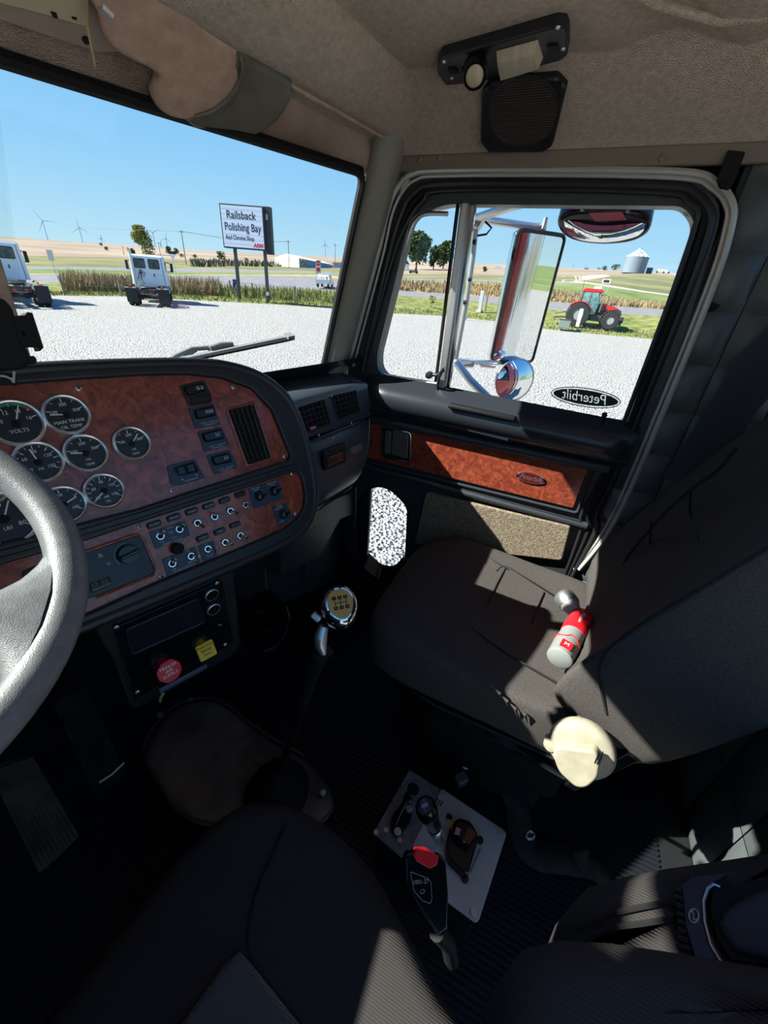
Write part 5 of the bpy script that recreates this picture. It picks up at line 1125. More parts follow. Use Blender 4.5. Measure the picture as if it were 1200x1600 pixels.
def terr(px, py):
    """ground point seen at a pixel"""
    R = lerp_rows(px)
    if py >= R[0]:
        r = ray(px, py); return r*(GZ/r.z)
    d0 = gd(px, R[0])
    for k in range(7):
        if py >= R[k+1]:
            t = (R[k]-py)/max(1e-6, R[k]-R[k+1]); a, b = tpt(px, k), tpt(px, k+1); r = ray(px, py)
            da, db = hypot(a.x, a.y), hypot(b.x, b.y)
            # point on the straight slope between the two boundaries
            h = V((r.x, r.y, 0)).length; s_ = r.z/h; za, zb = a.z, b.z; den = (zb-za)-(db-da)*s_
            u = (da*s_-za)/den if abs(den) > 1e-9 else t
            d = da+(db-da)*min(1, max(0, u)); return V((r.x/h*d, r.y/h*d, za+(zb-za)*min(1, max(0, u))))
    return tpt(px, 7)
xs_ = [-420+i*20 for i in range(92)]
for k, (nm, mm) in enumerate((('ground_verge', 'verge'), ('ground_road', 'road'), ('ground_dry_bank', 'dry'), ('ground_green', 'fgreen'), ('ground_road_far', 'road'), ('ground_scrub', 'fmix'), ('ground_hill', 'fbrown'))):
    rows = []
    nk = 4 if k in (0, 2, 3, 5) else 2
    for j in range(nk+1):
        rows.append([tpt(x, k)*(1-j/nk)+tpt(x, k+1)*(j/nk) for x in xs_])
    obj(nm, G().grid(rows), M[mm], kind='structure', ang=180)
# far side of the hills falls away
obj('ground_hill_back', G().grid([[tpt(x, 7) for x in xs_], [tpt(x, 7)*1.3+V((0, 0, -60)) for x in xs_]]), M['fbrown'], kind='structure', ang=180)
# gravel lot: one sheet out to the verge, and round behind the truck
P0 = [tpt(x, 0) for x in xs_]
a0 = atan2(P0[0].y, P0[0].x); a1 = atan2(P0[-1].y, P0[-1].x); nb = 40
rest = [V((55*cos(a1-(2*pi-(a0-a1))*i/nb), 55*sin(a1-(2*pi-(a0-a1))*i/nb), GZ)) for i in range(1, nb)]
ringp = P0+rest
g = G().grid([[V((p.x*f, p.y*f, GZ+(p.z-GZ)*(f**3))) for p in ringp] for f in (.02, .2, .5, .8, 1.0)], cu=True)
gr = obj('ground_gravel', g, M['gravel'], kind='structure', ang=180)
obj('ground_rear', G().grid([[p*1.0 for p in [P0[-1]]+rest+[P0[0]]], [V((p.x*9, p.y*9, GZ+2)) for p in [P0[-1]]+rest+[P0[0]]]]), M['fgreen'], kind='structure', ang=180)
# driveway curving up to the grain bin, and the farm track
def strip_(name, up, lo, mt, lift=.05, seg=6):
    a = [terr(q.x, q.y)*.999 for q in smooth([V((x, y, 0)) for x, y in up], seg)]; b = [terr(q.x, q.y)*.999 for q in smooth([V((x, y, 0)) for x, y in lo], seg)]
    return obj(name, G().grid([a, b]), mt, kind='structure', ang=180)
M['drive'] = gmat('tan_driveway', (166, 156, 142), (180, 170, 156), .5, 4, .2)
strip_('ground_driveway', [(858, 433), (900, 431), (950, 429), (1000, 427), (1060, 427)], [(858, 439), (900, 440), (925, 436), (970, 431.5), (1060, 431)], M['drive'])
strip_('ground_track', [(870, 437), (905, 439), (960, 447), (1010, 455), (1070, 463)], [(870, 441), (905, 442), (960, 449.5), (1010, 457.5), (1070, 466)], M['drive'])

# ---- vegetation
M['weed'] = gmat('brown_weed', (128, 112, 84), (156, 140, 104), 3, 2, 0)
M['leaf'] = gmat('dark_leaf', (54, 72, 48), (86, 104, 66), 1.5, 2, 0)
M['scrub'] = gmat('grey_scrub', (84, 86, 72), (120, 112, 90), .4, 2, 0)
M['leafl'] = gmat('yellow_green_leaf', (104, 118, 70), (150, 150, 88), 1.2, 2, 0)
M['grassb'] = gmat('green_blade', (96, 108, 62), (142, 142, 92), 2, 2, 0)
M['bark'] = gmat('bark', (84, 72, 60), (60, 52, 44), 4, 3, 0)
def blades(name, pts, h, mt, label, cat='weeds', w=.05):
    g = G()
    for p in pts:
        a = random.random()*pi; hh = h*(.5+random.random()*.7); d = V((cos(a), sin(a), 0))*w; ln = V((random.uniform(-.3, .3), random.uniform(-.3, .3), 1))*hh
        g.add([p-d, p+d, p+ln], [(0, 1, 2)])
    o = obj(name, g, mt, sm=False, kind='stuff'); setp(o, label, cat); return o
random.seed(3)
def band(x0, x1, k0, f0, f1, n):
    out = []
    for _ in range(n):
        x = random.uniform(x0, x1); t = random.uniform(f0, f1); out.append(tpt(x, k0)*(1-t)+tpt(x, k0+1)*t)
    return out
blades('dry_weeds', band(100, 345, 0, .30, .85, 4200), 1.25, M['weed'], 'tall brown dry weeds along the fence behind the white trucks')
blades('green_weeds', band(345, 560, 0, .25, .8, 2600), .75, M['grassb'], 'low green weeds along the road edge right of the sign')
blades('edge_grass', band(-60, 1100, 0, .0, .25, 5000), .22, M['grassb'], 'short green grass at the gravel edge', 'grass', .04)
blades('bank_grass', band(600, 1090, 2, .0, .9, 6000), .8, gmat('tan_grass', (140, 122, 92), (164, 146, 112), 2, 2, 0), 'tan dry grass on the bank beyond the near road', 'grass', .08)
def tree(px, py, h, w, mt, label, group=None, n=420, trunk=.3, cat='tree', low=.12, name='tree', leaf=None):
    b = terr(px, py); t = empty(name, b, label, cat, group); L_ = leaf or max(.25, h*.05)
    g = G().tube([V((0, 0, -.2)), V((.02*h, 0, h*.45)), V((.0, .02*h, h*.8))], [h*.03, h*.02, h*.006], 7)
    for a in range(5): g.tube([V((0, 0, h*(.25+.09*a))), V((w*.33*cos(a*2.4), w*.33*sin(a*2.4), h*(.42+.1*a)))], [h*.012, h*.004], 5)
    o = obj('trunk', g, M['bark'], None, kind=None); o.parent = t
    blobs = [(random.uniform(-.28, .28)*w, random.uniform(-.28, .28)*w, h*random.uniform(low+.18, .85), random.uniform(.2, .34)*w) for _ in range(9)]+[(0, 0, h*.55, w*.4), (0, 0, h*.85, w*.2)]
    g = G()
    for _ in range(n):
        bx, by, bz, br = random.choice(blobs); d = V((random.gauss(0, 1), random.gauss(0, 1), random.gauss(0, 1))).normalized()*br*random.uniform(.6, 1.05)
        c = V((bx, by, bz))+d; c.z = min(h, max(h*low, c.z)); u = V((random.gauss(0, 1), random.gauss(0, 1), random.gauss(0, 1))).normalized(); v = u.cross(V((random.gauss(0, 1), random.gauss(0, 1), 1))).normalized(); s_ = L_*random.uniform(.6, 1.3)
        g.add([c-u*s_, c+v*s_*.6, c+u*s_, c-v*s_*.6], [(0, 1, 2, 3)])
    o = obj('foliage', g, mt, None, sm=False); o.parent = t; return t
def hpx(px, py, npx):
    """height in metres that covers npx pixels at the ground point seen at a pixel"""
    b = terr(px, py); r0 = ray(px, py); d = b.dot(CF); return npx*d/F_PX*.90
def t_(px, py, hp, wp, mt, label, **k):
    if k.get('name') == 'bush': k['leaf'] = hpx(px, py, hp)*.16
    h = hpx(px, py, hp); return tree(px, py, h, h*wp/hp, mt, label, **k)
t_(228, 397, 41, 34, M['leafl'], 'loose pale green tree behind the right hand white truck', n=1700, low=.0)
t_(650, 421, 54, 48, M['leaf'], 'broad dark green tree, leftmost in the small front window pane', n=2600, leaf=1.0, low=.03)
t_(677, 421, 36, 20, M['leaf'], 'narrow dark tree between two bigger ones in the small front window pane', n=1300, leaf=.8, low=.02)
t_(692, 420, 40, 30, M['leaf'], 'dark bushy tree beside the bright vent window post', n=1900, leaf=.9, low=.03)
for px, py, hp, wp, lb in ((166, 391, 5, 9, 'small bush on the brown hill above the left truck'), (208, 398, 9, 12, 'dark bush left of the pale tree'), (264, 396, 10, 12, 'bush on the hill right of the pale tree'), (277, 397, 8, 9, 'small bush beside the leaning utility pole, left of it'), (284, 402, 5, 8, 'low bush below the utility pole'), (305, 403, 5, 7, 'tiny bush right of the utility pole'),
                           (347, 405, 11, 14, 'dark round bush left of the big sign posts'), (385, 409, 5, 8, 'tiny bush seen between the sign posts'), (757, 425, 8, 9, 'round bush on the brown slope in the door window'), (961, 421, 8, 15, 'dark round tree left of the grain bin'), (944, 422, 6, 10, 'smaller grey tree further left of the grain bin'), (158, 384, 4, 6, 'tiny bush high on the hill at left')):
    t_(px, py, hp, wp, M['leaf'], lb, n=160, low=.0, cat='bush', name='bush')
t_(673, 481, 20, 13, M['grassb'], 'slim green sapling on the verge in the small window pane', n=90, low=.1, cat='sapling', name='sapling', leaf=.12)
# trees behind the truck, seen only in the mirrors
for x, y, h_, lb in ((2.5, -62, 10, 'tree nearest the truck body in the tall door mirror'), (9, -58, 12.5, 'big yellow-green tree in the tall door mirror, upper right'), (16, -60, 11, 'yellow-green tree at the outer edge of the door mirror'), (24, -57, 12, 'outermost tree reflected in the round mirror')):
    t = tree(600, 600, h_, h_*.8, M['leafl'], lb, 'trees reflected in the mirrors', n=1600, low=.05, leaf=.3); t.location = (x, y, GZ)

# ---- two white day cab trucks seen from behind; local x right, y forward
M['wpaint'] = mat('white_truck_paint', (222, 228, 236), .3, coat=.4)
M['wtrim'] = mat('truck_black', (36, 38, 42), .6)
M['tyre'] = mat('tyre_rubber', (40, 41, 44), .85)
M['rim'] = mat('pale_wheel', (190, 196, 202), .4, .4)
M['redl'] = mat('red_lamp', (220, 40, 40), .4)
def wheel(par, x, y, r, w, name='wheel', rimm='rim', m_=None, dual=False, k=1.0):
    q = (m_ or Matrix()) @ Matrix.Translation((x, y, r)) @ Matrix.Rotation(pi/2, 4, 'Y')
    o = obj(name, G().lathe([(r*.55*(k*.5+.5), -w/2), (r*.92, -w/2), (r, -w*.35), (r, w*.35), (r*.92, w/2), (r*.55*(k*.5+.5), w/2)], q, 28, caps=False), M['tyre'], None); o.parent = par
    s_ = 1 if x > 0 else -1
    g = G().lathe([(r*.56*(k*.5+.5), w*.42*s_), (r*.5*(k*.5+.5), w*.2*s_), (r*.3, w*.15*s_), (r*.2, w*.4*s_), (0, w*.4*s_)], q, 24); g.lathe([(r*.56, -w*.42*s_), (r*.4, -w*.1*s_), (0, -w*.1*s_)], q, 24)
    c = obj('rim', g, M[rimm], None); c.parent = o; return o
def add(name, g, mt, par, **k):
    o = obj(name, g, mt, None, **k); o.parent = par; return o
def day_cab(px, py, az, label):
    b = terr(px, py); t = empty('semi_truck', b, label, 'truck', 'white day cab trucks on the gravel', rz=-radians(az))
    cab0, cab1, W_, H0, H1 = 3.0, 4.9, 1.18, 1.15, 3.05
    prof = [(cab0, H0), (cab0, H1-.1), (cab0+.12, H1), (cab1-.5, H1), (cab1-.1, H1-.3), (cab1+.35, 1.95), (cab1+1.6, 1.75), (cab1+1.85, 1.5), (cab1+1.9, .75), (cab1+.6, .75), (cab1+.2, H0)]
    g = G(); n = len(prof); rings = []
    for x, k in ((-W_, .0), (-W_+.09, 1), (W_-.09, 1), (W_, 0)):
        rings.append([V((x*(.93 if z > 2.2 else 1), y+(0 if k else (.06 if y < 4 else -.06)), z-(0 if k or z < 1.4 else .07))) for y, z in prof])
    g.grid(rings, cu=True); g.f.append(tuple(range(n))); g.f.append(tuple(3*n+i for i in range(n)))
    cab = add('cab', g, M['wpaint'], t, ang=35)
    for s_, x in ((1, -.50), (1, .42)):
        w_ = add('rear_window', G().prism(rnd(rect(.72, .62, x, 2.50), .10), -.02, .02, Plane((0, cab0, 0), (1, 0, 0), (0, 0, 1))), M['wtrim'], cab)
        add('pane', G().prism(rnd(rect(.62, .52, x, 2.50), .08), .018, .03, Plane((0, cab0, 0), (1, 0, 0), (0, 0, 1))), M['cabglass'], w_, sm=False)
    PB = Plane((0, cab0, 0), (1, 0, 0), (0, 0, 1))
    add('grab_recess', G().prism(rnd(rect(.08, .2, -.55, 1.85), .02), .0, .03, PB), M['wtrim'], cab); add('latch', G().prism(rnd(rect(.07, .2, .34, 1.80), .02), .0, .03, PB), M['wtrim'], cab)
    add('filler_ring', G().tube([PB.at(-.34+.09*cos(a), 1.88+.09*sin(a), .02) for a in [2*pi*i/16 for i in range(16)]], .018, 5, closed=True), M['wtrim'], cab)
    for z in (1.68,): add('plug', G().prism(rnd(rect(.06, .06, -.48, z), .02), .0, .03, PB).prism(rnd(rect(.06, .06, -.36, z), .02), .0, .03, PB), M['wtrim'], cab)
    for s_ in (-1, 1): add('pressed_rib', G().tube([PB.at(.34+s_*.30, 1.95, .012), PB.at(.34+s_*.24, 1.72, .012), PB.at(.34+s_*.08, 1.50, .012)], .014, 5), M['wpaint'], cab)
    add('door_seam', G().tube([PB.at(.98, 1.2, .012), PB.at(.93, 2.95, .012)], .012, 5), M['wtrim'], cab)
    for s_ in (-1, 1):
        mr = add('mirror', G().box((s_*(W_+.33), cab1-.1, 2.35), (.20, .12, .62)), M['wtrim'], t, bev=.04); add('mirror_arm', G().tube([(s_*W_, cab1, 2.05), (s_*(W_+.3), cab1-.1, 2.1)], .03, 6).tube([(s_*W_, cab1, 2.7), (s_*(W_+.3), cab1-.1, 2.6)], .03, 6), M['wtrim'], t)
        add('side_window', G().box((s_*(W_*.965), cab0+1.15, 2.4), (.06, .95, .6)), M['cabglass'], t, bev=.02)
    add('exhaust', G().tube([(-.98, cab0-.18, 1.0), (-.96, cab0-.2, 2.6), (-.95, cab0-.2, 3.2), (-.95, cab0-.32, 3.3)], .075, 10), M['steel'], t)
    add('air_hose', G().tube([(-.45, cab0-.05, 2.1), (-.55, cab0-.3, 1.6), (-.35, cab0-.6, 1.2)], .03, 6).tube([(-.55, cab0-.05, 2.1), (-.75, cab0-.3, 1.5), (-.45, cab0-.7, 1.2)], .03, 6), M['wtrim'], t)
    add('deck_plate', G().box((0, cab0-.45, 1.12), (.9, .7, .05)), M['rim'], t)
    add('frame_rail', G().box((-.43, 1.6, .88), (.09, 6.4, .27)), M['wtrim'], t, sm=False); add('frame_rail', G().box((.43, 1.6, .88), (.09, 6.4, .27)), M['wtrim'], t, sm=False)
    add('cross_member', G().box((0, -1.55, .88), (.9, .08, .25)), M['wtrim'], t); add('coupling_plate', G().lathe([(.45, 1.02), (.48, 1.08), (.45, 1.12), (0, 1.12)], Matrix.Translation((0, .1, 0)), 24), M['wtrim'], t)
    for y in (-.65, .65):
        add('axle', G().tube([(-.95, y, .52), (.95, y, .52)], .09, 8), M['wtrim'], t)
        for s_ in (-1, 1):
            for x in (.78, 1.10): wheel(t, s_*x, y, .52, .27)
    for s_ in (-1, 1):
        wheel(t, s_*1.02, cab1+.75, .52, .28); add('step_tank', G().tube([(s_*.85, cab0-.1, .72), (s_*.85, cab1+.05, .72)], .30, 14), M['rim'], t)
        mf = add('mud_flap', G().box((s_*.93, -1.45, .66), (.62, .02, .80)), M['tyre'], t); add('flap_bracket', G().box((s_*.93, -1.42, 1.09), (.64, .05, .05)), M['wpaint'], mf)
        add('reflector', G().box((s_*.93, -1.46, 1.10), (.22, .02, .05)), M['redl'], mf, sm=False)
        add('fender', G().tube([(s_*.94, 1.45*cos(a), .58+.66*sin(a)) for a in [radians(q) for q in range(60, 121, 10)]], .04, 6), M['wtrim'], t)
    add('tail_light', G().box((-.25, -1.6, .85), (.16, .03, .07)).box((.25, -1.6, .85), (.16, .03, .07)), M['redl'], t, sm=False)
    return t
day_cab(237, 477, 42, 'white day cab truck right of centre in the windshield, seen square from behind')
day_cab(34, 477, 20, 'white day cab truck at the left edge of the windshield, turned slightly left')

M['polewood'] = mat('grey_utility_wood', (104, 98, 92), .8)
# ---- fence along the verge
fp_pts = [(-40, 468), (28, 466), (104, 462), (150, 462)] and [(102, 461, 29), (190, 463, 24), (281, 461, 22), (325, 461, 20), (345, 459, 15), (361.5, 461, 22), (396, 464, 21), (460, 472, 24)]
fence = empty('fence', terr(280, 460), 'wire fence on grey wooden posts between the gravel and the road', 'fence')
tops = []
for x, y, n in fp_pts:
    b = terr(x, y); h = hpx(x, y, n); tl_ = V((random.uniform(-.05, .05), random.uniform(-.05, .05), 1))
    obj('post', G().tube([b-V((0, 0, .1)), b+tl_*h], [.085, .075], 8), mat('weathered_post', (118, 108, 96), .9) if 'weathered_post' not in bpy.data.materials else bpy.data.materials['weathered_post'], fence); tops.append(b+tl_*h*.93)
for z in (0, .45): obj('wire', G().tube([p-V((0, 0, z)) for p in tops], .012, 5), M['polewood'], fence)

# ---- the big sign
sb1, sb2 = terr(374, 468), terr(418, 473)
sg = empty('road_sign', (sb1+sb2)/2, 'tall white sign board for a polishing bay and chrome shop on two dark posts', 'sign')
dist = hypot(sb1.x, sb1.y)
az_s = atan2((sb2-sb1).x, (sb2-sb1).y); HS = V((sin(az_s), cos(az_s), 0))
SPn = Plane(sb1, HS, (0, 0, 1))
if SPn.n.dot(sb1) > 0: pass
def sgp(x, y, h=0): return SPn.uv(x, y, h)
M['post'] = mat('dark_sign_post', (52, 54, 60), .6)
for a, b_ in (((374, 468), (364, 388)), ((418.5, 473), (411, 390))):
    u0, v0 = sgp(*a); u1, v1 = sgp(*b_); p0, p1 = SPn.at(u0, v0-.2, -.15), SPn.at((u0+u1)/2, v1+.3, -.15)
    obj('post', G().beam(p0, V((p0.x, p0.y, p1.z)), .26, .26, HS), M['post'], sg, bev=.02)
bqd = [(341, 320), (410.5, 319.5), (415, 391), (351, 387.5)]
buv = SPn.uvs(bqd); u0 = sum(p[0] for p in (buv[0], buv[3]))/2; u1 = sum(p[0] for p in (buv[1], buv[2]))/2; v0 = sum(p[1] for p in (buv[2], buv[3]))/2; v1 = sum(p[1] for p in (buv[0], buv[1]))/2
bd_ = obj('cabinet', G().box(SPn.at((u0+u1)/2, (v0+v1)/2, -.35), (1, 1, 1), None), M['post'], sg)
bpy.data.objects.remove(bd_)
def pbox(P, u0, u1, v0, v1, h0, h1, name, mt, par, **k): return obj(name, G().prism([(u0, v0), (u1, v0), (u1, v1), (u0, v1)], h0, h1, P), mt, par, **k)
bd_ = pbox(SPn, u0, u1, v0, v1, -.8, 0, 'cabinet', M['post'], sg, sm=False)
e_ = (u1-u0)*.025
face = pbox(SPn, u0+e_, u1-e_, v0+e_, v1-e_, .0, .03, 'face', mat('white_sign_face', (214, 222, 240), .6), bd_, sm=False)
# seams between the letter-board strips
for i in range(1, 9): obj('seam', G().beam(SPn.at(u0+e_, v0+(v1-v0)*i/9, .031), SPn.at(u1-e_, v0+(v1-v0)*i/9, .031), .01, .006, SPn.n), M['offwhite'], face, sm=False)
dk = mat('sign_letters', (34, 36, 44), .6); bw_, bh_ = u1-u0, v1-v0; uc = (u0+u1)/2
# the lettering faces outward along the plane's normal
text('lettering', 'Railsback', bh_*.255, SPn.mat(uc-.02*bw_, v0+bh_*.76, .035), dk, bd_, sx=.86, bold=.012)
text('lettering', 'Polishing Bay', bh_*.255, SPn.mat(uc, v0+bh_*.49, .035), dk, bd_, sx=.76, bold=.012)
text('lettering', 'And Chrome Shop', bh_*.15, SPn.mat(uc-.09*bw_, v0+bh_*.25, .035), dk, bd_, sx=.70, bold=.01)
text('emblem', 'ARM', bh_*.13, SPn.mat(uc+.33*bw_, v0+bh_*.10, .036), mat('sign_red', (220, 40, 50), .5), bd_, bold=.02, shear=.2)
pbox(SPn, u1-.02, u1+.5, v0-.25, v1+.05, -1.0, -.35, 'rear_cabinet', M['post'], sg, sm=False, label='second dark sign box set behind the white face')
pbox(SPn, u1+.10, u1+.28, v0+bh_*.72, v0+bh_*.85, -.34, -.33, 'vent', M['offwhite'], sg, sm=False)
mb = sgp(418.5, 458); pbox(SPn, mb[0]-.12, mb[0]+.12, mb[1]-.2, mb[1]+.1, .0, .1, 'meter_box', M['rim'], sg)
# ---- blue barrel with a round emblem between the posts
bb = terr(371, 458.5); h = hpx(371, 458, 21)
br = empty('blue_bin', bb, 'blue bin with a red and white round emblem beside the left sign post', 'bin')
add('body', G().box((0, 0, h/2), (h*.55, h*.5, h), Matrix.Rotation(-radians(50), 4, 'Z')), mat('bin_blue', (44, 70, 130), .5), br, bev=.03)
for r_, mm, zz in ((.20, 'white', .28), (.13, 'redl', .30)):
    q = Matrix.Rotation(-radians(50), 4, 'Z') @ Matrix.Translation((.1*h, -h*.25-.005*(1 if mm == 'white' else 2), h*.5)) @ Matrix.Rotation(pi/2, 4, 'X'); add('emblem', G().lathe([(r_*h, 0), (r_*h, .01+.01*(mm == 'redl')), (0, .01+.01*(mm == 'redl'))], q, 20), M[mm], br, sm=False)

# ---- signs and poles
def post_sign(name, bx, by, hp, draw, label, cat='sign', rr=.05):
    b = terr(bx, by); h = hpx(bx, by, hp); t = empty(name, b, label, cat)
    u = CX.copy(); u.z = 0; d = V((b.x, b.y, 0)).normalized(); u = V((d.y, -d.x, 0)); P = Plane(b, u, (0, 0, 1))
    obj('post', G().tube([b, b+V((0, 0, h))], rr, 6), M['rim'], t); draw(P, h, t); return t
def octo(P, h, t):
    s_ = h*.155; hh = [(s_*cos(radians(22.5+45*i)), h*.86+s_*sin(radians(22.5+45*i))) for i in range(8)]
    pbox(P, -s_*1.05, s_*1.05, h*.30, h*1.02, .03, .05, 'backing', M['rim'], t, sm=False)
    obj('stop_face', G().prism(hh, .06, .08, P), M['redl'], t, sm=False); text('lettering', 'STOP', s_*.8, P.mat(0, h*.86, .085), M['white'], t)
    obj('lower_face', G().prism([(s_*.8*cos(2*pi*i/16), h*.52+s_*.7*sin(2*pi*i/16)) for i in range(16)], .06, .08, P), M['redl'], t, sm=False)
    pbox(P, -s_*.8, s_*.8, h*.68, h*.72, .06, .08, 'white_plate', M['white'], t, sm=False)
post_sign('stop_sign', 497.5, 436, 27, octo, 'red stop sign on a white backing behind the pickup truck', 'sign')
def tri(P, h, t):
    s_ = h*.17; obj('yield_face', G().prism([(-s_, h*.95), (0, h*.66), (s_, h*.95)], .06, .08, P), M['wpaint'], t, sm=False); pbox(P, -s_*1.1, s_*1.1, h*.95, h*1.08, .06, .08, 'name_plate', M['wtrim'], t, sm=False)
post_sign('yield_sign', 274.5, 429.5, 32, tri, 'grey triangular yield sign seen from behind, right of the pale tree')
def plate_(P, h, t): pbox(P, -h*.12, h*.12, h*.55, h, .06, .08, 'plate', M['rim'], t, sm=False)
post_sign('small_sign', 87, 427, 34, plate_, 'small white road sign on a thin post right of the left truck')
def plate2(P, h, t):
    pbox(P, -h*.30, h*.30, h*.70, h, .06, .08, 'plate', M['white'], t, sm=False); pbox(P, -h*.22, h*.22, h*.75, h*.95, .08, .10, 'dark_panel', M['wtrim'], t, sm=False)
    obj('side_post', G().tube([P.at(-h*.28, 0, 0), P.at(-h*.28, h, 0)], .04, 6), M['rim'], t); obj('side_post', G().tube([P.at(h*.28, 0, 0), P.at(h*.28, h, 0)], .04, 6), M['rim'], t)
post_sign('square_sign', 942, 458, 21, plate2, 'small square sign with a dark panel behind the tractor', 'sign', .03)
def plate3(P, h, t): pbox(P, -h*.7, h*.7, h*.5, h, .02, .05, 'board', M['rim'], t, sm=False)
post_sign('field_sign', 777, 424, 8, plate3, 'small grey board on the brown slope in the door window')
def upole(bx, by, hp, label, arm=True, r_=.14):
    b = terr(bx, by); h = hpx(bx, by, hp); t = empty('utility_pole', b, label, 'pole', 'utility poles along the far road')
    d = V((b.x, b.y, 0)).normalized(); u = V((d.y, -d.x, 0)); r_ = max(r_, h*.016)
    obj('shaft', G().tube([b-V((0, 0, .3)), b+V((0, 0, h))], [r_, r_*.7], 8), M['polewood'], t)
    if arm: obj('crossarm', G().beam(b+V((0, 0, h*.95))-u*h*.08, b+V((0, 0, h*.95))+u*h*.08, r_, r_), M['polewood'], t)
    return b+V((0, 0, h*.96))
tops = [upole(291, 413, 49, 'tall utility pole with a crossarm, left of the big sign'), upole(452, 419, 40, 'utility pole rising in front of the white shed'), upole(523.5, 419, 35, 'utility pole behind the pickup, near the windshield edge')]
upole(194, 398, 12, 'short utility pole left of the right truck cab'); upole(251, 400, 20, 'slim pole right of the pale tree', False); upole(895, 419, 10, 'thin pole left of the far trees near the grain bin', False); upole(914, 419, 6, 'short thin pole above the far farm buildings', False)
setp(obj('power_line', G().tube([terr(120, 380)+V((0, 0, hpx(120, 380, 22)))]+[tops[0]]+[tops[0]*.4+tops[1]*.6-V((0, 0, 1.2)), tops[1]], .05, 4), M['polewood']), 'thin power line running across the sky past the pole', 'wire')
# ---- wind turbines
def turbine(bx, by, hp, rot, blade, label, d=900):
    r = ray(bx, by); k = d/hypot(r.x, r.y); b = r*k; s_ = d/F_PX
    dep = b.dot(CF); h = hp*dep/F_PX*.9; bl = blade*dep/F_PX*.95; t = empty('wind_turbine', b, label, 'wind turbine', 'wind turbines on the horizon')
    dd = V((b.x, b.y, 0)).normalized(); u = V((dd.y, -dd.x, 0)); th = max(h*.022, dep*.0009)
    obj('tower', G().tube([b-V((0, 0, 30)), b+V((0, 0, h))], [th, th*.7], 8), M['turb'], t)
    hub = b+V((0, 0, h))-dd*th*2; obj('nacelle', G().beam(hub-dd*th*2, hub+dd*th*4, th*2, th*2), M['turb'], t)
    for i in range(3):
        a = radians(rot+120*i); e = u*sin(a)+V((0, 0, cos(a))); pr = e.cross(dd)
        obj('blade', G().prism([(-th*.4, 0), (th*.4, 0), (th*.75, bl*.2), (th*.2, bl), (-th*.1, bl)], -th*.15, th*.15, Plane(hub, pr, e)), M['turb'], t, sm=False)
M['turb'] = mat('turbine_grey', (128, 140, 168), .6)
for a in ((75, 375, 27, -32, 18, 'wind turbine leftmost on the hill, blades in a wide fork'), (129.5, 379, 21, -5, 13, 'second wind turbine from the left on the hill'), (243, 388, 22, 58, 11, 'wind turbine just right of the pale tree'), (262, 389, 15, 10, 9, 'faint wind turbine right of the pale tree'), (160, 381, 8, 10, 6, 'tiny faint wind turbine between the two trucks'), (508, 402, 18, 0, 8, 'far wind turbine above the shed roof'), (252, 389, 8, 30, 6, 'tiny wind turbine between two taller ones')): turbine(*a)

# ---- white shed
bA, bB, bC = (430, 417), (467.5, 418), (520, 418.5)
pA, pB = terr(*bA), terr(*bB); pB = pB*(1.0); dC = ray(*bC); pC = dC*(hypot(pB.x, pB.y)*1.25/hypot(dC.x, dC.y)); pC.z = pB.z
pA = ray(*bA)*(hypot(pB.x, pB.y)*1.1/hypot(ray(*bA).x, ray(*bA).y)); pA.z = pB.z
sh_ = empty('metal_shed', pB, 'long white and blue metal shed beyond the road, right of the sign', 'building'); hw = hpx(467, 418, 14)
apex = (pA+pB)/2; hr = hw*1.45; pD = pC+(pA-pB)
up = lambda p, z: V((p.x, p.y, p.z+z))
obj('gable_wall', G().add([pA-V((0, 0, 2)), pB-V((0, 0, 2)), up(pB, hw), up(apex, hr), up(pA, hw)], [(0, 1, 2, 3, 4)]).add([pD-V((0, 0, 2)), pC-V((0, 0, 2)), up(pC, hw), up(pD, hw)], [(0, 1, 2, 3)]), mat('shed_white', (206, 216, 226), .6), sh_, sm=False)
obj('side_wall', G().add([pB-V((0, 0, 2)), pC-V((0, 0, 2)), up(pC, hw), up(pB, hw)], [(0, 1, 2, 3)]).add([pA-V((0, 0, 2)), pD-V((0, 0, 2)), up(pD, hw), up(pA, hw)], [(0, 1, 2, 3)]), mat('shed_blue', (120, 150, 186), .6), sh_, sm=False)
ex = (pA-pB).normalized()*.6
obj('roof', G().add([up(pB, hw-.2)-ex, up(pC, hw-.2)-ex, up(apex+pC-pB, hr+.1), up(apex, hr+.1), up(pA, hw-.2)+ex, up(pD, hw-.2)+ex], [(0, 1, 2, 3), (3, 2, 5, 4)]), mat('shed_roof', (214, 212, 206), .5), sh_, sm=False)
for i in range(1, 9):
    a = pB*(1-i/9)+pC*(i/9); obj('wall_batten', G().beam(a*.999, up(a*.999, hw), .12, .12), M['shed_b'] if 'shed_b' in M else M.setdefault('shed_b', mat('shed_batten', (168, 190, 214), .6)), sh_, sm=False)
p2 = ray(545, 419); p2 = p2*(hypot(pC.x, pC.y)*.98/hypot(p2.x, p2.y)); q2_ = ray(521, 419); q2_ = q2_*(hypot(pC.x, pC.y)*.98/hypot(q2_.x, q2_.y))
ls = empty('low_shed', q2_, 'lower grey blue shed joined to the right end of the white shed', 'building')
obj('wall', G().prism([(0, -1), ((p2-q2_).length, -1), ((p2-q2_).length, hw*.62), (0, hw*.66)], -8, 0, Plane(q2_, (p2-q2_).normalized(), (0, 0, 1))), mat('low_shed_wall', (150, 172, 192), .6), ls, sm=False)
obj('roof', G().prism([(-.5, hw*.66), ((p2-q2_).length, hw*.62), ((p2-q2_).length, hw*.72), (-.5, hw*.76)], -8.5, .5, Plane(q2_, (p2-q2_).normalized(), (0, 0, 1))), mat('low_shed_roof', (176, 184, 188), .6), ls, sm=False)
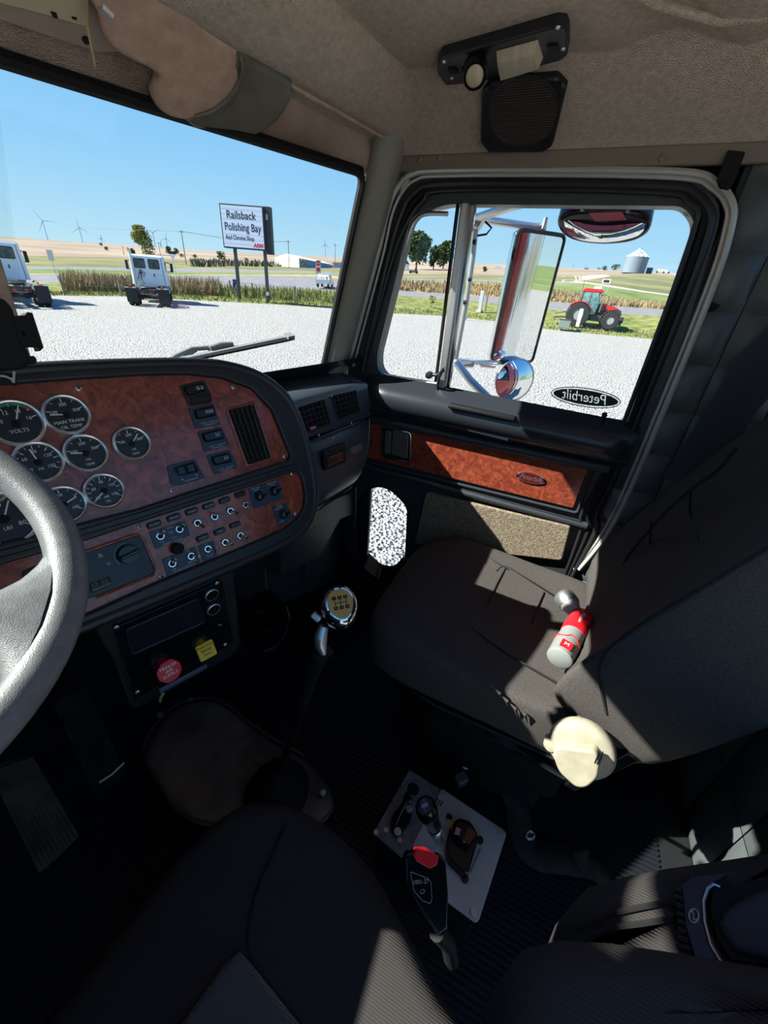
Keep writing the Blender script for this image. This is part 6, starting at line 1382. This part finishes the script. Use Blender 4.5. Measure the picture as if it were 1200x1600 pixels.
t_(474, 418.5, 13, 11, M['leafl'], 'small light tree in front of the shed corner', n=200, low=.1)
# far farm clutter
blades('scrap_yard_scrub', [terr(random.uniform(300, 440), random.uniform(411, 417)) for _ in range(520)], 1.8, M['scrub'], 'dark scrub and clutter along the far side of the road left of the shed', 'scrub', .5)

# ---- white pickup
pk = terr(508, 449.5); scp = hpx(508, 449, 20)/1.95
pt = empty('pickup_truck', pk, 'white pickup truck with ladders in its bed, crossing the road at right', 'pickup truck', rz=radians(90-(67-7)-90-0)); pt.rotation_euler.z = -radians(60+98-90)
prof = [(-2.8, .55), (-2.85, 1.15), (-1.15, 1.2), (-1.05, 1.85), (.55, 1.88), (1.25, 1.25), (2.65, 1.12), (2.85, .9), (2.85, .5)]
W_ = .98; n = len(prof)
add('body', G().grid([[V((x*(.88 if z > 1.4 else 1), y, z)) for y, z in prof] for x in (-W_, -W_*.98, W_*.98, W_)], cu=True).add([V((s_*W_*(.88 if z > 1.4 else 1), y, z)) for s_ in (-1, 1) for y, z in prof], [tuple(range(n)), tuple(range(n, 2*n))]), M['wpaint'], pt, ang=30)
for s_ in (-1, 1):
    add('side_window', G().prism(rnd([(-.9, 1.3), (-.85, 1.75), (-.2, 1.77), (-.2, 1.3)], .03), 0, .03, Plane((s_*.93, 0, 0), (0, 1, 0), (0, 0, 1))), M['cabglass'], pt, sm=False)
    add('side_window', G().prism(rnd([(-.08, 1.3), (-.08, 1.77), (.45, 1.76), (.95, 1.3)], .03), 0, .03, Plane((s_*.93, 0, 0), (0, 1, 0), (0, 0, 1))), M['cabglass'], pt, sm=False)
    for y in (-1.75, 1.85): wheel(pt, s_*.86, y, .42, .26)
    add('door_seam', G().beam((s_*.99, -.14, .6), (s_*.99, -.14, 1.25), .02, .02), M['offwhite'], pt)
add('windshield', G().add([V((-.75, 1.2, 1.32)), V((.75, 1.2, 1.32)), V((.72, .62, 1.84)), V((-.72, .62, 1.84))], [(0, 1, 2, 3)]), M['cabglass'], pt, sm=False)
add('ladder_rack', G().tube([(.6, -2.8, 1.9), (.6, 1.2, 2.05)], .05, 6).tube([(-.6, -2.8, 1.9), (-.6, 1.2, 2.05)], .05, 6).tube([(.6, -2.7, 1.2), (.6, -2.7, 1.9)], .05, 6).tube([(-.6, -2.7, 1.2), (-.6, -2.7, 1.9)], .05, 6), M['wpaint'], pt)
add('bed_cargo', G().box((0, -1.9, 1.35), (1.4, 1.3, .5)), mat('cargo_cream', (232, 214, 196), .7), pt, bev=.1); add('side_stripe', G().prism([(-1.1, .8), (-.7, 1.2), (-.5, 1.2), (-.9, .8)], 0, .02, Plane((W_, 0, 0), (0, 1, 0), (0, 0, 1))), M['navy'], pt, sm=False)
pt.scale = (scp,)*3

# ---- tractor, local x right, y forward
tb = terr(917, 510.5); tsc = hpx(917, 510, 58)/2.95
tr_ = empty('tractor', tb, 'red and black farm tractor with a glazed cab, on the grass beyond the gravel', 'tractor')
M['trred'] = mat('tractor_red', (214, 30, 36), .3, coat=.4); M['trrim'] = mat('tractor_rim', (150, 154, 156), .5); M['trgrey'] = mat('tractor_grey', (58, 60, 64), .6)
def twheel(x, y, r, w):
    o = wheel(tr_, x, y, r, w, rimm='trrim', k=.62); q = Matrix.Translation((x, y, r)) @ Matrix.Rotation(pi/2, 4, 'Y'); g = G()
    for i in range(22):
        a = 2*pi*i/22
        for s_ in (-1, 1): g.box((0, 0, 0), (.10, w*.5, .06) if 0 else (.09, .05, w*.5), q @ Matrix.Rotation(a+s_*.07, 4, 'Z') @ Matrix.Translation((r*.995, 0, s_*w*.25)))
    add('tread_lugs', g, M['tyre'], o, sm=False)
for s_ in (-1, 1):
    twheel(s_*.95, -1.05, .92, .55); twheel(s_*.92, 1.55, .66, .45)
    f = [(s_*.95, -1.05+1.02*cos(radians(a)), .92+1.02*sin(radians(a))) for a in range(35, 146, 10)]
    add('rear_fender', G().grid([[V((p[0]-.27, p[1], p[2])) for p in f], [V((p[0]+.27, p[1], p[2])) for p in f], [V((p[0]+.27, p[1], p[2]-.06)) for p in f]]), M['trred'], tr_)
    f = [(s_*.92, 1.55+.78*cos(radians(a)), .66+.78*sin(radians(a))) for a in range(30, 176, 12)]
    add('front_fender', G().grid([[V((p[0]-.2, p[1], p[2])) for p in f], [V((p[0]+.2, p[1], p[2])) for p in f]]), M['trgrey'], tr_)
    add('side_glass', G().prism(rnd([(-1.15, 1.55), (-1.05, 2.62), (.12, 2.62), (.35, 1.9), (.2, 1.05), (-.35, 1.05)], .06), 0, .02, Plane((s_*.72, 0, 0), (0, 1, 0), (0, 0, 1))), mat('tractor_glass', (74, 116, 122), .08, c2=(150, 186, 170), scale=2.2, mixr=(.4, .7)) if 'tractor_glass' not in bpy.data.materials else bpy.data.materials['tractor_glass'], tr_, sm=False)
    add('cab_pillar', G().beam((s_*.74, -1.15, 1.5), (s_*.70, -1.02, 2.68), .08, .08).beam((s_*.74, .22, 1.0), (s_*.74, .36, 1.9), .07, .07).beam((s_*.74, .36, 1.9), (s_*.70, .12, 2.68), .07, .07).beam((s_*.74, -.42, 1.1), (s_*.72, -.42, 2.66), .05, .05), M['trgrey'], tr_, sm=False)
    add('mirror', G().box((s_*1.05, .35, 2.35), (.06, .05, .35)), M['trgrey'], tr_)
    add('fuel_tank', G().box((s_*.62, .45, .75), (.3, 1.0, .45)), M['trgrey'], tr_, bev=.06)
add('cab_core', G().box((0, -.4, 1.35), (1.3, 1.2, .6)), M['trgrey'], tr_, bev=.05)
add('operator_seat', G().box((0, -.55, 1.75), (.5, .15, .7)).box((0, -.35, 1.5), (.5, .5, .15)), M['trgrey'], tr_, bev=.04)
add('rear_glass', G().box((0, -1.1, 2.1), (1.3, .02, 1.0)).box((0, .26, 2.25), (1.3, .02, .8)), bpy.data.materials['tractor_glass'], tr_, sm=False)
add('roof', G().prism(rnd([(-1.15, 2.66), (-1.1, 2.85), (-.9, 2.9), (.3, 2.88), (.5, 2.72), (.45, 2.66)], .05), -.75, .75, Plane((0, 0, 0), (0, 1, 0), (0, 0, 1))), M['trred'], tr_, bev=.03)
add('roof_liner', G().box((0, -.35, 2.64), (1.4, 1.5, .05)), M['trgrey'], tr_)
hd_ = [(.35, 1.0), (.35, 1.86), (.9, 1.84), (1.7, 1.68), (2.25, 1.42), (2.35, 1.1), (2.2, .9)]
add('hood', G().prism(hd_, -.40, .40, Plane((0, 0, 0), (0, 1, 0), (0, 0, 1))), M['trgrey'], tr_, bev=.06)
for s_ in (-1, 1): add('hood_side_panel', G().prism(rnd([(.5, 1.35), (.55, 1.82), (.9, 1.80), (1.65, 1.66), (1.95, 1.5), (1.3, 1.42)], .03), -.02, .02, Plane((s_*.41, 0, 0), (0, 1, 0), (0, 0, 1))), M['trred'], tr_, bev=.01)
add('hood_grille', G().prism(rnd([(.75, 1.40), (.78, 1.7), (1.0, 1.68), (.98, 1.40)], .02), .42, .44, Plane((0, 0, 0), (0, 1, 0), (0, 0, 1))), M['trgrey'], tr_)
add('chassis', G().box((0, .6, .75), (.5, 3.0, .5)).box((0, 1.55, .66), (1.6, .2, .2)).box((0, -1.05, .92), (1.7, .3, .3)), M['trgrey'], tr_, sm=False)
add('front_weight', G().box((0, 2.45, .75), (.75, .35, .45)).box((0, 2.3, .45), (.5, .5, .25)), M['trgrey'], tr_, bev=.04)
add('exhaust_stack', G().tube([(.55, .55, 1.2), (.55, .55, 2.3), (.55, .48, 2.55)], .07, 10), M['steel'], tr_)
add('hitch_arm', G().beam((-.4, -1.6, .6), (-.4, -2.9, .55), .08, .08).beam((.4, -1.6, .6), (.4, -2.9, .55), .08, .08).beam((0, -1.3, 1.2), (0, -2.9, .8), .06, .06).beam((-.5, -2.8, .35), (.5, -2.8, .35), .1, .1), M['trgrey'], tr_, sm=False)
add('beacon', G().lathe([(.06, 0), (.05, .12), (0, .14)], Matrix.Translation((-.6, -1.0, 2.9)), 10), mat('amber_beacon', (240, 130, 50), .4), tr_); add('antenna', G().tube([(.7, -1.2, 2.7), (.75, -1.25, 3.5)], .02, 5), M['trgrey'], tr_)
tr_.scale = (tsc,)*3; tr_.rotation_euler.z = -radians(67+27+90-8-0)+0
# toolbox, white slab and hay standing at the tractor's near side
def gthing(px, py, name, label, cat, draw, az=0):
    b = terr(px, py); b = V((b.x*.95, b.y*.95, b.z)); t = empty(name, b, label, cat, rz=-radians(az)); draw(t, hpx(px, py, 1.0)); return t
gthing(881, 510, 'tool_box', 'grey green metal box in front of the tractor rear wheel', 'box', lambda t, s_: (add('box', G().box((0, 0, 6*s_), (18*s_, .7, 12*s_)), mat('box_green', (112, 124, 116), .6), t, bev=.03), add('lid', G().box((0, 0, 12.3*s_), (18.6*s_, .74, .8*s_)), M['trgrey'], t)), 90)
gthing(902, 509.5, 'white_panel', 'upright pale panel leaning before the tractor between its wheels', 'panel', lambda t, s_: add('board', G().box((0, 0, 14*s_), (5.5*s_, .12, 27*s_)), M['wpaint'], t, bev=.02) and add('foot', G().box((0, 0, .6*s_), (9*s_, .5, 1.4*s_)), M['trgrey'], t), 90)
hy_ = terr(932, 459.5); s_ = hpx(932, 459.5, .95)
hb_ = empty('hay_bale', hy_, 'round pale hay bale standing behind the tractor cab roof', 'hay bale', rz=radians(-60))
qh = Matrix.Translation((0, 0, 6*s_)) @ Matrix.Rotation(pi/2, 4, 'Y')
add('bale', G().lathe([(0, -6*s_), (5.6*s_, -6*s_), (6*s_, -5.4*s_), (6*s_, 5.4*s_), (5.6*s_, 6*s_), (0, 6*s_)], qh, 28), mat('hay', (222, 208, 176), .95, c2=(196, 178, 140), scale=3, bump=.8), hb_)
for k in range(-4, 5, 2): add('twine', G().tube([qh @ V((6.05*s_*cos(a), 6.05*s_*sin(a), k*s_)) for a in [2*pi*i/24 for i in range(24)]], .18*s_, 4, closed=True), M['rim'], hb_)
# ---- grain bin on the rise
gb_ = terr(988, 427.2); s_ = hpx(988, 427, 1); gbn = empty('grain_bin', gb_, 'corrugated grey steel grain bin with a conical roof on the rise', 'grain bin')
Mb = mat('galvanised_steel', (168, 180, 192), .5, .3, bump=.7, bscale=5, kind='wave', dist=.12, stretch=(.0, .0, 1))
RB = 17.0*s_; HB = 23*s_
prof = []
for i in range(61): prof.append((RB+(.18 if i % 2 else 0), HB*i/60))
add('wall', G().lathe(prof, None, 48, caps=False), Mb, gbn)
g = G().lathe([(RB*1.04, HB), (RB*.16, HB+10.5*s_), (RB*.15, HB+12*s_), (0, HB+12.6*s_)], None, 32); add('roof', g, mat('bin_roof', (188, 202, 202), .45, .3), gbn)
for i in range(16):
    a = 2*pi*i/16; add('roof_rib', G().beam((RB*1.03*cos(a), RB*1.03*sin(a), HB+.1), (RB*.17*cos(a), RB*.17*sin(a), HB+10.6*s_), .25, .25), M['rim'], gbn, sm=False)
for a in (200, 300): add('roof_vent', G().box((RB*.6*cos(radians(a)), RB*.6*sin(radians(a)), HB+5.5*s_), (1.6*s_, 1.6*s_, 1.6*s_)), M['trgrey'], gbn)
def farr(px, py, f=.97):
    b = terr(px, py)*f; return b
fb = empty('fuel_tank', farr(978, 427), 'rusty round tank ends standing before the grain bin', 'tank')
for dx in (-4.3, 4.3):
    p = fb.location; u = V((p.y, -p.x, 0)).normalized(); obj('tank', G().lathe([(0, -1.5), (3.6*s_, -1.5), (3.6*s_, 1.5), (3.0*s_, 1.7), (0, 1.8)], facing(V(p)+u*dx*s_+V((0, 0, 3.3*s_)), V((0, 0, 1)), -V((p.x, p.y, 0)).normalized()).mat(), 20), mat('rust', (134, 112, 100), .8) if 'rust' not in bpy.data.materials else bpy.data.materials['rust'], fb)
eq = empty('farm_machine', farr(1036, 427.5), 'white and yellow farm machine on wheels right of the grain bin', 'machine'); u = V((eq.location.y, -eq.location.x, 0)).normalized(); p = V(eq.location); PE = Plane(p, u, (0, 0, 1)); PE = PE if PE.n.dot(p) < 0 else Plane(p, -u, (0, 0, 1))
obj('body', G().prism(rnd([(-14*s_, 2*s_), (-13*s_, 8*s_), (4*s_, 7*s_), (14*s_, 3*s_), (14*s_, 1.5*s_)], .3), -2, 2, PE), M['wpaint'], eq); obj('yellow_panel', G().prism(rnd([(-9*s_, 2*s_), (-9*s_, 6*s_), (-5*s_, 5*s_), (-4*s_, 2*s_)], .2), 2, 2.2, PE), M['yellow'], eq)
for dx in (-13, 0, 10): obj('wheel', G().lathe([(2.2*s_, 0), (2.2*s_, 1), (1.4*s_, 1.1), (0, 1.1)], PE.mat(dx*s_, 2.2*s_, 2), 16), M['tyre'], eq)
cr = empty('crate_wagon', farr(1013, 427.6), 'dark blue wagon box between the grain bin and the white machine', 'wagon'); pc_ = V(cr.location); PC = Plane(pc_, u, (0, 0, 1))
obj('box', G().prism(rect(9*s_, 8*s_, 0, 4.4*s_), -2, 2, PC), mat('wagon_blue', (70, 90, 104), .6), cr)
fr = empty('pipe_frame', farr(1034, 427.8, .985), 'thin grey pipe frame standing behind the farm machine', 'frame'); pf = V(fr.location); PF = Plane(pf, u, (0, 0, 1))
for a, b_ in (((-24, 13), (27, 14)), ((-24, 0), (-24, 13)), ((27, 0), (27, 14)), ((-24, 9), (27, 10))): obj('pipe', G().tube([PF.at(a[0]*s_, a[1]*s_, 0), PF.at(b_[0]*s_, b_[1]*s_, 0)], .28*s_, 6), M['rim'], fr)
for x, w, h_, lb in ((916, 14, 3.6, 'low white farm building far left of the grain bin'), (935, 12, 4.4, 'grey roofed farmhouse left of the far trees')):
    p = farr(x, 420.8); t = empty('farm_building', p, lb, 'building'); uu = V((p.y, -p.x, 0)).normalized(); PP = Plane(p, uu, (0, 0, 1)); pbox(PP, -w/2*s_, w/2*s_, 0, h_*s_*.6, -3, 3, 'wall', M['wpaint'], t, sm=False); obj('roof', G().prism([(-w/2*s_*1.05, h_*s_*.6), (w/2*s_*1.05, h_*s_*.6), (w/4*s_, h_*s_), (-w/4*s_, h_*s_)], -3.4, 3.4, PP), M['trgrey'], t, sm=False)
p = terr(634, 421.5); t = empty('farmhouse', p, 'small white farmhouse under the broad tree in the small window pane', 'building'); s2 = hpx(634, 421, 1); uu = V((p.y, -p.x, 0)).normalized(); PP = Plane(p, uu, (0, 0, 1))
pbox(PP, -5*s2, 5*s2, 0, 8*s2, -4, 4, 'wall', M['wpaint'], t, sm=False); obj('roof', G().prism([(-5.6*s2, 8*s2), (5.6*s2, 8*s2), (0, 14*s2)], -4.5, 4.5, PP), M['trgrey'], t, sm=False)
p = terr(646, 427.5); t = empty('parked_machine', p, 'small dark reddish farm machine parked on the far road', 'machine'); PP = Plane(p, uu, (0, 0, 1)); pbox(PP, -6*s2, 6*s2, 1*s2, 3.5*s2, -.6, .6, 'bed', mat('maroon', (110, 80, 96), .6), t, sm=False); pbox(PP, 1*s2, 5*s2, 3.5*s2, 6*s2, -.5, .5, 'cab', M['trgrey'], t, sm=False)
for dx in (-4.5, 4.5): obj('wheel', G().lathe([(1.8*s2, .6), (1.8*s2, .9), (0, .9)], PP.mat(dx*s2, 1.6*s2, 0), 14), M['tyre'], t)
# concrete marker and utility boxes by the verge
for x, y, w, h_, nm, lb in ((749, 488, 5.5, 33, 'concrete_post', 'tall grey concrete marker post on a block by the gravel edge'), (757, 490, 2.6, 27, 'wooden_post', 'thin wooden post beside the concrete marker'), (726, 500, 5, 35, 'utility_pedestal', 'pale utility pedestal partly behind the bright vent post')):
    s3 = hpx(x, y, 1); b = terr(x, y); t = empty(nm, b, lb, 'post'); d = atan2(b.x, b.y)
    obj('shaft', G().box(b+V((0, 0, h_*s3/2)), (w*s3, w*s3, h_*s3)), M['rim'] if nm != 'wooden_post' else bpy.data.materials['weathered_post'], t, bev=.02)
    if nm == 'concrete_post': obj('base', G().box(b+V((0, 0, 1.5*s3)), (15*s3, 8*s3, 4*s3)), mat('concrete', (178, 176, 170), .9), t, bev=.03)

# ---- the truck's own outside fittings: wiper, hood, mirrors
wpr = empty('windshield_wiper', WS.pt(240, 575, -.03), 'grey windshield wiper resting low across the outside of the glass', 'wiper')
obj('blade', G().beam(WS.pt(236, 572, -.035), WS.pt(455, 526, -.035), .010, .014, WS.n), M['greyp'], wpr, bev=.002)
obj('rubber_edge', G().beam(WS.pt(240, 574, -.022), WS.pt(454, 530, -.022), .006, .010, WS.n), M['rubber'], wpr)
obj('blade_clip', G().tube([WS.pt(327, 546, -.05), WS.pt(345, 541, -.055), WS.pt(364, 538, -.05)], [.010, .013, .008], 10), M['greyp'], wpr)
obj('arm', G().tube([WS.pt(245, 576, -.04), WS.pt(275, 556, -.06), WS.pt(300, 545, -.06), WS.pt(327, 543, -.055)], .0065, 8).tube([WS.pt(262, 574, -.04), WS.pt(292, 556, -.055), WS.pt(306, 547, -.06)], .005, 8), M['greyp'], wpr)
obj('end_cap', G().beam(WS.pt(447, 527, -.03), WS.pt(457, 525, -.03), .014, .026, WS.n), M['greyp'], wpr)
setp(obj('truck_hood', G().prism(rnd([(-.36, 1.25), (.37, 1.25), (.30, 2.4), (-.24, 2.4)], .05), -.9, -.272, Plane((CXX-.13, 0, 0), (1, 0, 0), (0, 1, 0))), M['redfade'], bev=.06), 'faded red hood of the truck, a sliver beyond the dash', 'hood')
MO = lambda x: Plane((x, 0, 0), (0, -1, 0), (0, 0, 1))
XM = 1.72
P1 = MO(XM); mtop = P1.pt(840, 362); mfw = V((-.60, -.80, 0)).normalized()
# the mirror's face is turned back and in toward the driver
mrr = empty('door_mirror', P1.pt(825, 460), 'tall rectangular chrome backed door mirror on tube brackets outside the window', 'mirror')
mc = P1.pt(822, 461)
toc = (-mc).normalized()
nm_ = V((-.70, -.713, -.035)).normalized()
MP = facing(mc, V((0, 0, 1)), nm_)
mq = MP.uvs([(808, 361), (880, 364), (834, 569), (768, 562)])
hw_ = (mq[1][0]-mq[0][0]+mq[2][0]-mq[3][0])/4; hh_ = (mq[0][1]-mq[3][1]+mq[1][1]-mq[2][1])/4
mcu = sum(q_[0] for q_ in mq)/4; mcv = sum(q_[1] for q_ in mq)/4
mr_uv = rnd(rect(abs(hw_)*2, abs(hh_)*2, mcu, mcv), .022)
obj('shell', G().prism(mr_uv, -.035, 0, MP, 1.0), M['chrome'], mrr, bev=.012, seg=3)
obj('gasket', G().tube([MP.at(u, v, .001) for u, v in mr_uv], .006, 8, closed=True), M['seal'], mrr)
obj('reflector', G().prism(rnd(rect(abs(hw_)*2-.014, abs(hh_)*2-.014, mcu, mcv), .016), .0005, .0025, MP), M['mirror'], mrr, sm=False)
def convex(P, u, v, r, ry, dome, par, name='convex_glass', mt='mirror'):
    rows = [[P.at(u+r*f*cos(2*pi*j/40), v+ry*f*sin(2*pi*j/40), .003+dome*(1-f*f)) for j in range(40)] for f in (1, .85, .7, .5, .3, .1)]
    g = G().grid(rows, cu=True); g.f.append(tuple(200+i for i in range(40))); return obj(name, g, M[mt], par, ang=180)
convex(MP, mcu-abs(hw_)*.62, mcv-abs(hh_)*.90, .030, .022, .008, mrr, 'spot_mirror')
br_ = empty('mirror_bracket', P1.pt(700, 600), 'polished tube mirror bracket outside the door window', 'bracket')
def tb_(pts, r, name='tube', m_='steel'): return obj(name, G().tube([MO(x).pt(a, b) for a, b, x in pts], r, 12), M[m_], br_)
tb_([(742, 342, 1.50), (800, 322, 1.40), (850, 308, 1.36)], .012, 'upper_brace'); tb_([(742, 340, 1.52), (768, 345, 1.62), (830, 354, 1.72), (852, 356, 1.74)], .012, 'upper_arm')
tb_([(745, 345, 1.50), (739, 400, 1.50), (729, 470, 1.50), (716, 540, 1.50), (712, 562, 1.50)], .009, 'upright')
tb_([(713, 566, 1.50), (735, 595, 1.43), (770, 630, 1.37)], .014, 'lower_brace'); tb_([(713, 564, 1.50), (745, 566, 1.60), (790, 566, 1.72), (812, 568, 1.76)], .010, 'lower_arm', 'steel')
tb_([(738, 345, 1.5), (745, 348, 1.5), (752, 352, 1.5)], .018, 'clamp'); tb_([(848, 358, 1.73), (851, 350, 1.73), (853, 340, 1.73)], .008, 'stud')
tb_([(722, 567, 1.55), (738, 568, 1.58)], .016, 'collar', 'steel'); tb_([(750, 568, 1.62), (772, 570, 1.68)], .014, 'collar', 'steel')
tb_([(758, 346, 1.5), (768, 356, 1.5), (760, 366, 1.5), (741, 369, 1.5)], .003, 'cable', 'rubber')
for x, y in ((739, 378), (732, 436), (724, 472)): tb_([(x, y, 1.49), (x+5, y, 1.49)], .007, 'bolt', 'seal')
mrr2 = empty('round_mirror', P1.pt(803, 594), 'round convex mirror under the tall door mirror', 'mirror')
MP2 = facing(P1.pt(804, 594), V((0, 0, 1)), V((-.68, -.73, .06)).normalized()); ru_ = abs(MP2.uv(833, 594)[0]-MP2.uv(775, 594)[0])/2; rv_ = abs(MP2.uv(804, 561)[1]-MP2.uv(804, 627)[1])/2
obj('shell', G().grid([[MP2.at(ru_*f*cos(2*pi*j/36), rv_*f*sin(2*pi*j/36), h_) for j in range(36)] for f, h_ in ((.15, -.05), (.6, -.045), (.9, -.02), (1.02, 0), (1.02, .004), (.96, .005))], cu=True), M['steel'], mrr2, ang=180)
convex(MP2, 0, 0, ru_*.97, rv_*.97, .026, mrr2)
obj('stem', G().tube([MP2.at(0, 0, -.04), MP2.at(.02, rv_*1.2, -.04)], .008, 8), M['steel'], mrr2)
# look-down mirror above the door window
ld = empty('look_down_mirror', MO(1.50).pt(944, 352), 'wide convex look-down mirror hung outside over the door window', 'mirror')
LN = V((-.60, -.05, -.80)).normalized(); LDP = facing(MO(1.47).pt(944, 354), V((0, 0, 1)), LN)
lq = [(871, 351), (876, 338), (900, 329), (945, 327), (990, 330), (1014, 338), (1018, 350), (1010, 366), (985, 378), (944, 382), (905, 378), (882, 368)]
luv = [tuple(q)[:2] for q in smooth([V((u, v, 0)) for u, v in LDP.uvs(lq)], 4, True)]; c0_ = [sum(p[k] for p in luv)/len(luv) for k in (0, 1)]
obj('housing', G().prism(luv, -.045, .004, LDP), M['gloss'], ld, bev=.010, seg=3)
gq = [tuple(q)[:2] for q in smooth([V((u, v, 0)) for u, v in LDP.uvs([(882, 350), (888, 344), (940, 352), (1000, 348), (1008, 352), (1000, 366), (975, 375), (940, 378), (905, 374), (888, 364)], .004)], 4, True)]
cg = [sum(p[k] for p in gq)/len(gq) for k in (0, 1)]
g = G().grid([[LDP.at(cg[0]+(u-cg[0])*f, cg[1]+(v-cg[1])*f, .005+.022*(1-f*f)) for u, v in gq] for f in (1, .8, .6, .4, .2, .05)], cu=True)
obj('glass', g, M['mirror'], ld, ang=180)
for x in (913, 985): obj('strap', G().beam(MO(1.48).pt(x, 336), MO(1.40).pt(x-2, 312), .03, .008, (0, 1, 0)), M['gloss'], ld)
obj('paint_cap', G().prism(LDP.uvs([(920, 332), (972, 331), (980, 343), (930, 345)], .004), .004, .006, LDP), M['redfade'], ld, sm=False)
def transl(name, c, see=0.0):
    m = bpy.data.materials.new(name); m.use_nodes = True; n = m.node_tree.nodes; l = m.node_tree.links; n.clear()
    o = n.new('ShaderNodeOutputMaterial'); a = n.new('ShaderNodeBsdfDiffuse'); b = n.new('ShaderNodeBsdfTranslucent'); x = n.new('ShaderNodeMixShader'); x.inputs[0].default_value = .7
    a.inputs[0].default_value = lin(c); b.inputs[0].default_value = lin(c); l.new(a.outputs[0], x.inputs[1]); l.new(b.outputs[0], x.inputs[2]); l.new(x.outputs[0], o.inputs[0])
    if see:
        t = n.new('ShaderNodeBsdfTransparent'); y = n.new('ShaderNodeMixShader'); y.inputs[0].default_value = see; l.new(x.outputs[0], y.inputs[1]); l.new(t.outputs[0], y.inputs[2]); l.new(y.outputs[0], o.inputs[0])
    return m
M['dwhite'] = transl('decal_white', (252, 253, 252), .72)
stk = empty('exhaust_stack', (1.52, -1.0, -1.4), 'polished exhaust stack beside the sleeper, seen in the door mirrors', 'exhaust stack')
obj('pipe', G().tube([(1.52, -1.0, -1.4), (1.52, -1.0, 1.2)], .075, 24), M['chrome'], stk); obj('grab_bar', G().tube([(1.42, -.62, -.9), (1.46, -.62, -.85), (1.46, -.62, .2), (1.42, -.62, .25)], .014, 10), M['chrome'], stk)
# maker's oval on the pane, lettering seen from behind
DEC = Plane((1.328, 0, 0), (0, -1, 0), (0, 0, 1)); du, dv = DEC.uv(914, 621); dw = abs(DEC.uv(967, 634)[0]-DEC.uv(862, 609)[0])/2; dh_ = .026
dcl = empty('window_decal', DEC.at(du, dv), 'black oval decal with reversed white script low in the door window', 'decal')
ov = lambda f, n=40: [(du+dw*f*cos(2*pi*i/n), dv+dh_*(f if f < 1 else 1)*sin(2*pi*i/n)) for i in range(n)]
obj('outer_edge', G().tube([DEC.at(u, v, .001) for u, v in ov(1.0)], .0012, 4, closed=True), M['rubber'], dcl, sm=False); obj('white_ring', G().grid([[DEC.at(du+(dw-e)*cos(2*pi*i/40), dv+(dh_-e)*sin(2*pi*i/40), .0008) for i in range(40)] for e in (.001, .0062)], cu=True), M['dwhite'], dcl, sm=False)
GL = glyph_loops('Peterbilt', .040, lambda a, b: (du-a, dv+b), sx=.88, shear=.25)
plate('field', DEC, [(du+(dw-.006)*cos(2*pi*i/40), dv+(dh_-.0055)*sin(2*pi*i/40)) for i in range(40)], GL, .0, .0006, transl('decal_dark', (84, 100, 96)), dcl)
text('lettering', 'Peterbilt', .040, DEC.mat(du, dv, .0008) @ Matrix.Diagonal((-1, 1, 1, 1)), M['dwhite'], dcl, shear=.25, sx=.88)
